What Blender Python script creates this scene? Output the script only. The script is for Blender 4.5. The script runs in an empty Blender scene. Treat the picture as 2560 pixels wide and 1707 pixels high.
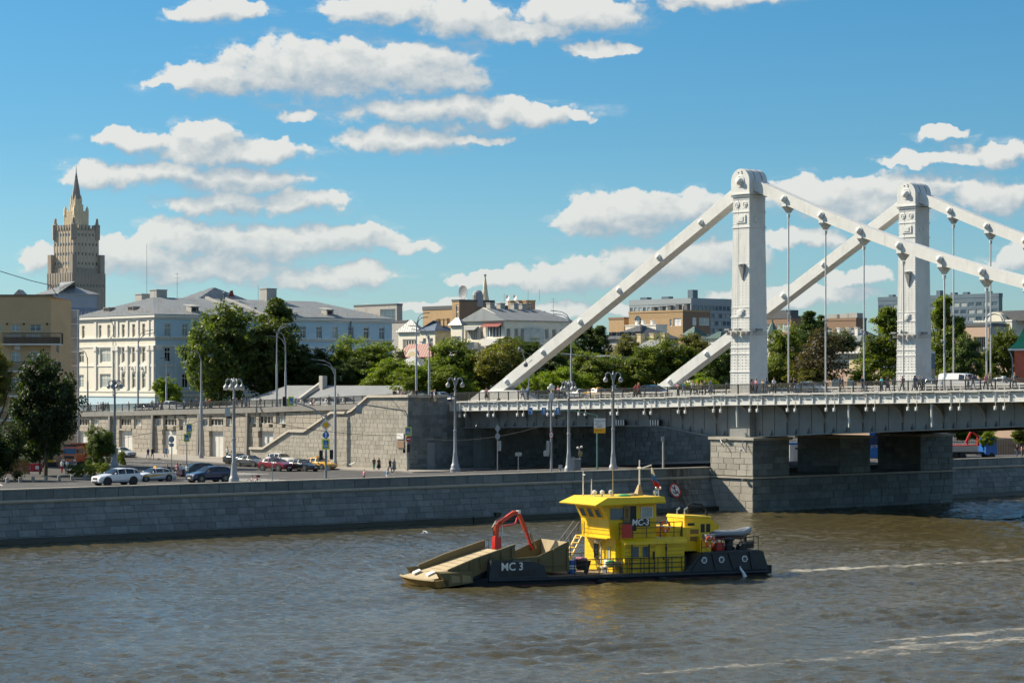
import bpy, bmesh, math, random
import numpy as np
from mathutils import Vector, Matrix
R = math.radians
rnd = random.Random(7)
scene = bpy.context.scene
COL = scene.collection

# ------------------------------------------------------------------ camera
FPX, HOR, CZ = 6044.0, 955.0, 15.0          # focal length and horizon in photo pixels, eye height
cam_d = bpy.data.cameras.new('camera')
cam = bpy.data.objects.new('camera', cam_d); COL.objects.link(cam)
cam.location = (0, 0, CZ); cam.rotation_euler = (R(90), 0, 0)
cam_d.sensor_width = 36.0; cam_d.lens = 36.0 * FPX / 2560.0
cam_d.shift_y = (HOR - 853.5) / 2560.0
cam_d.clip_start = 1.0; cam_d.clip_end = 20000.0
scene.camera = cam

# ------------------------------------------------------------------ light
AL = R(49.6); CA, SA = math.cos(AL), math.sin(AL)
U = Vector((CA, -SA, 0)); V = Vector((SA, CA, 0)); ZV = Vector((0, 0, 1))
O = Vector((27.8, 279.0, 0))
def L(s, t, z=0.0): return O + U * s + V * t + ZV * z
SUN_D = (U * 1.22 + V * 0.60 - ZV * 1.0).normalized()       # the way the light travels
sun_d = bpy.data.lights.new('sun', 'SUN'); sun_d.energy = 5.0; sun_d.angle = R(0.53)
sun_d.color = (1.0, 0.875, 0.69)
sun = bpy.data.objects.new('sun', sun_d); COL.objects.link(sun)
sun.rotation_euler = SUN_D.to_track_quat('-Z', 'Y').to_euler()
sun.location = (-120, 60, 120)
SUN_EL = math.asin(-SUN_D.z); SUN_AZ = math.atan2(-SUN_D.x, -SUN_D.y)

vs = scene.view_settings
scene.display_settings.display_device = 'sRGB'
vs.view_transform = 'Standard'; vs.look = 'None'; vs.exposure = 0.70; vs.gamma = 1.0; vs.use_curve_mapping = False
cy = scene.cycles
cy.use_denoising = True
try: cy.denoiser = 'OPENIMAGEDENOISE'
except Exception: pass
cy.max_bounces = 5; cy.diffuse_bounces = 2; cy.glossy_bounces = 3; cy.transmission_bounces = 3
cy.transparent_max_bounces = 8; cy.volume_bounces = 0
cy.caustics_reflective = False; cy.caustics_refractive = False
cy.use_adaptive_sampling = True; cy.adaptive_threshold = 0.03

# ------------------------------------------------------------------ sky with cumulus
world = bpy.data.worlds.new('World'); scene.world = world; world.use_nodes = True
wt = world.node_tree; wt.nodes.clear()
class NG:
    def __init__(self, tree): self.t = tree
    def n(self, typ, **kw):
        nd = self.t.nodes.new(typ)
        for k, v in kw.items(): setattr(nd, k, v)
        return nd
    def link(self, a, b): self.t.links.new(a, b)
    def put(self, sock, v):
        if hasattr(v, 'is_linked') or hasattr(v, 'node'): self.t.links.new(v, sock)
        else: sock.default_value = v
    def m(self, op, a, b=None, c=None, clamp=False):
        nd = self.n('ShaderNodeMath', operation=op); nd.use_clamp = clamp
        self.put(nd.inputs[0], a)
        if b is not None: self.put(nd.inputs[1], b)
        if c is not None: self.put(nd.inputs[2], c)
        return nd.outputs[0]
    def vm(self, op, a, b=None, c=None):
        nd = self.n('ShaderNodeVectorMath', operation=op)
        self.put(nd.inputs[0], a)
        if b is not None: self.put(nd.inputs[1], b)
        if c is not None: self.put(nd.inputs[2], c)
        return nd.outputs['Value'] if op in ('DOT_PRODUCT', 'LENGTH') else nd.outputs['Vector']
    def sep(self, v):
        nd = self.n('ShaderNodeSeparateXYZ'); self.put(nd.inputs[0], v); return nd.outputs
    def comb(self, x, y, z=0.0):
        nd = self.n('ShaderNodeCombineXYZ')
        for i, q in enumerate((x, y, z)): self.put(nd.inputs[i], q)
        return nd.outputs[0]
    def noise(self, vec, scale, detail=4.0, rough=0.55, dist=0.0, out='Fac'):
        nd = self.n('ShaderNodeTexNoise'); self.put(nd.inputs['Vector'], vec)
        nd.inputs['Scale'].default_value = scale; nd.inputs['Detail'].default_value = detail
        nd.inputs['Roughness'].default_value = rough; nd.inputs['Distortion'].default_value = dist
        return nd.outputs[out]
    def ramp(self, fac, stops, interp='LINEAR'):
        nd = self.n('ShaderNodeValToRGB'); self.put(nd.inputs[0], fac); cr = nd.color_ramp
        cr.interpolation = interp
        while len(cr.elements) < len(stops): cr.elements.new(0.5)
        for e, (p, c) in zip(cr.elements, stops):
            e.position = p; e.color = (c, c, c, 1) if isinstance(c, (int, float)) else (*c, 1)
        return nd.outputs[0]
    def mix(self, fac, a, b, typ='MIX'):
        nd = self.n('ShaderNodeMix', data_type='RGBA', blend_type=typ)
        self.put(nd.inputs[0], fac)
        for i, q in ((6, a), (7, b)):
            if isinstance(q, tuple) and len(q) == 3: q = (*q, 1)
            self.put(nd.inputs[i], q)
        return nd.outputs[2]
    def mapr(self, v, a, b, c=0.0, d=1.0, smooth=True):
        nd = self.n('ShaderNodeMapRange'); nd.interpolation_type = 'SMOOTHSTEP' if smooth else 'LINEAR'
        self.put(nd.inputs[0], v)
        for i, q in ((1, a), (2, b), (3, c), (4, d)): self.put(nd.inputs[i], q)
        return nd.outputs[0]

# cumulus banks: centre and radii in degrees-like units (azimuth, elevation) taken from the view
CLOUDS = [(550,40,112,30),(952,36,135,36),(1143,54,125,46),(1246,85,70,34),(605,212,190,42),(816,186,265,72),
 (1050,182,150,66),(440,220,70,16),(1150,206,70,40),(1130,283,285,40),(1340,288,100,32),(1450,297,45,12),(745,296,45,14),(1030,350,170,36),
 (1190,354,80,13),(320,366,105,30),(515,345,80,38),(560,385,200,36),(670,385,80,36),(270,452,95,36),(430,440,150,33),
 (600,455,165,42),(560,512,140,34),(740,512,125,30),(330,640,115,45),(470,600,110,55),(640,615,210,58),(830,598,180,40),
 (1010,615,85,16),(520,672,260,36),(800,702,180,32),(910,685,85,30),(110,650,40,32),(1250,705,115,24),(1430,692,150,44),
 (1620,662,150,52),(1790,640,120,52),(1500,548,105,48),(1600,532,135,55),(1730,530,85,40),(2050,500,150,50),(2260,482,130,46),
 (2170,530,200,40),(2470,500,120,48),(2010,605,110,25),(2530,655,70,36),(2140,702,75,26),(2340,342,62,20),(2330,408,140,18),
 (2480,398,110,32),(1455,45,165,40),(1345,86,80,28),(1800,-2,220,30),(1700,25,65,14),(1500,120,85,18),(1990,745,230,26),
 (1460,775,220,20),(1080,770,140,18),(60,22,0.1,0.1)]
def cloud_group():
    g = bpy.data.node_groups.new('cumulus_field', 'ShaderNodeTree')
    g.interface.new_socket('p', in_out='INPUT', socket_type='NodeSocketVector')
    g.interface.new_socket('F', in_out='OUTPUT', socket_type='NodeSocketFloat')
    q = NG(g); gi = q.n('NodeGroupInput'); go = q.n('NodeGroupOutput')
    pw = gi.outputs[0]; acc = None
    for cx, cyy, rx, ry in CLOUDS:
        v = q.vm('MULTIPLY_ADD', pw, (1 / rx, 1 / ry, 0.0), (-cx / rx, -cyy / ry, 0.0))
        d = q.vm('DOT_PRODUCT', v, v)
        acc = d if acc is None else q.m('MINIMUM', acc, d)
    q.link(q.m('SUBTRACT', 1.42, acc), go.inputs[0]); return g
wq = NG(wt)
tc = wq.n('ShaderNodeTexCoord'); dirv = wq.sep(tc.outputs['Generated'])
az = wq.m('ARCTAN2', dirv[0], dirv[1])
el = wq.m('ARCSINE', dirv[2])
px = wq.m('MULTIPLY_ADD', az, FPX, 1280.0)
py = wq.m('MULTIPLY_ADD', el, -FPX, HOR)
pp = wq.comb(px, py, 0.0)
cgrp = cloud_group()
# billow the sample point so that the edges puff
w1 = wq.noise(pp, 0.010, 2.0, 0.5, out='Color'); w1 = wq.vm('SUBTRACT', w1, (0.5, 0.5, 0.5))
w2 = wq.noise(pp, 0.030, 2.0, 0.55, out='Color'); w2 = wq.vm('SUBTRACT', w2, (0.5, 0.5, 0.5))
pw = wq.vm('MULTIPLY_ADD', w1, (120.0, 66.0, 0.0), pp); pw = wq.vm('MULTIPLY_ADD', w2, (50.0, 34.0, 0.0), pw)
sp_ = wq.sep(pp)
ax_ = wq.m('ABSOLUTE', wq.m('SUBTRACT', sp_[0], 1280.0))
outm = wq.m('MAXIMUM', wq.mapr(ax_, 1400.0, 1900.0), wq.mapr(wq.m('MULTIPLY', sp_[1], -1.0), 90.0, 420.0))
# elsewhere in the sky: scattered banks of the same kind
gen = wq.m('MULTIPLY_ADD', wq.noise(wq.vm('MULTIPLY', pp, (0.0016, 0.0052, 0.0)), 1.0, 3.0, 0.5), 5.0, -2.35)
def field(vec, raw):
    nd = wq.n('ShaderNodeGroup'); nd.node_tree = cgrp; wq.link(vec, nd.inputs[0])
    f = wq.m('ADD', wq.m('MULTIPLY', wq.m('MAXIMUM', nd.outputs[0], -1.5), wq.m('SUBTRACT', 1.0, outm)), wq.m('MULTIPLY', gen, outm))
    det = wq.m('SUBTRACT', wq.noise(wq.vm('MULTIPLY', raw, (1.0, 1.35, 1.0)), 0.020, 6.0, 0.58), 0.5)
    return wq.m('MULTIPLY_ADD', det, 1.75, f)
OFF = (-24.0, -36.0, 0.0)
F0 = field(pw, pp); F1 = field(wq.vm('ADD', pw, OFF), wq.vm('ADD', pp, OFF))
fmin = wq.m('MINIMUM', F0, 2.0); fm1 = wq.m('MINIMUM', F1, 2.0)
lit = wq.m('MULTIPLY_ADD', wq.m('SUBTRACT', fmin, fm1), 0.58, 0.44, clamp=True)
mask = wq.mapr(F0, 0.0, wq.m('MULTIPLY_ADD', lit, -0.95, 1.38))
sky = wq.n('ShaderNodeTexSky'); sky.sky_type = 'NISHITA'; sky.sun_disc = False
sky.sun_elevation = SUN_EL; sky.sun_rotation = SUN_AZ
sky.air_density = 1.0; sky.dust_density = 0.6; sky.ozone_density = 2.2; sky.altitude = 100
tint = wq.ramp(wq.mapr(el, 0.0, 0.22, 0.0, 1.0, False), [(0.0, (0.78, 1.03, 1.27)), (0.18, (0.60, 0.93, 1.18)), (0.45, (0.40, 0.79, 1.03)), (1.0, (0.24, 0.74, 1.0))])
skyc = wq.mix(1.0, sky.outputs[0], tint, 'MULTIPLY')
cloudc = wq.ramp(lit, [(0.0, (3.3, 4.2, 5.0)), (0.30, (4.3, 5.0, 5.5)), (0.62, (5.9, 6.2, 6.2)), (1.0, (7.6, 7.6, 7.2))])
low = wq.mapr(el, 0.0, 0.09)
cloudc = wq.mix(wq.mapr(el, 0.005, 0.10, 0.30, 0.0), cloudc, (5.0, 5.9, 6.1))
veil = wq.m('MULTIPLY', wq.mapr(wq.noise(wq.vm('MULTIPLY', pp, (0.006, 0.020, 0.0)), 1.0, 5.0, 0.62), 0.46, 0.74, 0.0, 0.55), wq.mapr(F0, -1.1, 0.1))
mask = wq.m('MAXIMUM', mask, veil)
mask = wq.m('MULTIPLY', mask, wq.mapr(el, -0.01, 0.02))
col = wq.mix(wq.m('MULTIPLY', mask, 0.93), skyc, cloudc)
bg = wq.n('ShaderNodeBackground'); wq.link(col, bg.inputs[0]); bg.inputs[1].default_value = 0.066
wo = wq.n('ShaderNodeOutputWorld'); wq.link(bg.outputs[0], wo.inputs[0])
world.cycles.sampling_method = 'NONE'

# ------------------------------------------------------------------ placing helpers
def at(x, y, d): return Vector(((x - 1280) * d / FPX, d, CZ + (HOR - y) * d / FPX))
def s_at(x, t):                      # s of the point on the line t seen in column x
    k = (x - 1280) / FPX
    return (k * (O.y + V.y * t) - O.x - V.x * t) / (U.x - k * U.y)
def on_t(x, y, t):                   # (s, z) on the vertical plane t
    s = s_at(x, t); d = L(s, t).y
    return s, CZ + (HOR - y) * d / FPX
def t_at(x, s):
    k = (x - 1280) / FPX
    return (k * (O.y + U.y * s) - O.x - U.x * s) / (V.x - k * V.y)
def st(p):
    q = Vector((p[0], p[1], 0)) - O
    return q.dot(U), q.dot(V)
def sm(x, a, b):
    k = min(1.0, max(0.0, (x - a) / (b - a))); return k * k * (3 - 2 * k)
def street_z(s, t):
    return 4.4 - 1.0 * sm(-s, 25, 50) + 0.6 * sm(-s, 70, 140)
def ground(x, y):                    # street point seen at a pixel
    z = 4.2
    for _ in range(12):
        d = (CZ - z) * FPX / (y - HOR); p = Vector(((x - 1280) * d / FPX, d, z))
        z = street_z(*st(p))
    return Vector((p.x, p.y, z))
DZ = [(-260, 7.6), (-150, 10.0), (-98, 11.16), (-73, 11.9), (-56, 12.45), (-18, 13.2), (-6, 13.58), (38.7, 14.3), (75, 14.6), (150, 13.6)]
def deck_z(s):
    xs = [a for a, _ in DZ]; zs = [b for _, b in DZ]
    return float(np.interp(s, xs, zs))

# ------------------------------------------------------------------ mesh helpers
class MB:
    def __init__(self): self.v = []; self.f = []; self.mi = []
    def add(self, vs, fs, mi=0):
        o = len(self.v); self.v += [tuple(p) for p in vs]
        self.f += [tuple(i + o for i in f) for f in fs]; self.mi += [mi] * len(fs); return self
    def box(self, c, size, rz=0.0, mi=0, ax=None):
        sx, sy, sz = size[0] / 2, size[1] / 2, size[2] / 2
        if ax is None:
            ax = (Vector((math.cos(rz), math.sin(rz), 0)), Vector((-math.sin(rz), math.cos(rz), 0)), ZV)
        c = Vector(c)
        vs = [c + ax[0] * (sx * i) + ax[1] * (sy * j) + ax[2] * (sz * k) for k in (-1, 1) for j in (-1, 1) for i in (-1, 1)]
        return self.add(vs, [(0, 2, 3, 1), (4, 5, 7, 6), (0, 1, 5, 4), (2, 6, 7, 3), (0, 4, 6, 2), (1, 3, 7, 5)], mi)
    def hexa(self, b, t, mi=0):      # bottom 4 and top 4 points, same order
        return self.add(list(b) + list(t), [(3, 2, 1, 0), (4, 5, 6, 7), (0, 1, 5, 4), (1, 2, 6, 5), (2, 3, 7, 6), (3, 0, 4, 7)], mi)
    def prism(self, poly, d, mi=0):  # polygon of 3d points pushed along vector d
        n = len(poly); d = Vector(d); p = [Vector(q) for q in poly]
        return self.add(p + [q + d for q in p], [tuple(range(n))[::-1], tuple(range(n, 2 * n))] +
                        [(i, (i + 1) % n, (i + 1) % n + n, i + n) for i in range(n)], mi)
    def quad(self, a, b, c, d, mi=0): return self.add([a, b, c, d], [(0, 1, 2, 3)], mi)
    def cyl(self, p0, p1, r0, r1=None, n=10, mi=0, cap=True):
        r1 = r0 if r1 is None else r1
        p0, p1 = Vector(p0), Vector(p1); d = (p1 - p0)
        if d.length < 1e-6: return self
        d = d.normalized(); a = d.orthogonal().normalized(); b = d.cross(a)
        vs = []
        for p, r in ((p0, r0), (p1, r1)):
            for i in range(n):
                q = 2 * math.pi * i / n; vs.append(p + a * (r * math.cos(q)) + b * (r * math.sin(q)))
        fs = [(i, (i + 1) % n, (i + 1) % n + n, i + n) for i in range(n)]
        if cap: fs += [tuple(range(n))[::-1], tuple(range(n, 2 * n))]
        return self.add(vs, fs, mi)
    def tube(self, pts, r, n=6, mi=0):
        pts = [Vector(p) for p in pts]; rs = r if isinstance(r, (list, tuple)) else [r] * len(pts)
        vs = []; prev = None
        for i, p in enumerate(pts):
            d = (pts[min(i + 1, len(pts) - 1)] - pts[max(i - 1, 0)]).normalized()
            a = d.orthogonal().normalized() if prev is None else (prev - d * prev.dot(d)).normalized()
            prev = a; b = d.cross(a)
            for k in range(n):
                q = 2 * math.pi * k / n; vs.append(p + a * (rs[i] * math.cos(q)) + b * (rs[i] * math.sin(q)))
        m = len(pts)
        fs = [(i * n + k, i * n + (k + 1) % n, (i + 1) * n + (k + 1) % n, (i + 1) * n + k) for i in range(m - 1) for k in range(n)]
        fs += [tuple(range(n))[::-1], tuple(range((m - 1) * n, m * n))]
        return self.add(vs, fs, mi)
    def lathe(self, c, prof, n=12, mi=0, axis=None):   # prof: (radius, height)
        c = Vector(c); ax = Vector(axis).normalized() if axis else ZV
        a = ax.orthogonal().normalized(); b = ax.cross(a); vs = []
        for r, h in prof:
            for k in range(n):
                q = 2 * math.pi * k / n; vs.append(c + ax * h + a * (r * math.cos(q)) + b * (r * math.sin(q)))
        m = len(prof)
        fs = [(i * n + k, i * n + (k + 1) % n, (i + 1) * n + (k + 1) % n, (i + 1) * n + k) for i in range(m - 1) for k in range(n)]
        fs += [tuple(range(n))[::-1], tuple(range((m - 1) * n, m * n))]
        return self.add(vs, fs, mi)
    def ball(self, c, r, n=10, m=6, mi=0, sc=(1, 1, 1)):
        c = Vector(c); vs = [c + ZV * (r * sc[2])]
        for i in range(1, m):
            a = math.pi * i / m
            for k in range(n):
                q = 2 * math.pi * k / n
                vs.append(c + Vector((r * sc[0] * math.sin(a) * math.cos(q), r * sc[1] * math.sin(a) * math.sin(q), r * sc[2] * math.cos(a))))
        vs.append(c - ZV * (r * sc[2])); e = len(vs) - 1
        fs = [(0, 1 + k, 1 + (k + 1) % n) for k in range(n)]
        for i in range(m - 2):
            for k in range(n):
                o = 1 + i * n; fs.append((o + k, o + n + k, o + n + (k + 1) % n, o + (k + 1) % n))
        o = 1 + (m - 2) * n; fs += [(o + k, e, o + (k + 1) % n) for k in range(n)]
        return self.add(vs, fs, mi)
    def mesh(self, name, mats, smooth=False):
        me = bpy.data.meshes.new(name); me.from_pydata(self.v, [], self.f)
        for m in (mats if isinstance(mats, (list, tuple)) else [mats]): me.materials.append(m)
        if any(self.mi): me.polygons.foreach_set('material_index', self.mi)
        if smooth:
            me.polygons.foreach_set('use_smooth', [True] * len(me.polygons))
            try: me.set_sharp_from_angle(angle=R(40))
            except Exception: pass
        me.update(); return me
    def build(self, name, mats, parent=None, smooth=False):
        return link(bpy.data.objects.new(name, self.mesh(name, mats, smooth)), parent)
def link(o, parent=None):
    COL.objects.link(o)
    if parent is not None: o.parent = parent
    return o
def tag(o, label=None, cat=None, group=None, kind=None):
    if label: o['label'] = label
    if cat: o['category'] = cat
    if group: o['group'] = group
    if kind: o['kind'] = kind
    return o
def thing(name, label, cat, loc=(0, 0, 0), rz=0.0, group=None):
    o = bpy.data.objects.new(name, None); o.empty_display_size = 0.5
    o.location = loc; o.rotation_euler = (0, 0, rz); COL.objects.link(o)
    return tag(o, label, cat, group)
def inst(name, me, parent=None, loc=(0, 0, 0), rot=(0, 0, 0), scale=(1, 1, 1), mat=None):
    o = bpy.data.objects.new(name, me)
    if mat is not None: o.matrix_local = mat
    else: o.location = loc; o.rotation_euler = rot; o.scale = scale
    return link(o, parent)
def copy_tree(o, parent=None):
    c = o.copy(); COL.objects.link(c); c.parent = parent
    for ch in list(o.children): copy_tree(ch, c)
    return c
def frame(o, ex, ey, ez):            # matrix from origin and three column vectors
    m = Matrix.Identity(4)
    for i, c in enumerate((ex, ey, ez)): m[0][i], m[1][i], m[2][i] = c
    m[0][3], m[1][3], m[2][3] = o; return m

# ------------------------------------------------------------------ materials
MAT = {}
def mat(name, col, rough=0.6, metal=0.0, var=0.12, scale=1.5, bump=0.0, bscale=None, rand=0.0, stain=0.0, spec=0.5, coat=0.0, streak=0.0, streakc=(0.25, 0.13, 0.05), transl=0.0):
    m = bpy.data.materials.new(name); m.use_nodes = True; t = m.node_tree; q = NG(t)
    b = t.nodes['Principled BSDF']
    b.inputs['Roughness'].default_value = rough; b.inputs['Metallic'].default_value = metal
    b.inputs['Specular IOR Level'].default_value = spec; b.inputs['Coat Weight'].default_value = coat
    pos = q.n('ShaderNodeNewGeometry').outputs['Position']
    c = (*col, 1)
    if var:
        n1 = q.noise(pos, scale, 5.0, 0.6)
        c = q.mix(n1, tuple(max(0, x * (1 - 1.6 * var)) for x in col), tuple(min(1, x * (1 + 1.6 * var)) for x in col))
    if rand:
        oi = q.n('ShaderNodeObjectInfo').outputs['Random']; isl = q.n('ShaderNodeNewGeometry').outputs['Random Per Island']
        k = q.m('FRACT', q.m('ADD', oi, isl))
        c = q.mix(1.0, c, q.ramp(k, [(0, 1 - rand), (0.5, 1.0), (1, 1 + rand * 0.8)]), 'MULTIPLY')
    if stain:
        n2 = q.noise(q.vm('MULTIPLY', pos, (0.7, 0.7, 0.22)), 0.8, 6.0, 0.65)
        c = q.mix(q.mapr(n2, 0.50, 0.72, 0.0, stain), c, tuple(x * 0.35 for x in col))
    if streak:
        n3 = q.noise(q.vm('MULTIPLY', pos, (3.2, 3.2, 0.25)), 1.0, 4.0, 0.6)
        c = q.mix(q.mapr(n3, 0.60, 0.74, 0.0, streak), c, streakc)
    q.put(b.inputs['Base Color'], c)
    if bump:
        nb = q.noise(pos, bscale or scale * 4, 5.0, 0.6); bn = q.n('ShaderNodeBump')
        bn.inputs['Strength'].default_value = bump; bn.inputs['Distance'].default_value = 0.1
        q.link(nb, bn.inputs['Height']); q.link(bn.outputs[0], b.inputs['Normal'])
    MAT[name] = m; return m
mat('bridge_ledge', (0.42, 0.43, 0.42), 0.55, var=0.1, scale=0.9, streak=0.5, streakc=(0.36, 0.22, 0.10))
mat('bridge_white', (0.69, 0.70, 0.68), 0.5, var=0.09, scale=0.8, stain=0.22, streak=0.28, streakc=(0.34, 0.33, 0.30))
mat('bridge_fascia', (0.62, 0.63, 0.61), 0.5, var=0.07, scale=0.9, streak=0.75, streakc=(0.42, 0.24, 0.09))
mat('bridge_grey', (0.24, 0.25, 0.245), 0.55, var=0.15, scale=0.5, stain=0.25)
mat('rail_black', (0.035, 0.037, 0.035), 0.5, var=0.1)
mat('granite_bank', (0.175, 0.20, 0.20), 0.75, var=0.28, scale=1.3, bump=0.5, bscale=6, rand=0.24, stain=0.25)
def rust_patch(name, c3, rad, col):
    t = MAT[name].node_tree; q = NG(t); b = t.nodes['Principled BSDF']; old = b.inputs['Base Color'].links[0].from_socket
    pos = q.n('ShaderNodeNewGeometry').outputs['Position']; d = q.vm('LENGTH', q.vm('MULTIPLY', q.vm('SUBTRACT', pos, tuple(c3)), (1.0, 1.0, 0.45)))
    n = q.noise(q.vm('MULTIPLY', pos, (1.6, 1.6, 0.3)), 1.0, 5.0, 0.65)
    k = q.m('MULTIPLY', q.mapr(d, 0.3, rad, 1.0, 0.0), q.mapr(n, 0.36, 0.62))
    q.put(b.inputs['Base Color'], q.mix(k, old, col))
rust_patch('granite_bank', L(-6.6, -5.2, 3.2), 3.4, (0.075, 0.040, 0.018))
mat('granite_joint', (0.095, 0.10, 0.10), 0.85, var=0.2, scale=2)
mat('granite_dark', (0.020, 0.022, 0.016), 0.35, var=0.3, scale=0.9)
mat('limestone', (0.365, 0.345, 0.295), 0.8, var=0.16, scale=0.8, bump=0.35, bscale=5, rand=0.15, stain=0.25)
mat('limestone_smooth', (0.375, 0.34, 0.285), 0.8, var=0.1, scale=0.6, rand=0.07, stain=0.18)
mat('limestone_joint', (0.24, 0.215, 0.17), 0.9, var=0.1)
mat('coping', (0.40, 0.37, 0.31), 0.75, var=0.15, scale=1.0, bump=0.2, stain=0.3)
mat('grey_stone', (0.24, 0.235, 0.22), 0.8, var=0.15, scale=1.0, stain=0.3)
mat('asphalt', (0.062, 0.061, 0.06), 0.9, var=0.16, scale=0.35, bump=0.1, bscale=8)
mat('pavement', (0.30, 0.28, 0.25), 0.85, var=0.12, scale=0.5, bump=0.1, bscale=4)
mat('road_paint', (0.62, 0.62, 0.60), 0.7, var=0.2, scale=2)
mat('soil', (0.10, 0.085, 0.06), 0.95, var=0.2)
mat('grass', (0.055, 0.09, 0.02), 0.95, var=0.3, scale=0.7)
mat('white_paint', (0.78, 0.78, 0.75), 0.5, var=0.05)
mat('door_white', (0.66, 0.65, 0.60), 0.6, var=0.08, stain=0.1)
mat('pole_grey', (0.30, 0.32, 0.34), 0.45, metal=0.2, var=0.08)
mat('pole_dark', (0.16, 0.18, 0.20), 0.45, metal=0.2, var=0.08)
mat('pole_green', (0.10, 0.23, 0.20), 0.45, var=0.08)
mat('lamp_glass', (0.72, 0.70, 0.64), 0.3, var=0.05)
mat('black', (0.015, 0.015, 0.016), 0.5, var=0.1)
mat('rubber', (0.022, 0.022, 0.022), 0.8, var=0.1)
mat('chrome', (0.55, 0.56, 0.57), 0.25, metal=0.9, var=0.05)
mat('glass_dark', (0.02, 0.025, 0.03), 0.06, var=0.1, spec=0.8)
mat('glass_blue', (0.06, 0.10, 0.14), 0.08, var=0.25, scale=0.4, spec=0.8)
mat('glass_pale', (0.36, 0.40, 0.40), 0.15, var=0.45, scale=0.6, spec=0.7)
mat('yellow_sign', (0.72, 0.80, 0.02), 0.4, var=0.03)
mat('sign_blue', (0.02, 0.17, 0.52), 0.4, var=0.03)
mat('sign_red', (0.60, 0.03, 0.03), 0.4, var=0.03)
mat('sign_orange', (0.85, 0.42, 0.01), 0.4, var=0.03)
mat('sign_back', (0.33, 0.35, 0.36), 0.5, var=0.05)
mat('sign_white', (0.80, 0.80, 0.78), 0.4, var=0.03)
mat('roof_grey', (0.26, 0.28, 0.29), 0.5, metal=0.25, var=0.12, scale=0.4, stain=0.25)
mat('roof_blue', (0.17, 0.22, 0.30), 0.4, metal=0.3, var=0.15, scale=0.4)
mat('roof_rust', (0.33, 0.29, 0.26), 0.6, metal=0.1, var=0.16, scale=0.5, stain=0.35)
mat('roof_red', (0.20, 0.03, 0.025), 0.6, var=0.2, scale=0.6)
mat('roof_dark', (0.09, 0.10, 0.11), 0.6, var=0.15)
mat('roof_green', (0.03, 0.30, 0.14), 0.5, var=0.15)
mat('roof_teal', (0.06, 0.12, 0.11), 0.6, var=0.2)
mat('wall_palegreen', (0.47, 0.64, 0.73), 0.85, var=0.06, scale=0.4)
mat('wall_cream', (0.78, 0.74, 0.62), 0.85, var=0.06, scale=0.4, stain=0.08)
mat('wall_yellow', (0.66, 0.55, 0.33), 0.85, var=0.08, scale=0.5, stain=0.12)
mat('wall_tan', (0.60, 0.42, 0.235), 0.9, var=0.10, scale=0.5, stain=0.1)
mat('wall_trim', (0.76, 0.74, 0.67), 0.8, var=0.05)
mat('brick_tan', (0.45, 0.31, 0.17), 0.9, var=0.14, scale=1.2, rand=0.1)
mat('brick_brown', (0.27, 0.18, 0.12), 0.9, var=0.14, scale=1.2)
mat('brick_red', (0.50, 0.12, 0.07), 0.8, var=0.12)
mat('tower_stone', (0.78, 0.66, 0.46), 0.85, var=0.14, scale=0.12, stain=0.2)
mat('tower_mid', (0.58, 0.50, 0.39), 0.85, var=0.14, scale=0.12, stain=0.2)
mat('tower_dark', (0.40, 0.35, 0.29), 0.85, var=0.16, scale=0.12, stain=0.2)  # sun on top and cloud shade below are put into the tower tones
mat('concrete', (0.42, 0.41, 0.38), 0.85, var=0.12, scale=0.5, stain=0.2)
mat('office_grey', (0.30, 0.35, 0.38), 0.6, var=0.1, scale=0.1)
mat('office_panel', (0.12, 0.17, 0.21), 0.4, var=0.2, scale=0.1)
mat('wood', (0.30, 0.15, 0.05), 0.7, var=0.15)
mat('pinkish', (0.52, 0.38, 0.28), 0.85, var=0.08)
mat('bark', (0.10, 0.075, 0.05), 0.95, var=0.3, scale=3, bump=0.4)
mat('boat_yellow', (0.88, 0.57, 0.008), 0.42, var=0.10, scale=0.9, stain=0.20, streak=0.55, streakc=(0.42, 0.20, 0.02), coat=0.05)
mat('boat_navy', (0.016, 0.024, 0.032), 0.45, var=0.35, scale=1.0, stain=0.3, streak=0.55, streakc=(0.13, 0.10, 0.08))
mat('boat_olive', (0.155, 0.125, 0.052), 0.65, var=0.12, scale=0.9, stain=0.25)
mat('boat_sand', (0.33, 0.25, 0.12), 0.65, var=0.12, scale=1.1, stain=0.3)
mat('ramp_sand', (0.47, 0.38, 0.23), 0.65, var=0.12, scale=1.1, stain=0.35)
mat('boat_ochre', (0.26, 0.15, 0.03), 0.6, var=0.25, scale=1.4, stain=0.6)
mat('boat_hullred', (0.16, 0.035, 0.03), 0.6, var=0.2)
mat('deck_brown', (0.22, 0.16, 0.10), 0.8, var=0.2)
mat('crane_red', (0.50, 0.018, 0.010), 0.35, var=0.08, coat=0.2)
mat('crane_orange', (0.58, 0.055, 0.012), 0.35, var=0.08, coat=0.2)
mat('ring_orange', (0.80, 0.12, 0.03), 0.5, var=0.06)
mat('net_green', (0.02, 0.35, 0.16), 0.8, var=0.2)
mat('barrel_blue', (0.02, 0.12, 0.42), 0.4, var=0.1)
mat('skin', (0.52, 0.30, 0.20), 0.6, var=0.05)
for nm, c in dict(hair_dark=(0.03, 0.02, 0.015), hair_fair=(0.42, 0.26, 0.10), cloth_black=(0.02, 0.02, 0.022), cloth_navy=(0.03, 0.05, 0.12),
                  cloth_white=(0.75, 0.75, 0.75), cloth_pink=(0.65, 0.28, 0.33), cloth_red=(0.55, 0.04, 0.05), cloth_blue=(0.10, 0.26, 0.45),
                  cloth_jeans=(0.10, 0.15, 0.25), cloth_green=(0.06, 0.25, 0.15), cloth_beige=(0.50, 0.40, 0.28), cloth_grey=(0.22, 0.22, 0.24),
                  cloth_aqua=(0.10, 0.45, 0.55), cloth_yellow=(0.65, 0.55, 0.08)).items():
    mat(nm, c, 0.85, var=0.1, scale=4)
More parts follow.
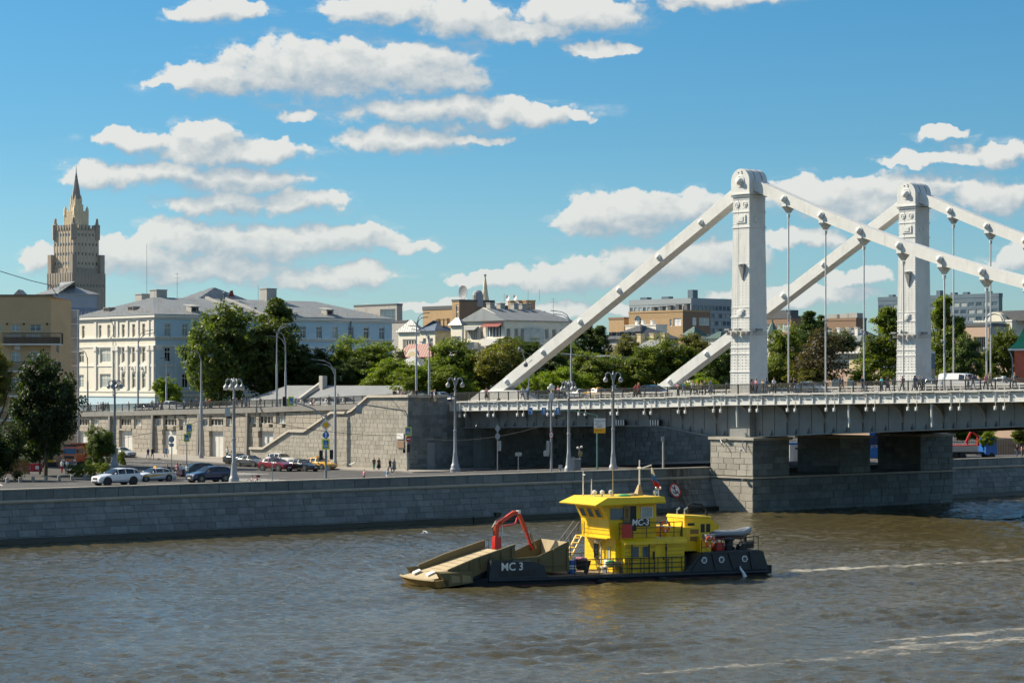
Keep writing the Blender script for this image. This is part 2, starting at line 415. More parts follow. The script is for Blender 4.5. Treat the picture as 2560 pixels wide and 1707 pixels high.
# ================================================================== setting
def grid_mesh(name, xs, ys, fn, m, smooth=True):
    nx, ny = len(xs), len(ys)
    co = np.zeros((nx * ny, 3)); k = 0
    for i, a in enumerate(xs):
        for j, b in enumerate(ys):
            co[k] = fn(a, b); k += 1
    fs = [(i * ny + j, i * ny + j + 1, (i + 1) * ny + j + 1, (i + 1) * ny + j) for i in range(nx - 1) for j in range(ny - 1)]
    me = bpy.data.meshes.new(name); me.from_pydata(co.tolist(), [], fs); me.materials.append(m)
    if smooth: me.polygons.foreach_set('use_smooth', [True] * len(me.polygons))
    return me
# terrain to the horizon
tm = MB(); tm.quad(L(-7.9, -5000, 2.4), L(-7.9, 9000, 2.4), L(-9000, 9000, 2.4), L(-9000, -5000, 2.4))
tag(tm.build('terrain', MAT['soil']), kind='structure')
# street between the parapet and the approach wall
ss = list(np.linspace(-7.95, -60, 40)) + list(np.linspace(-66, -330, 34))
ts = list(np.linspace(-240, 120, 61)) + [200, 320, 500]
me = grid_mesh('street', ss, ts, lambda s, t: L(s, t, street_z(s, t)), MAT['asphalt'])
tag(link(bpy.data.objects.new('street', me)), kind='structure')
# riverside pavement behind the parapet
pm = MB(); kz = 0.14
for t0, t1 in zip(range(-240, 300, 10), range(-230, 310, 10)):
    pm.add([L(-7.95, t0, 4.4 + kz), L(-7.95, t1, 4.4 + kz), L(-11.5, t1, 4.4 + kz), L(-11.5, t0, 4.4 + kz),
            L(-11.5, t0, 4.39), L(-11.5, t1, 4.39)], [(0, 3, 2, 1), (3, 4, 5, 2)])
tag(pm.build('riverside_pavement', MAT['pavement']), kind='structure')
# pavement along the approach wall and round the abutment corner
pv = MB()
def pave(poly, h=0.14):
    for a, b in zip(poly, poly[1:]):
        (s0, ta, tb), (s1, tc, td) = a, b
        q = [L(s0, ta, street_z(s0, ta) + h), L(s0, tb, street_z(s0, tb) + h), L(s1, td, street_z(s1, td) + h), L(s1, tc, street_z(s1, tc) + h)]
        pv.add(q + [L(s0, ta, street_z(s0, ta) - .05), L(s1, tc, street_z(s1, tc) - .05)], [(0, 1, 2, 3), (0, 3, 5, 4)])
pave([(-48.5, -7, 60), (-49, -11.5, 60), (-56, -12.2, 60)])
pave([(-56, -12.2, 0)] + [(s, -12.2, 0) for s in range(-62, -200, -6)])
tag(pv.build('wall_pavement', MAT['pavement']), kind='structure')
# lane markings (4 mm sheets)
pk = MB()
def stripe(s0, t0, s1, t1, w):
    a, b = Vector((s0, t0, 0)), Vector((s1, t1, 0)); d = (b - a).normalized(); n = Vector((-d.y, d.x, 0)) * (w / 2)
    k = max(1, int((b - a).length / 4))
    for i in range(k):
        p, q2 = a.lerp(b, i / k), a.lerp(b, (i + 1) / k)
        pk.add([L(c.x, c.y, street_z(c.x, c.y) + 0.012) for c in (p - n, q2 - n, q2 + n, p + n)], [(0, 1, 2, 3)])
for t in range(-150, 60, 9): stripe(-19, t, -19, t + 5, 0.16); stripe(-27, t, -27, t + 5, 0.16)
stripe(-13, -160, -13, 90, 0.14)
for i in range(9): stripe(-58 - i * 1.3, -32, -58 - i * 1.3, -27.5, 0.5)
for i in range(8): stripe(-88 - i * 2.2, -34, -91 - i * 2.2, -15, 0.18)
for i in range(12): stripe(-16 - i * 1.2, -56, -16 - i * 1.2, -51, 0.45)
stripe(-44, -60, -44, -14, 0.3); stripe(-38, -75, -66, -62, 0.2)
tag(pk.build('lane_markings', MAT['road_paint']), kind='structure')
# green strip by the left edge
gm = MB()
gs = [(s, t) for s in (-33, -47) for t in (-88, -140)]
gm.hexa([L(-33, -88, 4.0), L(-33, -150, 4.0), L(-47, -150, 3.2), L(-47, -88, 3.2)], [L(-33, -88, 4.42), L(-33, -150, 4.42), L(-47, -150, 3.9), L(-47, -88, 3.9)])
tag(gm.build('lawn', MAT['grass']), kind='structure')

# ------------------------------------------------------------------ river
def make_water():
    s0, s1, t0, t1, st_ = -6.6, 128.0, -152.0, 60.0, 0.36
    ns, nt = int((s1 - s0) / st_), int((t1 - t0) / st_)
    S, T = np.meshgrid(np.linspace(s0, s1, ns), np.linspace(t0, t1, nt), indexing='ij')
    X = O.x + U.x * S + V.x * T; Y = O.y + U.y * S + V.y * T
    rg = np.random.default_rng(3); Z = np.zeros_like(X)
    for i in range(58):
        lam = 0.85 * (3.6 ** rg.random()); th = R(250) + rg.normal(0, 0.75); k = 2 * math.pi / lam
        amp = 0.0125 * lam ** 0.6 * (0.6 + 0.8 * rg.random())
        ph = rg.random() * 6.28
        a = k * (X * math.cos(th) + Y * math.sin(th)) + ph
        Z += amp * 0.62 * np.sin(a + 0.35 * np.sin(0.13 * X + 0.09 * Y + ph))
    # patches of calmer and rougher water
    pat = 0.72 + 0.22 * np.sin(0.05 * X + 0.031 * Y) * np.sin(0.043 * Y - 0.02 * X + 1.0) + 0.16 * np.sin(0.11 * X - 0.17 * Y + 2 * np.sin(0.03 * X))
    Z *= pat
    # old wake of a passing boat: long crests in the foreground
    w = Vector((0.84, 0.54)); n = Vector((-0.54, 0.84))
    dn = (X - 0.0) * n.x + (Y - 133.5) * n.y; da = X * w.x + (Y - 133.5) * w.y
    dn2 = dn + 0.8 * np.sin(da * 0.12) + 0.3 * np.sin(da * 0.31 + 1)
    Z += 0.19 * np.sin(dn2 * 2 * math.pi / 3.4) * np.exp(-(dn2 - 1.0) ** 2 / 40.0) * (0.55 + 0.45 * np.sin(da * 0.21 + 0.5)) * (1 / (1 + np.exp(-(da + 14) / 5)))
    # wake close to the boat and its bow wave
    fx, fy = -0.933, -0.36; bx, by = X - 20.2, Y - 190.0
    lx = bx * fx + by * fy; ly = bx * fy - by * fx
    r2 = np.abs(ly) - 4.6 - 0.22 * np.maximum(0, 27 - lx)
    Z += 0.10 * np.sin(r2 * 2.3) * np.exp(-(r2 - 0.8) ** 2 / 5.0) * (lx < 30) * (lx > -30)
    Z += 0.07 * np.sin(ly * 3.0 + lx) * np.exp(-ly ** 2 / 5.0) * (lx < 0) * np.exp(lx / 40.0)
    edge = np.clip(np.minimum.reduce([S - s0, s1 - S, T - t0, t1 - T]) / 4.0, 0, 1)
    edge = np.maximum(edge, (S < 2) * 1.0 * np.clip(np.minimum(T - t0, t1 - T) / 4.0, 0, 1))
    Z *= edge
    co = np.stack([X, Y, Z], -1).reshape(-1, 3)
    idx = np.arange(ns * nt).reshape(ns, nt)
    fs = np.stack([idx[:-1, :-1], idx[1:, :-1], idx[1:, 1:], idx[:-1, 1:]], -1).reshape(-1, 4)
    me = bpy.data.meshes.new('river'); nf = len(fs)
    me.vertices.add(len(co)); me.vertices.foreach_set('co', co.astype(np.float32).ravel())
    me.loops.add(nf * 4); me.loops.foreach_set('vertex_index', fs.astype(np.int32).ravel())
    me.polygons.add(nf); me.polygons.foreach_set('loop_start', np.arange(0, nf * 4, 4, dtype=np.int32))
    me.polygons.foreach_set('loop_total', np.full(nf, 4, dtype=np.int32))
    me.polygons.foreach_set('use_smooth', [True] * nf); me.update(); me.validate()
    return me, (s0, s1, t0, t1)
def water_mat():
    m = bpy.data.materials.new('river_water'); m.use_nodes = True; t = m.node_tree; q = NG(t); b = t.nodes['Principled BSDF']
    pos = q.n('ShaderNodeNewGeometry').outputs['Position']; sp = q.sep(pos)
    silt = q.noise(q.vm('MULTIPLY', pos, (0.03, 0.05, 0.0)), 1.0, 3.0, 0.5)
    c = q.mix(silt, (0.058, 0.050, 0.023), (0.088, 0.074, 0.034))
    def band(x0, y0, wx, wy, half, l0, l1, thr, fine):
        nx, ny = -wy, wx
        dn = q.m('ADD', q.m('MULTIPLY', q.m('SUBTRACT', sp[0], x0), nx), q.m('MULTIPLY', q.m('SUBTRACT', sp[1], y0), ny))
        da = q.m('ADD', q.m('MULTIPLY', q.m('SUBTRACT', sp[0], x0), wx), q.m('MULTIPLY', q.m('SUBTRACT', sp[1], y0), wy))
        wob = q.m('MULTIPLY', q.m('SUBTRACT', q.noise(pos, 0.22, 2.0), 0.5), half * 1.6)
        prof = q.mapr(q.m('ABSOLUTE', q.m('ADD', dn, wob)), 0.0, half, 1.0, 0.0)
        along = q.mapr(da, l0, l1)
        st_ = q.vm('MULTIPLY', q.comb(da, dn, 0.0), (fine * 0.45, fine, 1.0))
        nz = q.noise(st_, 1.0, 6.0, 0.7)
        return q.mapr(q.m('MULTIPLY', q.m('MULTIPLY', prof, along), nz), thr, thr + 0.40, 0.0, 0.85)
    f1 = band(21.4, 191.2, 0.846, 0.533, 1.3, -0.5, 2.5, 0.06, 3.2)
    f2 = band(14.0, 131.5, 0.84, 0.54, 3.4, -14.0, 14.0, 0.27, 2.0)
    f3 = band(20.0, 139.5, 0.84, 0.54, 1.5, -6.0, 6.0, 0.22, 2.4)
    f4 = band(9.0, 125.8, 0.84, 0.54, 2.2, -16.0, 0.0, 0.33, 2.0)
    patch = q.mapr(q.noise(pos, 0.30, 3.0, 0.6), 0.38, 0.56)
    fade = q.mapr(sp[0], 24.0, 46.0, 1.0, 0.30)
    p1 = q.mapr(q.noise(pos, 0.55, 3.0, 0.6), 0.34, 0.58, 0.25, 1.0)
    foam = q.m('MAXIMUM', q.m('MULTIPLY', q.m('MULTIPLY', f1, fade), p1), q.m('MULTIPLY', patch, q.m('MAXIMUM', f2, q.m('MAXIMUM', f3, f4))))
    q.put(b.inputs['Base Color'], q.mix(foam, c, (0.52, 0.49, 0.42)))
    q.put(b.inputs['Roughness'], q.mapr(foam, 0.0, 1.0, 0.085, 0.7, False))
    b.inputs['IOR'].default_value = 1.33
    n1 = q.noise(pos, 2.1, 3.0, 0.6); n2 = q.noise(pos, 6.0, 2.0, 0.6)
    h = q.m('ADD', q.m('MULTIPLY', n1, 0.16), q.m('MULTIPLY', n2, 0.065))
    h = q.m('MULTIPLY', h, q.mapr(q.noise(q.vm('MULTIPLY', pos, (0.035, 0.075, 0.0)), 1.0, 3.0, 0.55), 0.34, 0.66, 0.45, 1.25))
    h = q.m('ADD', h, q.m('MULTIPLY', foam, 0.06))
    bn = q.n('ShaderNodeBump'); bn.inputs['Strength'].default_value = 0.6; bn.inputs['Distance'].default_value = 1.0
    q.link(h, bn.inputs['Height']); q.link(bn.outputs[0], b.inputs['Normal'])
    return m
wme, (ws0, ws1, wt0, wt1) = make_water(); WM = water_mat(); wme.materials.append(WM)
tag(link(bpy.data.objects.new('river', wme)), kind='structure')
wf = MB()   # the rest of the river, flat, butted to the near sheet
for a in [(-6.6, ws1, wt1, 6000), (-6.6, ws1, -3000, wt0), (ws1, 900, -3000, 6000)]:
    wf.quad(L(a[0], a[2]), L(a[1], a[2]), L(a[1], a[3]), L(a[0], a[3]))
tag(wf.build('river_reach', WM), kind='structure')
bedm = MB(); bedm.quad(L(-8, -3000, -3), L(900, -3000, -3), L(900, 6000, -3), L(-8, 6000, -3))
tag(bedm.build('river_bed', MAT['soil']), kind='structure')

# ------------------------------------------------------------------ stonework
def block_mesh(name, m, ch=0.05):
    b = MB(); o = 0.5; i = 0.5 - ch
    b.add([(-o, -o, 0), (o, -o, 0), (o, o, 0), (-o, o, 0), (-o, -o, .55), (o, -o, .55), (o, o, .55), (-o, o, .55),
           (-i, -i, 1), (i, -i, 1), (i, i, 1), (-i, i, 1)],
          [(0, 1, 5, 4), (1, 2, 6, 5), (2, 3, 7, 6), (3, 0, 4, 7), (4, 5, 9, 8), (5, 6, 10, 9), (6, 7, 11, 10), (7, 4, 8, 11), (8, 9, 10, 11)])
    return b.mesh(name, m)
BLK = {k: block_mesh('block', MAT[k], 0.025) for k in ('granite_bank', 'limestone', 'limestone_smooth', 'coping')}
def courses(a0, a1, rows, w0, w1, rg, keep=None):
    out = []
    for b0, b1 in rows:
        a = a0 - rg.random() * w0
        while a < a1 - 0.05:
            w = w0 + (w1 - w0) * rg.random(); e = a + w
            if a1 - e < w0 * 0.45: e = a1
            x0, x1 = max(a, a0), min(e, a1)
            if x1 - x0 > 0.12:
                r = (x0, x1, b0, b1)
                if keep is None: out.append(r)
                else:
                    k = keep(r)
                    if k: out.append(k)
            a = e
    return out
def lay(parent, stones, P, ea, eb, n, key, name='stone', gap=0.03, depth=0.09, limit=300, rg=rnd, sortkey=None):
    """P(a, b) -> world point of the wall face; stones stand proud of the joint face behind"""
    if sortkey: stones = sorted(stones, key=sortkey)
    rest = MB()
    for i, (a0, a1, b0, b1) in enumerate(stones):
        c = P((a0 + a1) / 2, (b0 + b1) / 2); w, h = a1 - a0 - gap, b1 - b0 - gap
        dp = depth * (0.75 + 0.5 * rg.random())
        M4 = frame(c, ea * w, eb * h, n * dp)
        if i < limit: inst(name, BLK[key], parent, mat=M4)
        else:
            me = BLK[key]; rest.add([M4 @ v.co for v in me.vertices], [tuple(p.vertices) for p in me.polygons])
    if rest.v:
        o = rest.build('further_stones', MAT[key], parent); o['kind'] = 'stuff'
def rows_of(b0, b1, n): return [(b0 + (b1 - b0) * i / n, b0 + (b1 - b0) * (i + 1) / n) for i in range(n)]

# embankment wall: battered granite face, roll moulding, parapet
def embankment(name, label, ta, tb, lim, tsort):
    w = thing(name, label, 'wall', L(-6.6, (ta + tb) / 2, 0))
    inv = w.matrix_world.inverted() if False else Matrix.Translation(-Vector(w.location))
    loc = lambda p: p - Vector(w.location)
    core = MB()
    prof = [(-5.45, -2.5), (-5.62, -0.2), (-7.02, 3.72), (-7.02, 4.95), (-7.62, 4.95), (-7.62, 2.0), (-8.2, 2.0), (-8.2, -2.5)]
    core.prism([loc(L(s, ta, z)) for s, z in prof], V * (tb - ta)); core.build('joint_face', MAT['granite_joint'], w)
    wet = MB(); wet.prism([loc(L(s, ta, z)) for s, z in [(-5.36, -1.5), (-5.50, 0.46), (-5.85, 0.52), (-5.85, -1.5)]], V * (tb - ta))
    wet.build('wet_footing', MAT['granite_dark'], w)
    a = Vector((-1.40, 3.92)); sl = a.length; eb = (U * (-1.40) + ZV * 3.92).normalized(); n = (U * 3.92 + ZV * 1.40).normalized()
    rg = random.Random(int(ta * 7) & 255)
    st1 = courses(ta, tb, rows_of(0.18, sl - 0.62, 5) + [(sl - 0.62, sl)], 0.9, 2.3, rg)
    P = lambda x, y: loc(L(-5.62, x, -0.2) + eb * y)
    lay(w, st1, P, V, eb, n, 'granite_bank', gap=0.02, depth=0.06, limit=lim, rg=rg, sortkey=tsort)
    roll = MB(); x = ta; k = 0
    while x < tb:
        e = min(tb, x + 3.0 + 1.6 * rg.random()); m_ = MB()
        pr = [(-7.03, 3.62), (-6.90, 3.66), (-6.78, 3.76), (-6.75, 3.88), (-6.80, 3.98), (-6.92, 4.04), (-7.03, 4.04)]
        m_.prism([loc(L(s, x + .015, z)) for s, z in pr], V * (e - x - .03))
        if k < 60: m_.build('moulding', MAT['coping'], w)
        else: roll.v or None; roll.add(m_.v, m_.f)
        x = e; k += 1
    if roll.v: roll.build('further_moulding', MAT['coping'], w)['kind'] = 'stuff'
    st2 = courses(ta, tb, [(4.05, 4.90)], 1.5, 3.0, rg)
    lay(w, st2, lambda x, y: loc(L(-7.02, x, y)), V, ZV, U, 'granite_bank', name='parapet_stone', gap=0.025, depth=0.12, limit=90, rg=rg, sortkey=tsort)
    if ta < -100:
        for x_, z_, w_, h_ in ((1192, 1302, 1.8, .9), (1240, 1288, .7, .7)):
            tt_ = t_at(x_, -6.0); zz_ = CZ + (HOR - z_) * L(-6.0, tt_).y / FPX; ss_ = -5.62 - 1.40 * (zz_ + .2) / 3.92
            MB().box(loc(L(ss_ + .12, tt_, zz_)), (.5, w_, h_), ax=(U, V, ZV)).build('drain_outlet', MAT['granite_dark'], w)
    cp = MB(); x = ta; j = 0
    while x < tb:
        e = min(tb, x + 2.2 + rg.random()); 
        cp.box(loc(L(-7.30, (x + e) / 2, 4.985)), (0.86, e - x - 0.02, 0.13), ax=(U, V, ZV)); x = e
    cp.build('parapet_cap', MAT['coping'], w)
    return w
embankment('embankment_wall', 'long grey granite embankment wall with roll moulding left of the bridge pier', -150.0, -0.02, 300, lambda r: -((r[3] - r[2]) * (r[1] - r[0])) if r[1] > -100 else 99)
embankment('embankment_wall', 'short stretch of granite embankment wall right of the bridge pier', 35.95, 160.0, 120, lambda r: r[0])
# ================================================================== bridge pier
pier = thing('bridge_pier', 'stone bridge pier with three pillars standing in the river under the bridge', 'pier', L(-3.3, 18, 0))
pl = lambda s, t, z=0.0: L(s, t, z) - Vector(pier.location)
PT = [(0.0, 6.2), (14.9, 20.4), (29.6, 35.9)]; PS0, PS1 = -6.9, 0.0; CORN = 3.95; PTOP = 8.55
c = MB()
e_ = 0.07
c.hexa([pl(PS0, e_, -3), pl(PS1 - e_, e_, -3), pl(PS1 - e_, 35.9 - e_, -3), pl(PS0, 35.9 - e_, -3)],
       [pl(PS0, e_, CORN), pl(PS1 - e_, e_, CORN), pl(PS1 - e_, 35.9 - e_, CORN), pl(PS0, 35.9 - e_, CORN)])
for a, b in PT:
    c.hexa([pl(PS0, a + e_, CORN), pl(PS1 - e_, a + e_, CORN), pl(PS1 - e_, b - e_, CORN), pl(PS0, b - e_, CORN)],
           [pl(PS0, a + e_, PTOP), pl(PS1 - e_, a + e_, PTOP), pl(PS1 - e_, b - e_, PTOP), pl(PS0, b - e_, PTOP)])
c.build('core', MAT['granite_joint'], pier)  # dark core tone also puts shade into the pillar sides
rg = random.Random(5)
nv, nu = -V, U
lay(pier, courses(PS0, PS1, rows_of(-0.4, CORN - .2, 5), 1.2, 2.2, rg), lambda a, b: pl(a, e_, b), U, ZV, nv, 'limestone', rg=rg, depth=0.08, gap=0.025)
lay(pier, courses(PS0, PS1, rows_of(CORN + .2, PTOP - .35, 6), 1.2, 2.2, rg), lambda a, b: pl(a, e_, b), U, ZV, nv, 'limestone', rg=rg, depth=0.08, gap=0.025)
lay(pier, courses(0.05, 35.85, rows_of(-0.4, CORN - .2, 5), 1.4, 2.6, rg), lambda a, b: pl(PS1 - e_, a, b), V, ZV, nu, 'granite_bank', rg=rg, depth=0.08, gap=0.03)  # shade of the river side put into a darker stone tone
for a, b in PT:
    lay(pier, courses(a + .05, b - .05, rows_of(CORN + .2, PTOP - .1, 6), 1.2, 2.2, rg), lambda x, y: pl(PS1 - e_, x, y), V, ZV, nu, 'granite_bank', rg=rg, depth=0.08, gap=0.03)
for a, b in PT[1:]:
    lay(pier, courses(PS0, PS1 - .1, rows_of(CORN + .2, PTOP - .3, 6), 1.3, 2.2, rg), lambda x, y: pl(x, a + e_, y), U, ZV, nv, 'granite_bank', rg=rg, depth=0.06, gap=0.03)  # shaded pillar sides, their darkness put into the stone colour
m = MB()
m.box(pl(-3.4, 17.95, CORN), (7.3, 36.35, 0.22), ax=(U, V, ZV)); m.build('string_course', MAT['coping'], pier)
for a, b in PT:
    m = MB(); m.box(pl(-3.4, (a + b) / 2, PTOP - 0.12), (7.4, b - a + 0.4, 0.3), ax=(U, V, ZV)); m.build('cap_moulding', MAT['coping'], pier)
m = MB()
m.tube([pl(-1.4, -0.15, PTOP - .2), pl(-1.2, -0.5, 7.6), pl(-0.6, -0.45, 6.9)], 0.05); m.box(pl(-4.2, -0.25, 8.3), (0.5, 0.25, 0.2), ax=(U, V, ZV))
m.tube([pl(-5.2, -0.1, 8.35), pl(-4.6, -0.4, 7.9), pl(-4.3, -0.4, 7.4)], 0.05); m.build('floodlight_bracket', MAT['pole_dark'], pier)
m = MB(); m.lathe(pl(-1.2, -0.35, 3.5), [(.05, 0), (.16, .1), (.2, .35), (.05, .4)]); m.build('mooring_light', MAT['pole_grey'], pier)
for a, b in ((6.2, 14.9), (20.4, 29.6)):
    m = MB(); m.box(pl(-0.4, (a + b) / 2, CORN + 1.05), (0.06, b - a, 0.06), ax=(U, V, ZV))
    x = a + .15
    while x < b: m.box(pl(-0.4, x, CORN + 0.6), (0.03, 0.03, 0.95), ax=(U, V, ZV)); x += 0.16
    m.build('railing', MAT['rail_black'], pier)

# ================================================================== suspension bridge
bridge = thing('suspension_bridge', 'pale grey steel suspension bridge with chain links, pylons and dark underside', 'bridge', L(-3.6, 18, 0))
BL = Vector(bridge.location)
bl = lambda s, t, z=0.0: L(s, t, z) - BL
BAY = 1.965; S_A = -55.6; NB = 90
def tilt(s, ds): return (U * ds + ZV * (deck_z(s + ds / 2) - deck_z(s - ds / 2))).normalized()
# deck slab
for name, t0, t1, top, bot, mm in (('sidewalk', 0.05, 5.0, 0.0, -0.30, 'pavement'), ('roadway', 5.0, 30.9, -0.12, -0.5, 'asphalt'), ('sidewalk', 30.9, 35.85, 0.0, -0.30, 'pavement')):
    m = MB()
    for i in range(NB // 2):
        s0, s1 = S_A + i * 2 * BAY, S_A + (i + 1) * 2 * BAY; z0, z1 = deck_z(s0), deck_z(s1)
        m.hexa([bl(s0, t0, z0 + bot), bl(s1, t0, z1 + bot), bl(s1, t1, z1 + bot), bl(s0, t1, z0 + bot)],
               [bl(s0, t0, z0 + top), bl(s1, t0, z1 + top), bl(s1, t1, z1 + top), bl(s0, t1, z0 + top)])
    m.build(name, MAT[mm], bridge)
# fascia bays, ribs, conduit, floodlights, railing panels
panel = MB().box((0, 0, -0.5), (1, 0.06, 1.0)).mesh('fascia_panel', MAT['bridge_fascia'])
def railing_mesh(name, w, h, sp=0.135, mats=None):
    r = MB(); r.box((0, 0, h), (w, 0.11, 0.08)); r.box((0, 0, h - 0.14), (w, 0.03, 0.03)); r.box((0, 0, 0.12), (w, 0.03, 0.04))
    n = int(w / sp)
    for i in range(1, n): r.box((-w / 2 + w * i / n, 0, (h - 0.02) / 2 + .06), (0.036, 0.036, h - 0.14))
    r.box((-w / 2 + 0.04, 0, h / 2), (0.11, 0.11, h)); return r.mesh(name, mats or MAT['rail_black'])
RAIL = railing_mesh('railing_panel', BAY, 1.1)
flood = MB(); flood.cyl((0, 0, 0), (0, 0, -0.55), 0.03, n=6); flood.cyl((0, 0, 0.9), (0, 0, 0), 0.025, n=6); flood.box((0, -.02, -0.58), (0.3, 0.3, 0.08)); flood.lathe((0.02, -0.05, -0.98), [(0.10, 0), (0.17, 0.06), (0.17, 0.26), (0.1, 0.36)], n=10)
flood_m = flood.mesh('floodlight', MAT['bridge_white'])
flange = MB(); conduit = MB()
for side in (0, 1):
    for i in range(NB):
        s = S_A + (i + .5) * BAY; z = deck_z(s); ex = tilt(s, BAY); ez = V.cross(ex) * -1 if V.cross(ex).z < 0 else V.cross(ex)
        tt = 0.06 if side == 0 else 35.84; sg = 1 if side == 0 else -1
        inst('railing_panel', RAIL, bridge, mat=frame(bl(s, tt + sg * 0.1, z), ex, V, ez))
        if side and s > 70: continue
        inst('fascia_panel', panel, bridge, mat=frame(bl(s, tt + sg * .10, z - 0.28), ex * (BAY - 0.02), V, ez))
        s2 = S_A + i * BAY; z2 = deck_z(s2)
        rb = MB(); rb.box(bl(s2, tt + sg * 0.0, z2 - 0.79), (0.14, 0.16, 1.02), ax=(U, V, ZV))
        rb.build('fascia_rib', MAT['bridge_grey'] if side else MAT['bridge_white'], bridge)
        for mb, zz, dd, hh in ((flange, -0.15, 0.28, 0.2), (flange, -1.31, 0.26, 0.06)):
            p0, p1 = bl(S_A + i * BAY, tt, deck_z(S_A + i * BAY) + zz), bl(S_A + (i + 1) * BAY, tt, deck_z(S_A + (i + 1) * BAY) + zz)
            q = V * (dd / 2); h = ZV * (hh / 2)
            mb.hexa([p0 - q - h, p1 - q - h, p1 + q - h, p0 + q - h], [p0 - q + h, p1 - q + h, p1 + q + h, p0 + q + h])
        if side == 0:
            zc = z - 0.22 + 0.05 * (i % 2)
            p0, p1 = bl(s - BAY / 2 + .15, -0.20, zc), bl(s + BAY / 2 - .1, -0.20, zc); conduit.cyl(p0, p1, 0.07, n=6)
            if i % 3 == 1 and i > 0:
                inst('floodlight', flood_m, bridge, mat=frame(bl(s - 0.55, -0.30, z - 1.2), U, V, ZV))
                inst('floodlight', flood_m, bridge, mat=frame(bl(s + 0.62, -0.30, z - 1.2), U, V, ZV))
flange.build('deck_edge_flange', MAT['bridge_ledge'], bridge); conduit.build('cable_conduit', MAT['bridge_ledge'], bridge)
# guard barrier between the walk and the road
barrier = MB()
barrier.box((0, 0, 0.62), (BAY * 3, 0.16, 0.20)); barrier.box((0, 0, 0.30), (BAY * 3, 0.10, 0.10))
for k in range(6): barrier.box((-BAY * 1.5 + .3 + k * BAY / 2, 0, 0.30), (0.10, 0.12, 0.62))
bar_m = barrier.mesh('guard_barrier', MAT['white_paint'])
for t in (5.15, 30.75):
    for i in range(NB // 3):
        s = S_A + (i + .5) * BAY * 3; ex = tilt(s, BAY * 3)
        inst('guard_barrier', bar_m, bridge, mat=frame(bl(s, t, deck_z(s) - 0.02), ex, V, ZV))
# main girders
GB = [(-60, 8.9), (-53, 8.99), (-29.5, 9.58), (-19.4, 9.72), (-16.6, 9.6), (-12.5, 9.05), (-9.1, 8.66), (-1.8, 8.69), (10.6, 9.26), (36.3, 10.41), (60, 11.0), (130, 11.4)]
def gz(s): return float(np.interp(s, [a for a, _ in GB], [b for _, b in GB]))
for t in (2.55, 32.1):
    web = MB(); fl = MB(); st_ = MB(); sd = -1 if t < 10 else 1
    s = S_A
    while s < 120:
        s1 = s + 1.0
        web.hexa([bl(s, t, gz(s)), bl(s1, t, gz(s1)), bl(s1, t + 1.2, gz(s1)), bl(s, t + 1.2, gz(s))],
                 [bl(s, t, deck_z(s) - .5), bl(s1, t, deck_z(s1) - .5), bl(s1, t + 1.2, deck_z(s1) - .5), bl(s, t + 1.2, deck_z(s) - .5)])
        fl.hexa([bl(s, t - .45, gz(s) - .10), bl(s1, t - .45, gz(s1) - .10), bl(s1, t + 1.65, gz(s1) - .10), bl(s, t + 1.65, gz(s) - .10)],
                [bl(s, t - .45, gz(s) + .02), bl(s1, t - .45, gz(s1) + .02), bl(s1, t + 1.65, gz(s1) + .02), bl(s, t + 1.65, gz(s) + .02)])
        s = s1
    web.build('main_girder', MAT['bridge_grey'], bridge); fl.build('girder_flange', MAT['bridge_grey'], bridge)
    s = S_A + 1.2
    while s < (100 if t < 10 else 60):
        b = MB(); pts = []
        to = 0.2 if t < 10 else 35.6; ti = t if t < 10 else t + 1.2
        zt = deck_z(s) - 0.5; zb = max(gz(s) + 0.2, deck_z(s) - 3.6)
        for k in range(9):
            a = k / 8 * math.pi / 2
            pts.append(bl(s - .07, to + (ti - to) * math.sin(a), (zt - 0.85) - (zt - .85 - zb) * (1 - math.cos(a))))
        poly = [bl(s - .07, ti, zt), bl(s - .07, to, zt)] + pts
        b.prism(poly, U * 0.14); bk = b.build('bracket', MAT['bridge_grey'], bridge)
        fl_ = MB()
        for pa, pb_ in zip(pts, pts[1:]): fl_.hexa([pa - U * .16 - ZV * .05, pb_ - U * .16 - ZV * .05, pb_ + U * .30 - ZV * .05, pa + U * .30 - ZV * .05], [pa - U * .16, pb_ - U * .16, pb_ + U * .30, pa + U * .30])
        fl_.box(bl(s, ti + sd * .10, (gz(s) + zb) / 2 + .1), (.34, .20, max(.3, zb - gz(s) + .2)), ax=(U, V, ZV)); fl_.build('bracket_flange', MAT['bridge_grey'], bk)
        sq = MB()
        for ds in (1.9, 3.82): sq.box(bl(s + ds, ti + sd * .03, (deck_z(s) - .6 + gz(s)) / 2), (.10, .08, deck_z(s) - .7 - gz(s)), ax=(U, V, ZV))
        sq.box(bl(s + 2.86, ti + sd * .025, (deck_z(s) + gz(s)) / 2 - .6), (5.6, .06, .10), ax=(tilt(s + 2.86, 5), V, ZV)); sq.build('web_seams', MAT['bridge_grey'], bk)
        for q in (1.45, 3.4):
            g = MB(); z0 = gz(s + q)
            g.prism([bl(s + q, ti, z0 + .01), bl(s + q, ti + sd * .42, z0 + .01), bl(s + q, ti, z0 + .75)], U * 0.1); g.build('flange_stiffener', MAT['bridge_grey'], bridge)
        s += 5.73
cb = MB(); s = S_A + 1.2
while s < 100:
    cb.hexa([bl(s - .2, 3.8, deck_z(s) - 2.0), bl(s + .2, 3.8, deck_z(s) - 2.0), bl(s + .2, 32.1, deck_z(s) - 2.0), bl(s - .2, 32.1, deck_z(s) - 2.0)],
            [bl(s - .2, 3.8, deck_z(s) - .45), bl(s + .2, 3.8, deck_z(s) - .45), bl(s + .2, 32.1, deck_z(s) - .45), bl(s - .2, 32.1, deck_z(s) - .45)]); s += 5.73
cb.build('cross_beams', MAT['bridge_grey'], bridge)['kind'] = 'stuff'
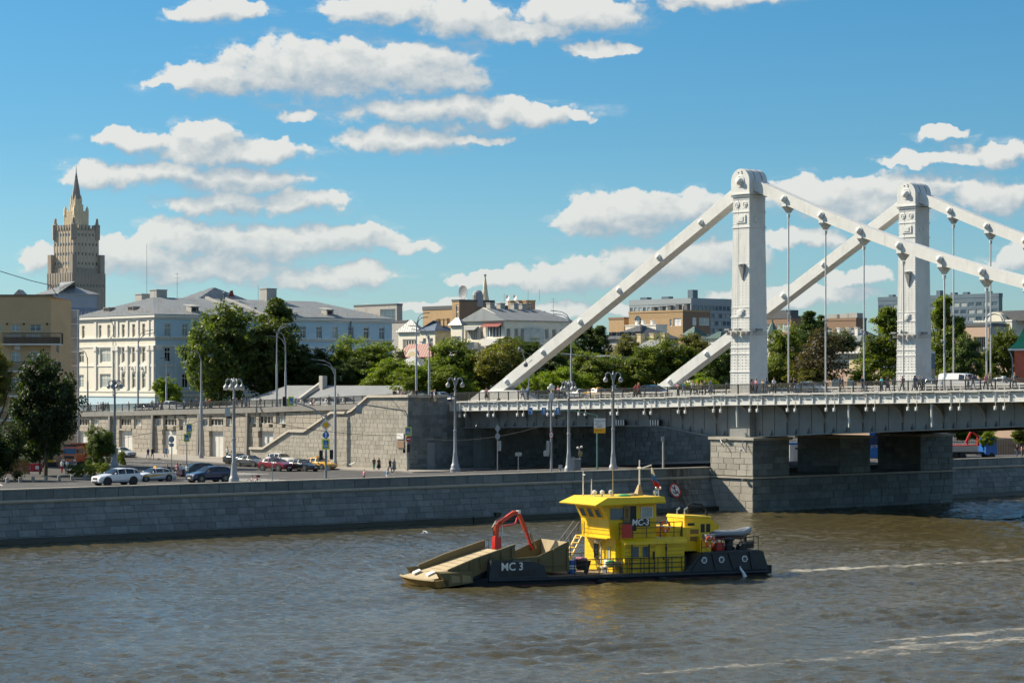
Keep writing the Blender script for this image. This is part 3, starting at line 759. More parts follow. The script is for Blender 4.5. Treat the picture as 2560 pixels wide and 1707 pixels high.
# pipes and warning blocks under the deck
for x, y0, y1 in ((1845, 1014, 1068), (2125, 1008, 1068), (2332, 1008, 1067)):
    s, z1 = on_t(x, y1, 0.5); b = MB(); b.tube([bl(s - .15, 0.45, deck_z(s) - 1.3), bl(s, 0.4, z1)], 0.13, n=8); b.build('drain_pipe', MAT['bridge_white'], bridge)
for x in (1550, 1636):
    s, z = on_t(x, 1056, 1.9)
    b = MB(); b.box(bl(s, 2.02, z), (1.75, 0.3, 0.72), ax=(U, V, ZV)); w_ = b.build('clearance_marker', MAT['black'], bridge)
    b = MB()
    for k in range(4): b.box(bl(s - .66 + k * .44, 1.86, z), (0.2, 0.04, 0.68), ax=(U, V, ZV))
    b.build('white_bar', MAT['white_paint'], w_)
# pylons
def pylon(tc):
    p = MB(); sc_ = -3.6
    def ring(z, hs, ht): return [bl(sc_ - hs, tc - ht, z), bl(sc_ + hs, tc - ht, z), bl(sc_ + hs, tc + ht, z), bl(sc_ - hs, tc + ht, z)]
    prof = [(13.0, 1.58, 1.55), (16.0, 1.55, 1.52), (27.0, 1.42, 1.40), (33.0, 1.33, 1.33), (36.7, 1.33, 1.33)]
    pb = MB(); pb.hexa(ring(8.55, 1.62, 1.6), ring(13.0, 1.58, 1.55)); pb.build('pylon_base', MAT['bridge_grey'], bridge)  # deck's shadow put into the colour: grey below deck, white above
    for (z0, a0, b0), (z1, a1, b1) in zip(prof, prof[1:]): p.hexa(ring(z0, a0, b0), ring(z1, a1, b1))
    py_ = p.build('pylon', MAT['bridge_white'], bridge)
    hs = lambda z: float(np.interp(z, [q[0] for q in prof], [q[1] for q in prof]))
    for z, e, h in ((16.2, .07, .12), (18.3, .06, .10), (19.0, .06, .10), (22.6, .07, .14), (23.7, .05, .08), (28.8, .03, .05), (33.1, .10, .14), (34.9, .09, .14), (36.4, .06, .1), (36.75, .20, .16), (36.98, .32, .16)):
        b = MB(); b.hexa(ring(z - h / 2, hs(z) + e, hs(z) - .02 + e), ring(z + h / 2, hs(z) + e, hs(z) - .02 + e)); b.build('moulding', MAT['bridge_white'], py_)
    # riveted plate seams
    b = MB()
    for z in [14.4 + .36 * k for k in range(62)]:
        w = hs(z)
        for a in (-.93, -.6, -.2, .2, .55, .93):
            b.box(bl(sc_ + a * w, tc - w + .02, z), (0.13, 0.09, 0.07), ax=(U, V, ZV))
            b.box(bl(sc_ + w - .01, tc + a * w, z), (0.09, 0.13, 0.07), ax=(U, V, ZV))
    o = b.build('rivets', MAT['bridge_white'], py_); o['kind'] = 'stuff'
    b = MB()
    for (z0, a0, b0), (z1, a1, b1) in zip(prof, prof[1:]): b.hexa([bl(sc_ - .47, tc - b0 - .012, z0), bl(sc_ - .42, tc - b0 - .012, z0), bl(sc_ - .42, tc - b0 + .1, z0), bl(sc_ - .47, tc - b0 + .1, z0)], [bl(sc_ - .47, tc - b1 - .012, z1), bl(sc_ - .42, tc - b1 - .012, z1), bl(sc_ - .42, tc - b1 + .1, z1), bl(sc_ - .47, tc - b1 + .1, z1)])
    b.build('plate_seam', MAT['bridge_grey'], py_)
    # roundels and panels
    for dx in (-.62, .62):
        b = MB(); b.lathe(bl(sc_ + dx, tc - 1.30, 35.75), [(0.36, 0), (0.36, .10), (0.28, .12), (.26, .07), (.12, .07), (.1, .14), (.0, .15)], n=16, axis=-V); b.build('roundel', MAT['bridge_white'], py_)
    b = MB(); b.lathe(bl(sc_ + 1.28, tc - .2, 34.0), [(0.42, 0), (0.42, .12), (.34, .13), (.32, .08), (.1, .09), (0, .1)], n=16, axis=U); b.build('roundel', MAT['bridge_white'], py_)
    b = MB(); b.box(bl(sc_, tc - 1.36, 34.05), (1.5, .14, .9), ax=(U, V, ZV)); b.box(bl(sc_, tc - 1.44, 34.05), (.8, .1, .5), ax=(U, V, ZV)); b.build('panel', MAT['bridge_white'], py_)
    b = MB(); b.box(bl(sc_ + .1, tc - 1.52, 23.1), (0.95, .12, .8), ax=(U, V, ZV)); b.lathe(bl(sc_ + .1, tc - 1.56, 23.1), [(.36, 0), (.36, .1), (.25, .12), (0, .12)], n=12, axis=-V); b.build('shield', MAT['bridge_white'], py_)
    # projecting light brackets
    b = MB()
    b.prism([bl(sc_ - .05, tc - 1.45, 28.7), bl(sc_ + .35, tc - 1.95, 28.6), bl(sc_ + .75, tc - 1.45, 28.7)], ZV * .12)
    b.hexa([bl(sc_ + .3, tc - 1.5, 26.9), bl(sc_ + .42, tc - 1.5, 26.9), bl(sc_ + .42, tc - 1.42, 26.9), bl(sc_ + .3, tc - 1.42, 26.9)],
           [bl(sc_ - .1, tc - 1.75, 28.7), bl(sc_ + .8, tc - 1.75, 28.7), bl(sc_ + .8, tc - 1.40, 28.7), bl(sc_ - .1, tc - 1.40, 28.7)])
    b.build('light_bracket', MAT['bridge_grey'], py_)
    b = MB()
    for q in range(4): b.box(bl(sc_, tc - 2.0 - .01 * q, 20.55 + .15 * q), (3.6, .05, .04), ax=(U, V, ZV))
    for a in (-1.6, -.8, 0, .8, 1.6): b.box(bl(sc_ + a, tc - 1.8, 20.7), (.07, .5, .4), ax=(U, V, ZV))
    for a in (-1.5, .1): b.box(bl(sc_ + a, tc - 2.0, 21.15), (.8, .45, .22), ax=(U, V, ZV))
    for q in range(3): b.box(bl(sc_ + 2.05, tc, 20.55 + .15 * q), (.05, 3.0, .04), ax=(U, V, ZV))
    b.box(bl(sc_ + 2.0, tc - .4, 21.1), (.4, .8, .3), ax=(U, V, ZV)); b.build('light_gantry', MAT['bridge_grey'], py_)
    # head: arched saddle housing with pin
    b = MB(); hz = 38.45; r = 1.48; arc = [bl(sc_ + r * math.cos(a), tc - 1.5, hz + r * math.sin(a)) for a in [math.pi * k / 18 for k in range(19)]]
    arc += [bl(sc_ - 1.48, tc - 1.5, 37.05), bl(sc_ + 1.48, tc - 1.5, 37.05)]
    b.prism(arc, V * 3.0); hd = b.build('saddle_housing', MAT['bridge_white'], py_, smooth=True)
    b = MB()
    for dt in (-0.55, 0.6):
        arc = [bl(sc_ + (r + .04) * math.cos(a), tc + dt, hz + (r + .04) * math.sin(a)) for a in [math.pi * k / 18 for k in range(19)]]
        arc2 = [bl(sc_ + (r - .1) * math.cos(a), tc + dt, hz + (r - .1) * math.sin(a)) for a in [math.pi * k / 18 for k in range(18, -1, -1)]]
        b.prism(arc + arc2, V * .08)
    b.build('seam_band', MAT['bridge_grey'], hd)
    for sg in (-1, 1):
        b = MB(); b.lathe(bl(sc_, tc + sg * 1.48, hz), [(.72, 0), (.72, .08), (.60, .10), (.58, .05), (.46, .06), (.44, .22), (.34, .40), (.18, .50), (0, .53)], n=20, axis=V * sg); b.build('pin_cap', MAT['bridge_white'], hd, smooth=True)
    for dx, dz in ((-.3, 1.05), (.25, 1.15), (.28, .95)):
        b = MB(); b.box(bl(sc_ + dx, tc - 1.52, hz + dz), (.13, .06, .13), ax=(U, V, ZV)); b.build('bolt', MAT['bridge_grey'], hd)
for tc in (3.1, 32.7): pylon(tc)
# chains: box links, pins, hangers
BK = [(-46.7, 15.07), (-39.5, 18.86), (-32.35, 22.6), (-25.2, 26.38), (-18.1, 30.2), (-10.85, 34.07), (-3.6, 38.0)]
def mz(s): return 19.9 + 0.00234 * (s - 87.0) ** 2 - 0.42 * math.exp(-((s - 2.7) / 10) ** 2) * 0
MN = [(-3.6, 38.55)] + [(2.7 + 5.73 * k, z) for k, z in enumerate((36.08, 33.89, 31.87, 29.98, 28.25, 26.7, 25.3, 24.05, 22.95, 22.0, 21.2, 20.6, 20.15, 19.9, 19.8, 19.8, 19.9, 20.15, 20.6))]
pin = MB(); pin.lathe((0, 0, 0), [(.46, 0), (.46, .03), (.36, .04), (.35, .14), (.28, .27), (.15, .35), (0, .37)], n=16); pin_m = pin.mesh('pin', MAT['bridge_white'], True)
rod = MB()
gus = MB(); gus.hexa([(-.14, -.2, -1.6), (.14, -.2, -1.6), (.14, .2, -1.6), (-.14, .2, -1.6)], [(-.34, -.82, -.85), (.34, -.82, -.85), (.34, .82, -.85), (-.34, .82, -.85)])
gus.hexa([(-.34, -.82, -.85), (.34, -.82, -.85), (.34, .82, -.85), (-.34, .82, -.85)], [(-.32, -.80, -.1), (.32, -.80, -.1), (.32, .80, -.1), (-.32, .80, -.1)])
gus.cyl((0, 0, -1.7), (0, 0, -2.1), .2, .16); gus_m = gus.mesh('hanger_socket', MAT['bridge_white'])
clampm = MB(); clampm.cyl((0, 0, -.9), (0, 0, 0.2), .16, .14); clampm.box((-.3, 0, .55), (.55, .16, .14)); clampm.ball((-.35, -.1, .7), .2, 8, 5); clampm.box((.15, .15, .62), (.4, .14, .12)); clamp_me = clampm.mesh('hanger_clamp', MAT['pole_grey'])
for tc in (3.1, 32.7):
    for pts, hh, nm in ((BK, 0.68, 'back_stay_link'), (MN, 0.60, 'chain_link')):
        for (s0, z0), (s1, z1) in zip(pts, pts[1:]):
            d = (U * (s1 - s0) + ZV * (z1 - z0)).normalized(); up = V.cross(d); up = up if up.z > 0 else -up
            p0, p1 = bl(s0, tc, z0), bl(s1, tc, z1); b = MB(); hw = V * 0.75
            b.hexa([p0 - hw - up * hh, p1 - hw - up * hh, p1 + hw - up * hh, p0 + hw - up * hh],
                   [p0 - hw + up * hh, p1 - hw + up * hh, p1 + hw + up * hh, p0 + hw + up * hh])
            b.box((p0 + p1) / 2 + up * (hh + .02) - V * .70, ((p1 - p0).length, .06, .05), ax=(d, V, up)); b.build(nm, MAT['bridge_white'], bridge)
        for k, (s, z) in enumerate(pts):
            if abs(s + 3.6) < .1: continue
            for sg in (-1, 1): inst('pin', pin_m, bridge, mat=frame(bl(s, tc + sg * (.80 if nm == 'chain_link' else .75), z), U, ZV * sg * -1, V * sg))
            if nm == 'chain_link':
                inst('hanger_socket', gus_m, bridge, mat=frame(bl(s, tc, z), U, V, ZV))
                b = MB(); b.cyl(bl(s, tc, deck_z(s) - .3), bl(s, tc, z - 1.7), 0.088, n=8); h_ = b.build('hanger', MAT['bridge_white'], bridge)
                zc = [22.7, 21.5, 20.2, 20.0, 18.9, 18.0, 17.6][k - 1] if k < 8 else 17.5
                inst('hanger_clamp', clamp_me, bridge, mat=frame(bl(s, tc, zc), U * .72, V * .72, ZV * .8))
    # lower end of the stay and its concrete seat
    (s0, z0), (s1, z1) = BK[0], BK[1]; d = (U * (s1 - s0) + ZV * (z1 - z0)).normalized(); up = V.cross(d); up = up if up.z > 0 else -up
    p1 = bl(s0, tc, z0); p0 = p1 - d * 4.6; hw = V * .75; b = MB()
    b.hexa([p0 - hw - up * .68, p1 - hw - up * .68, p1 + hw - up * .68, p0 + hw - up * .68], [p0 - hw + up * .68, p1 - hw + up * .68, p1 + hw + up * .68, p0 + hw + up * .68]); b.build('back_stay_link', MAT['bridge_white'], bridge)
    sz = deck_z(-49) ; b = MB()
    b.hexa([bl(-54.5, tc - 1.3, sz - .3), bl(-41.5, tc - 1.3, sz - .3), bl(-41.5, tc + 1.3, sz - .3), bl(-54.5, tc + 1.3, sz - .3)],
           [bl(-51.5, tc - 1.0, sz + 1.35), bl(-44.5, tc - 1.0, sz + 1.35), bl(-44.5, tc + 1.0, sz + 1.35), bl(-51.5, tc + 1.0, sz + 1.35)]); b.build('stay_seat', MAT['bridge_white'], bridge)
# spotlight frame clamped on the near stay
b = MB(); c0 = bl(*((on_t(1330, 900, 1.6)[0], 1.6, on_t(1330, 900, 1.6)[1])))
b.tube([c0, c0 - V * .9 - ZV * .5, c0 - V * .9 + ZV * .9 - U * .8], .06); b.tube([c0 + ZV * .6, c0 - V * .9 + ZV * 1.2 - U * .9], .05)
b.lathe(c0 - V * .9 - ZV * .9 - U * .2, [(.12, 0), (.28, .1), (.3, .4), (.2, .55)], n=10); b.lathe(c0 - V * .9 + ZV * 1.1 - U * 1.3, [(.12, 0), (.28, .1), (.3, .4), (.2, .55)], n=10); b.build('stay_spotlight', MAT['pole_dark'], bridge)
# ================================================================== approach ramp, stairs, abutment
def lay2(parent, stones, P, ea, eb, n, key, depth, limit=300, gap=0.014, rg=rnd, name='stone', by=None):
    stones = sorted(stones, key=by or (lambda r: -(r[1] - r[0]) * (r[3] - r[2]))); rest = MB()
    for i, (a0, a1, b0, b1) in enumerate(stones):
        M4 = frame(P((a0 + a1) / 2, (b0 + b1) / 2), ea * (a1 - a0 - gap), eb * (b1 - b0 - gap), n * (depth + 0.02 * rg.random()))
        if i < limit: inst(name, BLK[key], parent, mat=M4)
        else: rest.add([M4 @ v.co for v in BLK[key].vertices], [tuple(p.vertices) for p in BLK[key].polygons])
    if rest.v: rest.build('further_stones', MAT[key], parent)['kind'] = 'stuff'
ramp = thing('approach_ramp', 'tan stone approach ramp wall with white doors, strip windows and dark fins', 'ramp', L(-110, 10, 3))
RL = Vector(ramp.location); rl = lambda s, t, z=0.0: L(s, t, z) - RL
body = MB(); xs = [-57] + list(range(-62, -230, -6))
for s0, s1 in zip(xs, xs[1:]):
    z0, z1 = deck_z(s0), deck_z(s1)
    body.hexa([rl(s0, -1.4, 1), rl(s1, -1.4, 1), rl(s1, 37.3, 1), rl(s0, 37.3, 1)], [rl(s0, -1.4, z0 - .45), rl(s1, -1.4, z1 - .45), rl(s1, 37.3, z1 - .45), rl(s0, 37.3, z0 - .45)])
body.build('core', MAT['limestone_joint'], ramp)
for nm, t0, t1, top, mm in (('sidewalk', -1.8, 4.5, 0.0, 'pavement'), ('roadway', 4.5, 31.5, -.12, 'asphalt'), ('sidewalk', 31.5, 37.5, 0.0, 'pavement')):
    b = MB()
    for s0, s1 in zip(xs, xs[1:]):
        z0, z1 = deck_z(s0), deck_z(s1)
        b.hexa([rl(s0, t0, z0 - .44), rl(s1, t0, z1 - .44), rl(s1, t1, z1 - .44), rl(s0, t1, z0 - .44)], [rl(s0, t0, z0 + top), rl(s1, t0, z1 + top), rl(s1, t1, z1 + top), rl(s0, t1, z0 + top)])
    b.build(nm, MAT[mm], ramp)
holes = []
DOORS = [(-149.0, -145.3, 7.1), (-136.2, -132.3, 7.4), (-123.4, -119.6, 7.5), (-110.4, -106.7, 7.7), (-97.4, -93.8, 7.9)]
for a, b_, z in DOORS: holes.append((a, b_, 3.0, z))
WIN = []
for x0, x1 in [(194, 223), (228, 246), (274, 293), (299, 328), (335, 354), (380, 402), (408, 440), (448, 467), (500, 518), (523, 558), (565, 580), (618, 640), (647, 682), (690, 714)]:
    a, za = on_t(x0, 1063 if x0 < 610 else 1058, -2); b_, zb = on_t(x1, 1047 if x0 < 610 else 1040, -2); WIN.append((a, b_, za, zb)); holes.append((a, b_, za, zb))
def cut(r):
    a0, a1, b0, b1 = r
    if b1 > deck_z((a0 + a1) / 2) - .55:
        b1 = deck_z((a0 + a1) / 2) - .55
        if b1 - b0 < .25: return None
    for h in holes:
        if a1 > h[0] + .02 and a0 < h[1] - .02 and b1 > h[2] + .02 and b0 < h[3] - .02:
            if a0 < h[0] - .25: a1 = h[0]
            elif a1 > h[1] + .25: a0 = h[1]
            elif b0 < h[2] - .2: b1 = h[2]
            elif b1 > h[3] + .2: b0 = h[3]
            else: return None
    return (a0, a1, b0, b1) if a1 - a0 > .15 else None
rg = random.Random(11)
lay2(ramp, courses(-200, -56, rows_of(3.2, 12.2, 12), 1.1, 1.9, rg, cut), lambda a, b: rl(a, -1.4, b), U, ZV, -V, 'limestone_smooth', 0.6, gap=0.008, by=lambda r: -r[0])
for a, b_, z in DOORS:
    m = MB(); m.box(rl((a + b_) / 2, -1.46, (z + 3.3) / 2), (b_ - a - .05, .08, z - 3.3), ax=(U, V, ZV)); d_ = m.build('door', MAT['door_white'], ramp)
    m = MB(); m.box(rl((a + b_) / 2, -1.51, (z + 3.3) / 2), (.05, .02, z - 3.4), ax=(U, V, ZV)); m.box(rl((a + b_) / 2, -1.51, z - .5), (b_ - a - .2, .02, .05), ax=(U, V, ZV)); m.build('leaf_joint', MAT['pole_grey'], d_)
for i, (a, b_, z0, z1) in enumerate(WIN):
    n = max(2, round((b_ - a) / .85)); m = MB()
    m.box(rl((a + b_) / 2, -1.62, (z0 + z1) / 2), (b_ - a, .06, z1 - z0), ax=(U, V, ZV)); w_ = m.build('window', MAT['glass_pale'] if i % 3 else MAT['glass_dark'], ramp)
    m = MB()
    for k in range(n + 1): m.box(rl(a + (b_ - a) * k / n, -1.68, (z0 + z1) / 2), (.09, .1, z1 - z0), ax=(U, V, ZV))
    for zz in (z0, z1): m.box(rl((a + b_) / 2, -1.685, zz), (b_ - a, .12, .09), ax=(U, V, ZV))
    m.build('frame', MAT['wall_trim'], w_)
for s in (-138.7, -126.0, -113.0, -100.1):
    zt = deck_z(s) - .5; m = MB()
    m.hexa([rl(s - .35, -2.6, 3.2), rl(s + .35, -2.6, 3.2), rl(s + .35, -2, 3.2), rl(s - .35, -2, 3.2)], [rl(s - .22, -2.32, zt), rl(s + .22, -2.32, zt), rl(s + .22, -2, zt), rl(s - .22, -2, zt)]); m.build('fin', MAT['grey_stone'], ramp)
s = -64.5
while s > -200:
    s1 = s - 3.93; z0, z1 = deck_z(s), deck_z(s1); m = MB()
    m.hexa([rl(s - .01, -2.35, z0 - .62), rl(s1 + .01, -2.35, z1 - .62), rl(s1 + .01, -1.82, z1 - .62), rl(s - .01, -1.82, z0 - .62)], [rl(s - .01, -2.35, z0 + .12), rl(s1 + .01, -2.35, z1 + .12), rl(s1 + .01, -1.82, z1 + .12), rl(s - .01, -1.82, z0 + .12)]); m.build('kerb_beam', MAT['grey_stone'], ramp)
    for q in (.25, .75):
        c_ = s - 3.93 * q; inst('railing_panel', RAIL, ramp, mat=frame(rl(c_, -2.0, deck_z(c_) + .1), tilt(c_, BAY), V, ZV))
    s = s1
b = MB()
for s in range(-60, -200, -6): b.box(rl(s - 3, 4.6, deck_z(s - 3) + .5), (6.0, .14, .2), ax=(tilt(s - 3, 6), V, ZV))
b.build('guard_barrier', MAT['white_paint'], ramp)

# stairs and the abutment block
abut = thing('bridge_abutment', 'tan stone block bridge abutment with a zigzag stair parapet', 'abutment', L(-70, -4, 3))
AB = Vector(abut.location); ab = lambda s, t, z=0.0: L(s, t, z) - AB
STAIR = [(-55.7, 13.24), (-64.3, 13.16), (-67.9, 11.25), (-69.1, 10.92), (-72.6, 10.92), (-79.0, 8.27), (-82.6, 8.27), (-89.0, 5.68), (-92.3, 5.66)]
def stz(s): return float(np.interp(-s, [-a for a, _ in STAIR], [z for _, z in STAIR]))
core = MB()
core.prism([ab(s, -6.93, z - .3) for s, z in STAIR] + [ab(-92.3, -6.93, 2.5), ab(-55.78, -6.93, 2.5)], V * 4.91); core.build('core', MAT['limestone_joint'], abut)
core = MB(); core.hexa([ab(-60, -2.0, 2), ab(-56.3, -2.0, 2), ab(-56.3, 66, 2), ab(-60, 66, 2)], [ab(-60, -2.0, 11.3), ab(-56.3, -2.0, 11.3), ab(-56.3, 66, 11.3), ab(-60, 66, 11.3)])
core.hexa([ab(-64, -6.9, 2), ab(-55.78, -6.9, 2), ab(-55.78, -.4, 2), ab(-64, -.4, 2)], [ab(-64, -6.9, 12.3), ab(-55.78, -6.9, 12.3), ab(-55.78, -.4, 12.3), ab(-64, -.4, 12.3)])
core.build('abutment_core', MAT['limestone_joint'], abut)
def cut2(r):
    a0, a1, b0, b1 = r; zt = min(stz(a0), stz(a1)) - .28
    if b0 > zt - .15: return None
    return (a0, a1, b0, min(b1, zt))
rg = random.Random(12)
st_rows = rows_of(3.15, 13.0, 17)
lay2(abut, courses(-92.3, -55.72, st_rows, .55, 1.25, rg, cut2), lambda a, b: ab(a, -6.93, b), U, ZV, -V, 'limestone', 0.05, limit=300, rg=rg)
fill = MB()   # wedge under the raking coping
for (s0, z0), (s1, z1) in zip(STAIR, STAIR[1:]):
    fill.hexa([ab(s0, -6.99, z0 - .9), ab(s1, -6.99, z1 - .9), ab(s1, -6.4, z1 - .9), ab(s0, -6.4, z0 - .9)], [ab(s0, -6.97, z0 - .12), ab(s1, -6.97, z1 - .12), ab(s1, -6.4, z1 - .12), ab(s0, -6.4, z0 - .12)])
fill.build('parapet_wall', MAT['limestone'], abut)
for (s0, z0), (s1, z1) in zip(STAIR, STAIR[1:]):
    m = MB(); m.hexa([ab(s0, -7.25, z0 - .22), ab(s1, -7.25, z1 - .22), ab(s1, -6.3, z1 - .22), ab(s0, -6.3, z0 - .22)], [ab(s0, -7.18, z0 + .1), ab(s1, -7.18, z1 + .1), ab(s1, -6.35, z1 + .1), ab(s0, -6.35, z0 + .1)]); m.build('coping', MAT['coping'], abut)
steps = MB()
for (s0, z0), (s1, z1) in zip(STAIR[1:], STAIR[2:]):
    n = max(1, int(abs(z0 - z1) / .17))
    for k in range(n):
        f0, f1 = k / n, (k + 1) / n
        za, zb = z0 + (z1 - z0) * f1 - 1.1, 2.5
        steps.hexa([ab(s0 + (s1 - s0) * f0, -6.3, zb), ab(s0 + (s1 - s0) * f1, -6.3, zb), ab(s0 + (s1 - s0) * f1, -2.05, zb), ab(s0 + (s1 - s0) * f0, -2.05, zb)],
                   [ab(s0 + (s1 - s0) * f0, -6.3, za), ab(s0 + (s1 - s0) * f1, -6.3, za), ab(s0 + (s1 - s0) * f1, -2.05, za), ab(s0 + (s1 - s0) * f0, -2.05, za)])
o = steps.build('steps', MAT['grey_stone'], abut); o['kind'] = 'stuff'
# river face of the abutment: limestone's shade put in with the darker granite tone
lay2(abut, courses(-6.95, -0.4, rows_of(3.15, 13.0, 17), .8, 1.7, rg), lambda a, b: ab(-55.78, a, b), V, ZV, U, 'granite_bank', 0.07, rg=rg)
lay2(abut, courses(-0.35, 66, rows_of(3.15, 11.2, 12), 1.0, 2.0, rg), lambda a, b: ab(-56.3, a, b), V, ZV, U, 'granite_bank', 0.15, rg=rg)
m = MB(); m.hexa([ab(-56.6, -7.2, 13.02), ab(-55.45, -7.2, 13.02), ab(-55.45, -.35, 13.02), ab(-56.6, -.35, 13.02)], [ab(-56.6, -7.15, 13.34), ab(-55.5, -7.15, 13.34), ab(-55.5, -.35, 13.34), ab(-56.6, -.35, 13.34)]); m.build('coping', MAT['coping'], abut)
m = MB(); m.hexa([ab(-64.2, -1.0, 12.2), ab(-55.8, -1.0, 12.2), ab(-55.8, -.3, 12.2), ab(-64.2, -.3, 12.2)], [ab(-64.2, -1.0, 13.3), ab(-55.8, -1.0, 13.3), ab(-55.8, -.3, 13.3), ab(-64.2, -.3, 13.3)]); m.build('inner_parapet', MAT['coping'], abut)
t0 = t_at(1068, -55.7); t1 = t_at(1086, -55.7); m = MB(); m.box(ab(-55.68, (t0 + t1) / 2, 5.2), (.1, t1 - t0, 3.6), ax=(U, V, ZV)); m.build('service_door', MAT['pole_grey'], abut)
for x0, x1, y0, y1, mm, nm in ((993, 1010, 1083, 1097, 'sign_white', 'notice_board'), (994, 1011, 1102, 1119, 'brick_brown', 'plaque')):
    a, za = on_t(x0, y1, -7.0); b_, zb = on_t(x1, y0, -7.0); m = MB(); m.box(ab((a + b_) / 2, -7.06, (za + zb) / 2), (b_ - a, .08, zb - za), ax=(U, V, ZV)); m.build(nm, MAT[mm], abut)
# pilaster under the bridge
m = MB(); m.box(ab(-55.2, 5.5, 7.0), (1.6, 2.4, 8.4), ax=(U, V, ZV)); m.build('pilaster', MAT['granite_bank'], abut)
# ================================================================== work boat
def text_mesh(txt, size, m, name='lettering', ext=0.01, shear=0.0, bold=0.0):
    cu = bpy.data.curves.new(name, 'FONT'); cu.body = txt; cu.size = size; cu.extrude = ext; cu.align_x = 'CENTER'; cu.align_y = 'CENTER'; cu.shear = shear; cu.offset = bold; cu.resolution_u = 3
    o = bpy.data.objects.new(name, cu); COL.objects.link(o)
    me = bpy.data.meshes.new_from_object(o.evaluated_get(bpy.context.evaluated_depsgraph_get())); me.name = name
    bpy.data.objects.remove(o); bpy.data.curves.remove(cu); me.materials.clear(); me.materials.append(m); return me
boat = thing('work_boat', 'yellow and navy river cleaning boat with bow ramp and red crane', 'boat', (18.68, 191.04, 0.0), math.atan2(-.451, -.892))
def bx(name, mm, a0, a1, y0, y1, z0, z1, parent=boat):
    return MB().box(((a0 + a1) / 2, (y0 + y1) / 2, (z0 + z1) / 2), (a1 - a0, y1 - y0, z1 - z0)).build(name, MAT[mm], parent)
def sideprism(name, mm, prof, y0, y1, parent=boat):
    return MB().prism([(a, y0, z) for a, z in prof], (0, y1 - y0, 0)).build(name, MAT[mm], parent)
# hull
h = MB(); st_ = [(0.2, 3.0, .45), (1.5, 3.3, .48), (8, 3.3, .5), (22, 3.3, .58), (24.6, 3.2, .62), (26.2, 2.6, .4)]
rings = [[(a, -w, z), (a, w, z), (a + (0.5 if a < 1 else -.3 if a > 24 else 0), w * .93, -.7), (a + (0.5 if a < 1 else -.3 if a > 24 else 0), -w * .93, -.7)] for a, w, z in st_]
vs_ = [p for r in rings for p in r]; fs_ = []
for i in range(len(rings) - 1):
    for k in range(4): fs_.append((i * 4 + k, i * 4 + (k + 1) % 4, (i + 1) * 4 + (k + 1) % 4, (i + 1) * 4 + k))
fs_ += [(3, 2, 1, 0), tuple(range(len(vs_) - 4, len(vs_)))]
h.add(vs_, fs_); hull = h.build('hull', MAT['boat_navy'], boat)
m = MB()
for y in (3.33, -3.33):
    m.tube([(.3, y, .30), (8, y, .34), (22, y, .42), (24.5, y * .98, .46)], .13, n=8)
m.build('rubbing_strake', MAT['boat_navy'], hull)
m = MB()
for y in (3.29, -3.29): m.box((13, y, .02), (22, .03, .10))
m.build('boot_stripe', MAT['boat_hullred'], hull)
bx('deck', 'deck_brown', 7.6, 22.4, -3.2, 3.2, .52, .60)
for a in (15.2, 9.9):
    m = MB(); m.lathe((a, 3.5, -.1), [(.28, 0), (.40, .12), (.40, .25), (.28, .36)], n=14); m.build('tyre_fender', MAT['rubber'], boat)
# bow side boxes
for sy in (1, -1):
    pr = [(19.6, .5), (19.95, 1.45), (20.9, 1.78), (24.3, 1.92), (24.5, .55)]
    sideprism('bow_bulwark', 'boat_navy', pr, sy * 2.75, sy * 3.32)
for a0, a1, z0, z1 in ((21.1, 22.6, .72, 1.12), (20.6, 20.95, .75, 1.2), (22.9, 23.6, .7, 1.6)):
    bx('scupper', 'black', a0, a1, 3.315, 3.335, z0, z1)
me = text_mesh('MC 3', .82, MAT['sign_white'], bold=.012); inst('lettering', me, boat, mat=frame(Vector((22.6, 3.345, 1.42)), Vector((-1, 0, 0)), ZV, Vector((0, 1, 0))))
# ramp: floor, sides with ribs, wings, worn lip
fl = [(22.0, 2.42), (28.3, .72), (28.9, .62), (28.9, .50), (28.2, .52), (22.0, 2.20)]
sideprism('ramp_floor', 'ramp_sand', fl, -2.5, 2.5)
seam = MB()
for k in range(1, 9):
    a = 22.0 + k * .68; z = 2.42 - (a - 22) * .27 + .012; seam.box((a, 0, z), (.03, 4.9, .012), ax=(Vector((1, 0, -.27)).normalized(), Vector((0, 1, 0)), Vector((.27, 0, 1)).normalized()))
seam.build('floor_seams', MAT['boat_olive'], boat)['kind'] = 'stuff'
for sy in (1, -1):
    pr = [(22.0, 2.05), (22.0, 2.98), (25.4, 2.02), (27.5, 1.28), (27.7, .62), (26.6, .30)]
    w_ = sideprism('ramp_side', 'boat_olive', pr, sy * 2.5, sy * 2.62)
    for k in range(6):
        a = 22.3 + k * .85; m = MB(); z1 = 2.90 - (a - 22) * .285; m.box((a, sy * 2.68, z1 - .38), (.10, .12, .78)); m.build('rib', MAT['boat_olive'], w_)
    m = MB(); m.tube([(22.0, sy * 2.58, 3.0), (25.4, sy * 2.58, 2.04), (27.5, sy * 2.58, 1.3)], .06); m.build('top_rail', MAT['boat_sand'], w_)
    # wing at the mouth
    m = MB(); y0, y1 = sy * 2.55, sy * 3.0
    m.hexa([(25.6, y0, .35), (27.8, y0, .10), (27.8, y1, .10), (25.6, y1, .35)], [(25.7, y0, 1.25), (28.5, y0, 1.22), (28.3, y1, 1.12), (25.7, y1, 1.12)])
    wg = m.build('mouth_wing', MAT['boat_olive'], boat)
    for a, c_ in ((26.1, 'boat_sand'), (27.0, 'boat_sand')):
        m = MB(); m.prism([(a - .35, y1, .42), (a + .4, y1, .38), (a + .4, y1, .95), (a - .25, y1, .85)], (0, sy * .02, 0)); m.build('lightening_hole', MAT[c_], wg)
m = MB(); n = 12; pts = []
for k in range(n + 1):
    y = -3.0 + 6.0 * k / n; e = 28.75 + .45 * (1 - (y / 3.0) ** 2); pts.append((e, y))
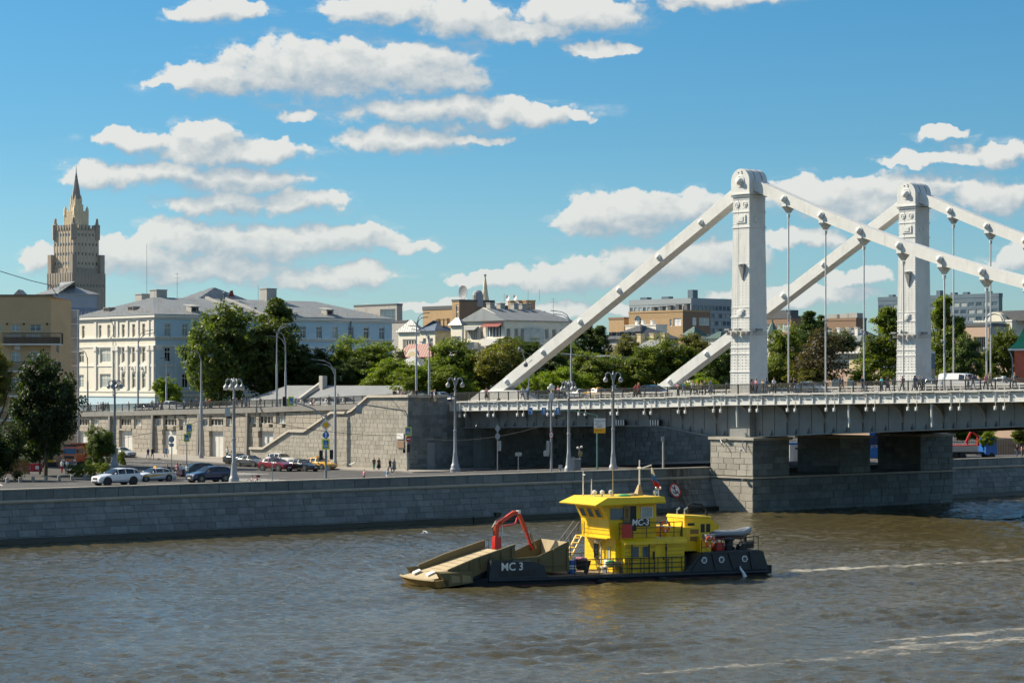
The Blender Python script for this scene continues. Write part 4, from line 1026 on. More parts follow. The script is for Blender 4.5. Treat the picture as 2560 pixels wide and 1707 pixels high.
for (e0, y0), (e1, y1) in zip(pts, pts[1:]):
    m.hexa([(27.6, y0, .18), (e0 - .35, y0, .05), (e1 - .35, y1, .05), (27.6, y1, .18)], [(27.6, y0, .62), (e0, y0, .56), (e1, y1, .56), (27.6, y1, .62)])
lip = m.build('ramp_lip', MAT['boat_ochre'], boat)
m = MB()
for (e0, y0), (e1, y1) in zip(pts, pts[1:]): m.tube([(e0, y0, .58), (e1, y1, .58)], .08, n=6)
m.build('lip_edge', MAT['boat_sand'], lip)
for a, y, r in ((27.6, .6, .35), (27.8, -1.4, .3)):
    m = MB(); m.prism([(a, y, .95), (a + .7, y + .3, .75), (a + .5, y - .5, .8), (a - .1, y - .6, 1.0)], (0, 0, .10)); tag(m.build('plastic_sheet', MAT['white_paint']), 'scrap of white plastic lying %s on the bow ramp of the boat' % ('near the middle' if y > 0 else 'near the far side'), 'litter').matrix_world = boat.matrix_basis.copy()
sideprism('ramp_cradle', 'boat_navy', [(22.0, .5), (22.0, 1.95), (26.4, .45), (26.0, .2)], -2.3, 2.3)
# hopper
for sy in (1, -1):
    pr = [(17.3, .85), (17.3, 3.02), (19.9, 1.98), (22.1, 1.88), (22.1, .85)]
    w_ = sideprism('hopper_side', 'boat_olive', pr, sy * 2.15, sy * 2.25)
    for a in (17.45, 18.6, 19.8, 21.0): m = MB(); m.box((a, sy * 2.30, 1.4 if a > 19 else 1.7), (.09, .1, 1.0 if a > 19 else 1.7)); m.build('rib', MAT['boat_olive'], w_)
    m = MB(); m.box((19.7, sy * 2.30, 1.35), (4.7, .1, .09)); m.tube([(17.3, sy * 2.2, 3.04), (19.9, sy * 2.2, 2.0), (22.1, sy * 2.2, 1.9)], .05); m.build('rail', MAT['boat_olive'], w_)
sideprism('hopper_back', 'ramp_sand', [(17.25, .8), (17.25, 3.02), (17.35, 3.02), (17.35, .8)], -2.2, 2.2)
sideprism('hopper_chute', 'boat_sand', [(17.4, 1.5), (18.4, 1.0), (22.0, 1.0), (22.0, .9), (17.4, .9)], -2.1, 2.1)
# crane on the far side
m = MB(); m.hexa([(20.9, -2.35, 1.7), (21.5, -2.35, 1.7), (21.5, -1.75, 1.7), (20.9, -1.75, 1.7)], [(20.95, -2.3, 3.3), (21.45, -2.3, 3.3), (21.45, -1.8, 3.3), (20.95, -1.8, 3.3)])
m.box((21.2, -2.05, 1.1), (.9, .9, 1.3)); cr = m.build('crane_column', MAT['crane_red'], boat)
def bar(name, mm, pts, w, y=-2.05, hw=.13, parent=cr):
    pts = [(a, z, h * .64) for a, z, h in pts]
    m = MB()
    for (a0, z0, h0), (a1, z1, h1) in zip(pts, pts[1:]):
        d = Vector((a1 - a0, 0, z1 - z0)).normalized(); n = Vector((-d.z, 0, d.x))
        p0, p1 = Vector((a0, y, z0)), Vector((a1, y, z1)); q = Vector((0, hw, 0))
        m.hexa([p0 - n * h0 - q, p1 - n * h1 - q, p1 - n * h1 + q, p0 - n * h0 + q], [p0 + n * h0 - q, p1 + n * h1 - q, p1 + n * h1 + q, p0 + n * h0 + q])
    return m.build(name, MAT[mm], parent)
bar('mast_arm', 'crane_orange', [(21.25, 3.1, .22), (21.2, 4.1, .24), (20.9, 4.4, .24)], .2)
bar('main_boom', 'crane_orange', [(21.05, 4.3, .2), (19.75, 5.08, .24), (19.35, 5.05, .2)], .2)
bar('jib', 'crane_orange', [(19.35, 5.05, .2), (18.75, 3.75, .2)], .2); bar('jib_extension', 'crane_red', [(18.8, 3.9, .13), (18.15, 2.2, .12)], .15, hw=.12)
bar('jib_slide', 'boat_sand', [(18.45, 3.5, .08), (17.95, 2.3, .08)], .1, y=-1.85, hw=.07)
bar('lift_cylinder', 'crane_red', [(20.9, 4.0, .08), (19.6, 4.25, .07), (19.45, 4.7, .06)], .1, hw=.07); bar('slew_cylinder', 'chrome', [(20.92, 3.2, .06), (20.85, 4.1, .05)], .1, y=-1.8, hw=.05)
m = MB()
for k in range(4): m.tube([(21.35 + .03 * k, -2.2 + .1 * k, 3.4), (21.5 + .05 * k, -2.2 + .1 * k, 4.0), (21.25, -2.2 + .1 * k, 4.5), (20.6, -2.15 + .08 * k, 4.85)], .03)
m.build('hoses', MAT['black'], cr)['kind'] = 'stuff'
m = MB(); m.box((19.36, -2.05, 5.12), (.22, .4, .24)); m.build('elbow_pin', MAT['white_paint'], cr)
m = MB(); m.box((22.0, -2.9, 2.5), (.06, .8, .8)); m.tube([(22.0, -3.2, 1.7), (22.0, -3.2, 3.0), (21.3, -3.2, 3.0), (21.3, -3.2, 1.7)], .03); m.tube([(22.0, -3.2, 2.4), (21.3, -3.2, 2.4)], .03); m.build('control_stand', MAT['rail_black'], boat)
# lower house
Y = 'boat_yellow'
lo = bx('lower_house', Y, 7.7, 13.3, -2.6, 2.25, .6, 3.15)
m = MB()
for z in (1.0, 1.35, 1.7, 2.05, 2.4, 2.75): m.box((13.31, -.2, z), (.03, 4.7, .035))
m.build('plank_beads', MAT['boat_yellow'], lo)['kind'] = 'stuff'
pr = [(7.65, .6), (7.65, 2.75), (12.9, 2.75), (12.9, .6)]
sb = sideprism('side_house', Y, pr, 2.2, 2.95)
m = MB()
for z in (.95, 1.25, 1.55, 1.85, 2.15, 2.45): m.box((10.3, 2.955, z), (5.1, .02, .03))
m.build('plank_beads', MAT['boat_ochre'], sb)['kind'] = 'stuff'
m = MB()
for a, b_ in ((7.55, 13.0),):
    arc = [(2.0, 3.20), (2.55, 3.20), (2.95, 3.10), (3.2, 2.88), (3.22, 2.72), (2.9, 2.72), (2.0, 2.95)]
    m.prism([(a, y, z) for y, z in arc], (b_ - a, 0, 0))
m.build('awning', MAT[Y], sb, smooth=True)
for a in (11.95, 11.1):
    w_ = bx('window', 'glass_blue', a - .28, a + .28, 2.94, 2.97, 1.75, 2.55, sb); m = MB()
    for aa in (-.3, .3): m.box((a + aa, 2.97, 2.15), (.06, .05, .86))
    for z in (1.72, 2.58): m.box((a, 2.97, z), (.66, .05, .06))
    m.build('frame', MAT[Y], w_)
dr = bx('door', Y, 9.4, 10.25, 2.95, 2.985, .7, 2.6, sb); bx('handle', 'black', 9.48, 9.55, 2.985, 3.03, 1.5, 1.7, dr)
for a, z0, z1 in ((10.3, 1.55, 2.15), (9.2, 2.2, 2.45)): bx('vent', 'black', a, a + .14, 2.95, 3.02, z0, z1, sb)
for y0, y1, z0, z1, mm in ((-.95, -.45, 1.55, 2.55, 'glass_dark'), (1.0, 1.45, 1.5, 2.5, 'glass_pale')):
    w_ = bx('window', mm, 13.3, 13.33, y0, y1, z0, z1, lo); m = MB()
    for yy in (y0 - .03, y1 + .03): m.box((13.34, yy, (z0 + z1) / 2), (.05, .07, z1 - z0 + .12))
    for zz in (z0 - .03, z1 + .03): m.box((13.34, (y0 + y1) / 2, zz), (.05, y1 - y0 + .1, .07))
    m.build('frame', MAT['black'] if mm == 'glass_dark' else MAT[Y], w_)
m = MB(); m.cyl((13.35, .0, 2.5), (13.6, .3, 2.9), .07); m.lathe((13.7, .1, 2.7), [(.05, 0), (.2, .1), (.2, .25), (.05, .3)], n=10); m.cyl((13.5, .4, 1.2), (13.5, .4, 2.4), .08); m.build('searchlight', MAT['door_white'], boat)
# wheelhouse with a raked front
wh = MB()
B_ = [(9.7, -2.2, 3.18), (13.75, -2.2, 3.18), (13.75, 2.2, 3.18), (9.7, 2.2, 3.18)]; M_ = [(9.7, -2.2, 4.55), (13.85, -2.2, 4.55), (13.85, 2.2, 4.55), (9.7, 2.2, 4.55)]; T_ = [(9.7, -2.2, 5.72), (14.45, -2.2, 5.72), (14.45, 2.2, 5.72), (9.7, 2.2, 5.72)]
wh.hexa(B_, M_); wh.hexa(M_, T_); w0 = wh.build('wheelhouse', MAT[Y], boat)
m = MB()
for z in (3.5, 3.82, 4.14, 4.46): m.box((13.80 + (z - 3.2) * .03, -.0, z), (.05, 4.2, .035))
m.build('plank_beads', MAT[Y], w0)['kind'] = 'stuff'
m = MB(); m.box((13.2, 0, 3.20), (1.9, 4.9, .07)); m.build('sill', MAT[Y], w0)
def pane(name, c, ex, ey, w, hgt, mm, parent, fr='black'):
    c, ex, ey = Vector(c), Vector(ex).normalized(), Vector(ey).normalized(); n = ex.cross(ey)
    o = MB().box(c + n * .012, (w, hgt, .03), ax=(ex, ey, n)).build(name, MAT[mm], parent); m = MB()
    for sgn in (-1, 1):
        m.box(c + ex * (sgn * w / 2) + n * .02, (.05, hgt + .05, .05), ax=(ex, ey, n)); m.box(c + ey * (sgn * hgt / 2) + n * .02, (w + .05, .05, .05), ax=(ex, ey, n))
    m.build('frame', MAT[fr], o); return o
sl = Vector((.6, 0, 1.17)).normalized()
for y in (-1.35, -.15, 1.05): pane('window', (14.12, y, 5.06), (0, 1, 0), sl, .82, .78, 'glass_blue', w0, Y)
pane('window', (13.15, 2.2, 5.02), (-1, 0, 0), (0, 0, 1), 1.15, .85, 'glass_blue', w0, 'boat_sand'); pane('window', (10.55, 2.2, 5.08), (-1, 0, 0), (0, 0, 1), 1.0, .8, 'glass_pale', w0, 'sign_white')
bx('doorway', 'black', 11.45, 12.0, 2.195, 2.215, 3.7, 5.6, w0); bx('open_door', 'boat_sand', 12.05, 12.6, 2.2, 2.32, 3.6, 5.6, w0); bx('door_pane', 'boat_ochre', 12.2, 12.45, 2.32, 2.33, 4.7, 5.45, w0)
nb = bx('name_board', 'boat_navy', 10.75, 12.45, 3.04, 3.07, 4.08, 4.68)
me = text_mesh('MC-3', .66, MAT['sign_white'], shear=.15, bold=.012); inst('lettering', me, nb, mat=frame(Vector((11.6, 3.085, 4.38)), Vector((-1, 0, 0)), ZV, Vector((0, 1, 0))))
rf = MB(); rf.hexa([(9.2, -2.7, 5.78), (14.6, -2.7, 5.78), (14.6, 2.75, 5.78), (9.2, 2.75, 5.78)], [(9.25, -2.65, 6.28), (14.2, -2.65, 6.28), (14.2, 2.7, 6.28), (9.25, 2.7, 6.28)])
r0 = rf.build('roof', MAT[Y], boat)
m = MB(); m.hexa([(14.2, -2.65, 6.1), (15.35, -2.9, 5.68), (15.35, 2.95, 5.68), (14.2, 2.7, 6.1)], [(14.2, -2.65, 6.29), (15.4, -2.9, 5.76), (15.4, 2.95, 5.76), (14.2, 2.7, 6.29)]); m.build('visor', MAT[Y], r0)
m = MB(); m.hexa([(9.3, 2.7, 5.8), (14.2, 2.7, 5.8), (15.35, 2.95, 5.68), (9.3, 2.95, 5.82)], [(9.3, 2.72, 6.27), (14.2, 2.7, 6.28), (15.3, 2.96, 5.74), (9.3, 2.97, 5.9)]); m.build('side_fascia', MAT[Y], r0)
def mast(name, a, y, z0, z1, r, mm='white_paint', extra=()):
    m = MB(); m.cyl((a, y, z0), (a, y, z1), r, r * .6, n=8)
    for p0, p1, rr in extra: m.cyl(p0, p1, rr, n=6)
    return m.build(name, MAT[mm], r0)
mast('aerial', 14.2, -1.2, 6.2, 8.2, .05, extra=[((14.2, -1.2, 7.9), (14.2, -.9, 7.9), .04)]); mast('aerial', 13.8, -.6, 6.2, 7.6, .05); mast('aerial', 12.25, 0, 6.2, 8.7, .06, 'boat_sand'); mast('signal_mast', 9.9, 0, 6.2, 9.0, .08, 'white_paint', [((9.9, 0, 8.3), (9.0, .3, 8.6), .05), ((9.9, -.3, 8.4), (9.9, .3, 8.4), .04)])
m = MB(); m.hexa([(9.75, -.35, 6.2), (10.3, -.35, 6.2), (10.3, .35, 6.2), (9.75, .35, 6.2)], [(9.85, -.1, 7.1), (10.0, -.1, 7.1), (10.0, .1, 7.1), (9.85, .1, 7.1)]); m.build('mast_step', MAT['boat_sand'], r0)
for a, y, mm in ((13.75, -.2, 'white_paint'), (13.3, .2, 'white_paint'), (12.6, .3, 'door_white'), (9.6, 1.9, 'chrome')):
    m = MB(); m.lathe((a, y, 6.26), [(.07, 0), (.07, .2), (.17, .22), (.17, .42), (.04, .5)], n=10); m.build('radio_dome', MAT[mm], r0)
m = MB(); m.cyl((9.55, 2.3, 6.25), (9.55, 2.3, 6.85), .05); m.box((9.55, 2.3, 6.85), (.35, .06, .06)); m.ball((9.75, 2.3, 6.93), .1, 8, 5); m.ball((9.37, 2.3, 6.93), .1, 8, 5); m.build('whistle', MAT['chrome'], r0)
m = MB(); m.ball((10.8, .6, 6.28), .35, 10, 6, sc=(1.3, 1, .6)); m.build('tarpaulin', MAT['boat_sand'], r0)
nt = MB(); nt.ball((11.8, 1.0, 6.32), .42, 10, 5, sc=(1.4, .8, .35)); o = nt.build('green_net', MAT['net_green']); tag(o, 'small green net heap lying on the wheelhouse roof', 'net'); o.matrix_world = boat.matrix_basis.copy()
fm = MB(); cols = []
for k in range(3):
    z0, z1 = 8.45 - .48 * k, 8.45 - .48 * (k + 1)
    for j in range(6):
        f0, f1 = j / 6, (j + 1) / 6
        def fp(f, z): return (9.05 - .15 * (8.45 - z) - f * (.25 + .38 * (8.45 - z) * .8), .3 + .12 * math.sin(5 * f + z * 3), z - f * .35)
        a_, b_, c_, d_ = fp(f0, z0), fp(f1, z0), fp(f1, z1), fp(f0, z1)
        e = .012; fm.hexa([(p[0], p[1] - e, p[2]) for p in (d_, c_, b_, a_)], [(p[0], p[1] + e, p[2]) for p in (d_, c_, b_, a_)], k)
fm.build('flag', [MAT['sign_white'], MAT['sign_blue'], MAT['sign_red']], boat)
# rails
def rail(name, pts, h, n_mid=2, parent=boat, mm='rail_black', r=.035):
    m = MB(); pts = [Vector(p) for p in pts]
    for k in range(n_mid + 1):
        m.tube([p + ZV * (h * (k + 1) / (n_mid + 1)) for p in pts], r * (1 if k == n_mid else .7), n=6)
    for a, b in zip(pts, pts[1:]):
        n = max(1, round((b - a).length / 1.3))
        for k in range(n): p = a.lerp(b, k / n); m.cyl(p, p + ZV * h, r, n=6)
    m.cyl(pts[-1], pts[-1] + ZV * h, r, n=6); return m.build(name, MAT[mm], parent)
rail('deck_rail', [(17.3, 3.15, .6), (15.2, 3.15, .58), (8.0, 3.15, .52)], 1.15); rail('deck_rail', [(17.3, -3.15, .6), (8.0, -3.15, .52)], 1.15)
rail('upper_rail', [(13.4, 3.0, 3.2), (8.6, 3.0, 3.2), (7.8, 2.9, 3.2), (7.4, 2.0, 2.4)], 1.15, 2)
rail('side_rail', [(12.6, 3.25, .5), (7.7, 3.25, .5)], 1.2, 2)
for a in (12.4, 10.9, 9.4): m = MB(); m.cyl((a, 3.2, .5), (a, 3.2, 2.75), .05, n=6); m.build('awning_post', MAT['rail_black'], boat)
rail('stern_rail', [(6.2, 3.1, 1.85), (1.0, 3.0, 2.05), (.5, 1.5, 2.05), (.5, -1.5, 2.05), (1.0, -3.0, 2.05), (6.2, -3.1, 1.85)], 1.0, 1)
rail('bow_rail', [(24.2, 3.05, 1.95), (23.3, 3.05, 1.95)], .2, 0, r=.025)
# ladder by the hopper
m = MB()
for y in (-2.3, -1.4): m.tube([(15.7, y, .7), (14.2, y, 3.2)], .06)
for k in range(7): f = (k + .5) / 7; m.box((15.7 - 1.5 * f, -1.85, .7 + 2.5 * f), (.3, .9, .05))
m.build('stair', MAT[Y], boat)
m = MB()
for y in (-2.3, -1.4): m.tube([(16.2, y, 2.2), (14.4, y, 4.3), (14.0, y, 4.3), (14.0, y, 3.2)], .035); m.cyl((15.2, y, 1.5), (15.2, y, 3.35), .03)
m.build('stair_rail', MAT['rail_black'], boat)
# engine casing and stern house
sideprism('stern_house', 'boat_navy', [(7.9, .5), (6.35, 1.86), (1.25, 2.02), (.75, 1.9), (.25, .5)], -3.3, 3.3)
m = MB()
for (a0, z0), (a1, z1) in (((7.2, .55), (6.2, 1.8)), ((5.35, 1.85), (5.0, .55)), ((3.9, 1.9), (3.4, .55)), ((2.0, 1.95), (1.7, .55))):
    m.prism([(a0 - .09, 3.3, z0), (a0 + .09, 3.3, z0), (a1 + .09, 3.3, z1), (a1 - .09, 3.3, z1)], (0, .08, 0))
for k, (a, b_) in enumerate(((6.3, 1.2),)): m.box(((a + b_) / 2, 3.33, 1.93), (a - b_, .12, .12))
m.build('hull_frames', MAT['boat_navy'], boat)['kind'] = 'stuff'
for a in (6.1, 4.55, 2.45):
    m = MB(); m.lathe((a, 3.3, 1.36), [(.25, 0), (.25, .05), (.18, .06), (.175, .03)], n=16, axis=(0, 1, 0)); pt = m.build('porthole', MAT['sign_white'], boat)
    m = MB(); m.lathe((a, 3.32, 1.36), [(.175, 0), (.175, .02), (0, .021)], n=16, axis=(0, 1, 0)); m.build('pane', MAT['glass_blue'], pt)
ec = bx('engine_casing', Y, 4.3, 6.6, -1.4, 1.2, 2.0, 4.55); m = MB(); m.hexa([(3.5, -1.3, 3.6), (4.3, -1.3, 3.3), (4.3, 1.2, 3.3), (3.5, 1.2, 3.6)], [(3.4, -1.3, 3.75), (4.3, -1.3, 4.45), (4.3, 1.2, 4.45), (3.4, 1.2, 3.75)]); m.build('cowl', MAT[Y], ec)
m = MB(); m.hexa([(4.2, -1.5, 4.5), (6.65, -1.5, 4.5), (6.65, 1.3, 4.5), (4.2, 1.3, 4.5)], [(4.2, -1.4, 4.58), (6.6, -1.4, 4.72), (6.6, 1.2, 4.72), (4.2, 1.2, 4.58)]); m.build('casing_top', MAT[Y], ec)
bx('casing_opening', 'black', 5.7, 6.3, 1.2, 1.215, 3.9, 4.1, ec)
for a in (4.95, 4.45): bx('louvre', 'black', a - .18, a + .18, 1.2, 1.22, 3.35, 4.0, ec)
eb_ = bx('engine_box', Y, 5.6, 8.6, -1.8, 1.9, 2.0, 3.85)
for z in (2.75, 3.3): bx('grille', 'boat_ochre', 5.75, 6.5, 1.9, 1.92, z, z + .36, eb_)
m = MB()
for a in (6.2, 5.5): m.tube([(a, -.6, 4.7), (a, -.6, 5.05), (a - .25, -.6, 5.2)], .07)
m.build('exhaust_pipe', MAT['chrome'], ec)
m = MB(); m.tube([(4.6, -1.6, 2.0), (4.6, -1.6, 5.3), (4.2, -1.6, 5.45), (3.4, -1.6, 5.35), (2.9, -1.6, 4.9), (2.8, -1.6, 2.0)], .09, n=8); m.build('davit_arch', MAT['black'], boat)
bx('battery_box', 'pole_grey', 4.8, 5.6, 2.2, 2.8, 2.9, 3.3); bx('oil_drum_rack', Y, 4.9, 5.9, 1.6, 2.4, 1.9, 2.95)
# stern gear
m = MB(); m.lathe((2.6, 1.2, 2.0), [(.5, 0), (.5, .15), (.3, .2), (.3, .6), (.5, .7), (.45, .85), (0, .9)], n=14); m.build('capstan', MAT['boat_navy'], boat)
m = MB(); m.lathe((1.9, 2.3, 2.1), [(.35, 0), (.38, .1), (.38, .5), (.35, .6)], n=12, axis=(0, -1, .0)); m.box((1.2, 1.6, 2.3), (.8, .9, .5)); m.cyl((1.1, 1.3, 2.0), (1.1, 1.3, 3.0), .1); m.build('anchor_winch', MAT['black'], boat)
m = MB(); m.box((3.9, 1.7, 2.25), (.8, .7, .6)); m.tube([(4.2, 2.1, 2.0), (4.2, 2.1, 2.9), (3.6, 2.1, 2.9), (3.6, 2.1, 2.0)], .03); m.build('pump', MAT['crane_red'], boat)
bx('stern_fender', 'rubber', -.3, .35, -2.4, 2.9, .1, .75)
m = MB(); pts = [(2.9, 3.38, .75), (3.0, 3.62, .62), (2.85, 3.8, .3), (2.75, 3.85, .0)]; m.tube(pts, [.06, .08, .11, .16], n=8); m.build('cooling_water_jet', MAT['sign_white'], boat)
def boat_thing(name, label, cat, loc, group=None, rz=0):
    o = thing(name, label, cat, group=group); o.matrix_world = boat.matrix_basis @ Matrix.Translation(loc) @ Matrix.Rotation(rz, 4, 'Z'); return o
# life rings, dinghy, clutter
for lab, loc in (('orange life ring hung on the upper rail beside the wheelhouse', (9.4, 3.1, 4.05)), ('orange life ring hung on the stern rail by the engine casing', (5.5, 3.2, 2.75))):
    o = boat_thing('life_ring', lab, 'life ring', loc, 'orange life rings on the boat'); m = MB(); n, k = 24, 8; vs_, fs_, mi = [], [], []
    for i in range(n):
        q = 2 * math.pi * i / n; c_ = Vector((math.cos(q) * .36, 0, math.sin(q) * .36)); e1 = c_.normalized()
        for j in range(k): w_ = 2 * math.pi * j / k; vs_.append(c_ + e1 * (.10 * math.cos(w_)) + Vector((0, .07 * math.sin(w_), 0)))
    ring = MB(); bands = MB()
    for i in range(n):
        tgt = bands if i % 6 == 0 else ring
        tgt.add(vs_, [(i * k + j, i * k + (j + 1) % k, ((i + 1) % n) * k + (j + 1) % k, ((i + 1) % n) * k + j) for j in range(k)])
    ring.build('ring', MAT['ring_orange'], o, True); bands.build('white_bands', MAT['sign_white'], o, True)
dg = boat_thing('inflatable_dinghy', 'grey inflatable dinghy with red bottom resting on the stern rails', 'dinghy', (2.1, .2, 3.05))
m = MB()
for sy in (1, -1): m.tube([(-1.9, sy * .5, .05), (1.2, sy * .55, .05), (1.9, sy * .3, .22), (2.15, 0, .35)][::-1] if False else [(1.9, sy * .5, .1), (-1.1, sy * .55, .1), (-1.8, sy * .32, .28), (-2.1, 0, .4)], [.2, .24, .23, .16], n=10)
m.build('tube', MAT['pole_grey'], dg, True); MB().hexa([(1.7, -.4, -.35), (-1.3, -.4, -.35), (-1.3, .4, -.35), (1.7, .4, -.35)], [(1.8, -.6, .0), (-1.7, -.5, .05), (-1.7, .5, .05), (1.8, .6, .0)]).build('bottom', MAT['boat_hullred'], dg)
cr2 = MB()
for a in (.9, -.9):
    cr2.box((a, 0, -.35), (.08, 1.4, .06))
    for y in (-.6, .6): cr2.cyl((a, y, -1.05), (a, y, -.35), .04)
cr2.build('cradle', MAT['rail_black'], dg)
o = boat_thing('oil_drum', 'blue and white plastic drum on deck behind the hopper', 'drum', (16.7, 1.6, .6)); MB().lathe((0, 0, 0), [(.3, 0), (.33, .05), (.33, .45), (.35, .5), (.33, .55), (.33, .95), (.3, 1.0)], n=14).build('body', MAT['barrel_blue'], o); MB().lathe((0, 0, .35), [(.336, 0), (.336, .3)], n=14).build('label_band', MAT['sign_white'], o)
o = boat_thing('wheelbarrow', 'black wheeled cart heaped with rags beside the blue drum', 'cart', (15.7, 1.5, .6)); MB().hexa([(-.3, -.4, .25), (.3, -.4, .25), (.3, .4, .25), (-.3, .4, .25)], [(-.45, -.5, .95), (.45, -.5, .95), (.45, .5, .95), (-.45, .5, .95)]).build('bin', MAT['black'], o); MB().lathe((0, .5, .18), [(.18, 0), (.18, .1)], n=12, axis=(0, 1, 0)).build('wheel', MAT['rubber'], o)
rg = random.Random(4); m = MB()
for k in range(9): m.ball((rg.uniform(-.35, .35), rg.uniform(-.4, .4), .98 + rg.uniform(0, .12)), .17, 7, 5)
m.build('rags', MAT['cloth_pink'], o)
o = boat_thing('garden_chair', 'white plastic chair on the deck before the yellow house', 'chair', (14.0, 1.6, .6)); m = MB(); m.box((0, 0, .42), (.5, .5, .05)); m.build('seat', MAT['sign_white'], o); MB().box((-.25, 0, .7), (.05, .5, .55)).build('backrest', MAT['sign_white'], o)
for x in (-.2, .2):
    for y in (-.2, .2): MB().box((x, y, .2), (.06, .06, .4)).build('leg', MAT['sign_white'], o)
o = boat_thing('deck_bench', 'pale slatted bench on the deck beside the side house', 'bench', (13.6, 2.45, .6), rz=R(180))
for k in range(4): MB().box((0, -.18 + .12 * k, .45), (1.7, .09, .04)).build('slat', MAT['boat_sand'], o)
for k in range(3): MB().box((0, -.3, .58 + .13 * k), (1.7, .04, .09)).build('slat', MAT['boat_sand'], o)
for x in (-.7, .7): MB().box((x, 0, .22), (.08, .45, .44)).build('leg', MAT['pole_dark'], o)
o = boat_thing('rubbish_heap', 'green and black sacks heaped on the bench of the boat', 'sacks', (13.7, 2.4, 1.07)); m = MB(); m.ball((.1, 0, .25), .34, 9, 6, sc=(1.2, .8, .8)); m.build('green_sack', MAT['net_green'], o); MB().ball((-.45, .05, .2), .27, 9, 6).build('black_sack', MAT['black'], o)
o = boat_thing('red_fire_box', 'red cloth hanging on the upper rail below the wheelhouse door', 'cloth', (12.75, 3.06, 3.75)); MB().box((0, 0, 0), (.85, .08, 1.0)).build('cloth', MAT['crane_red'], o); MB().box((0, 0, .5), (.9, .12, .05)).build('hem', MAT['crane_red'], o)
# ================================================================== buildings
def facade(mb, P0, ea, eb, n, W, H, holes, depth=0.25, mi=0):
    """wall sheet with real openings; holes (a0,a1,b0,b1); reveals go inwards along -n"""
    A = sorted({0.0, W, *[h[0] for h in holes], *[h[1] for h in holes]}); B = sorted({0.0, H, *[h[2] for h in holes], *[h[3] for h in holes]})
    pt = lambda a, b, d=0.0: P0 + ea * a + eb * b - n * d
    flip = ea.cross(eb).dot(n) < 0
    def q(p): mb.add(p[::-1] if flip else p, [(0, 1, 2, 3)], mi)
    for b0, b1 in zip(B, B[1:]):
        run = None
        for a0, a1 in zip(A, A[1:]):
            c = ((a0 + a1) / 2, (b0 + b1) / 2)
            hit = any(h[0] < c[0] < h[1] and h[2] < c[1] < h[3] for h in holes)
            if not hit: run = (run[0], a1) if run else (a0, a1)
            if (hit or a1 == A[-1]) and run: q([pt(run[0], b0), pt(run[1], b0), pt(run[1], b1), pt(run[0], b1)]); run = None
    for a0, a1, b0, b1 in holes:
        q([pt(a0, b0, depth), pt(a0, b0), pt(a0, b1), pt(a0, b1, depth)]); q([pt(a1, b0), pt(a1, b0, depth), pt(a1, b1, depth), pt(a1, b1)])
        q([pt(a0, b0, depth), pt(a1, b0, depth), pt(a1, b0), pt(a0, b0)]); q([pt(a0, b1), pt(a1, b1), pt(a1, b1, depth), pt(a0, b1, depth)])
        q([pt(a0, b0, depth + .02), pt(a1, b0, depth + .02), pt(a1, b1, depth + .02), pt(a0, b1, depth + .02)])
WINM = {}
def win_mesh(style, glass, frame_m='wall_trim'):
    k = (style, glass, frame_m)
    if k not in WINM:
        m = MB(); m.box((0, 0, .02), (1, 1, .03), mi=1)
        t = .07
        for x in (-.5 + t / 2, .5 - t / 2): m.box((x, 0, .06), (t, 1, .08))
        for y in (-.5 + t / 2, .5 - t / 2): m.box((0, y, .06), (1, t, .08))
        if style in ('cross', 'tee', 'grid'): m.box((0, 0, .055), (t * .8, 1, .06)); m.box((0, .18, .058), (1, t * .7, .06))
        if style == 'grid':
            for x in (-.25, .25): m.box((x, 0, .055), (t * .6, 1, .05))
            m.box((0, -.2, .055), (1, t * .5, .05))
        if style == 'bars':
            for x in (-.3, -.1, .1, .3): m.box((x, 0, .055), (t * .5, 1, .05))
        WINM[k] = m.mesh('window', [MAT[frame_m], MAT[glass]])
    return WINM[k]
def put_windows(parent, P0, ea, eb, n, holes, depth, style='cross', glass=('glass_dark', 'glass_blue', 'glass_pale'), fr='wall_trim', rg=rnd):
    for a0, a1, b0, b1 in holes:
        g = glass[rg.randrange(len(glass))]; c = P0 + ea * ((a0 + a1) / 2) + eb * ((b0 + b1) / 2) - n * (depth)
        inst('window', win_mesh(style, g, fr), parent, mat=frame(c, ea * (a1 - a0), eb * (b1 - b0), n))
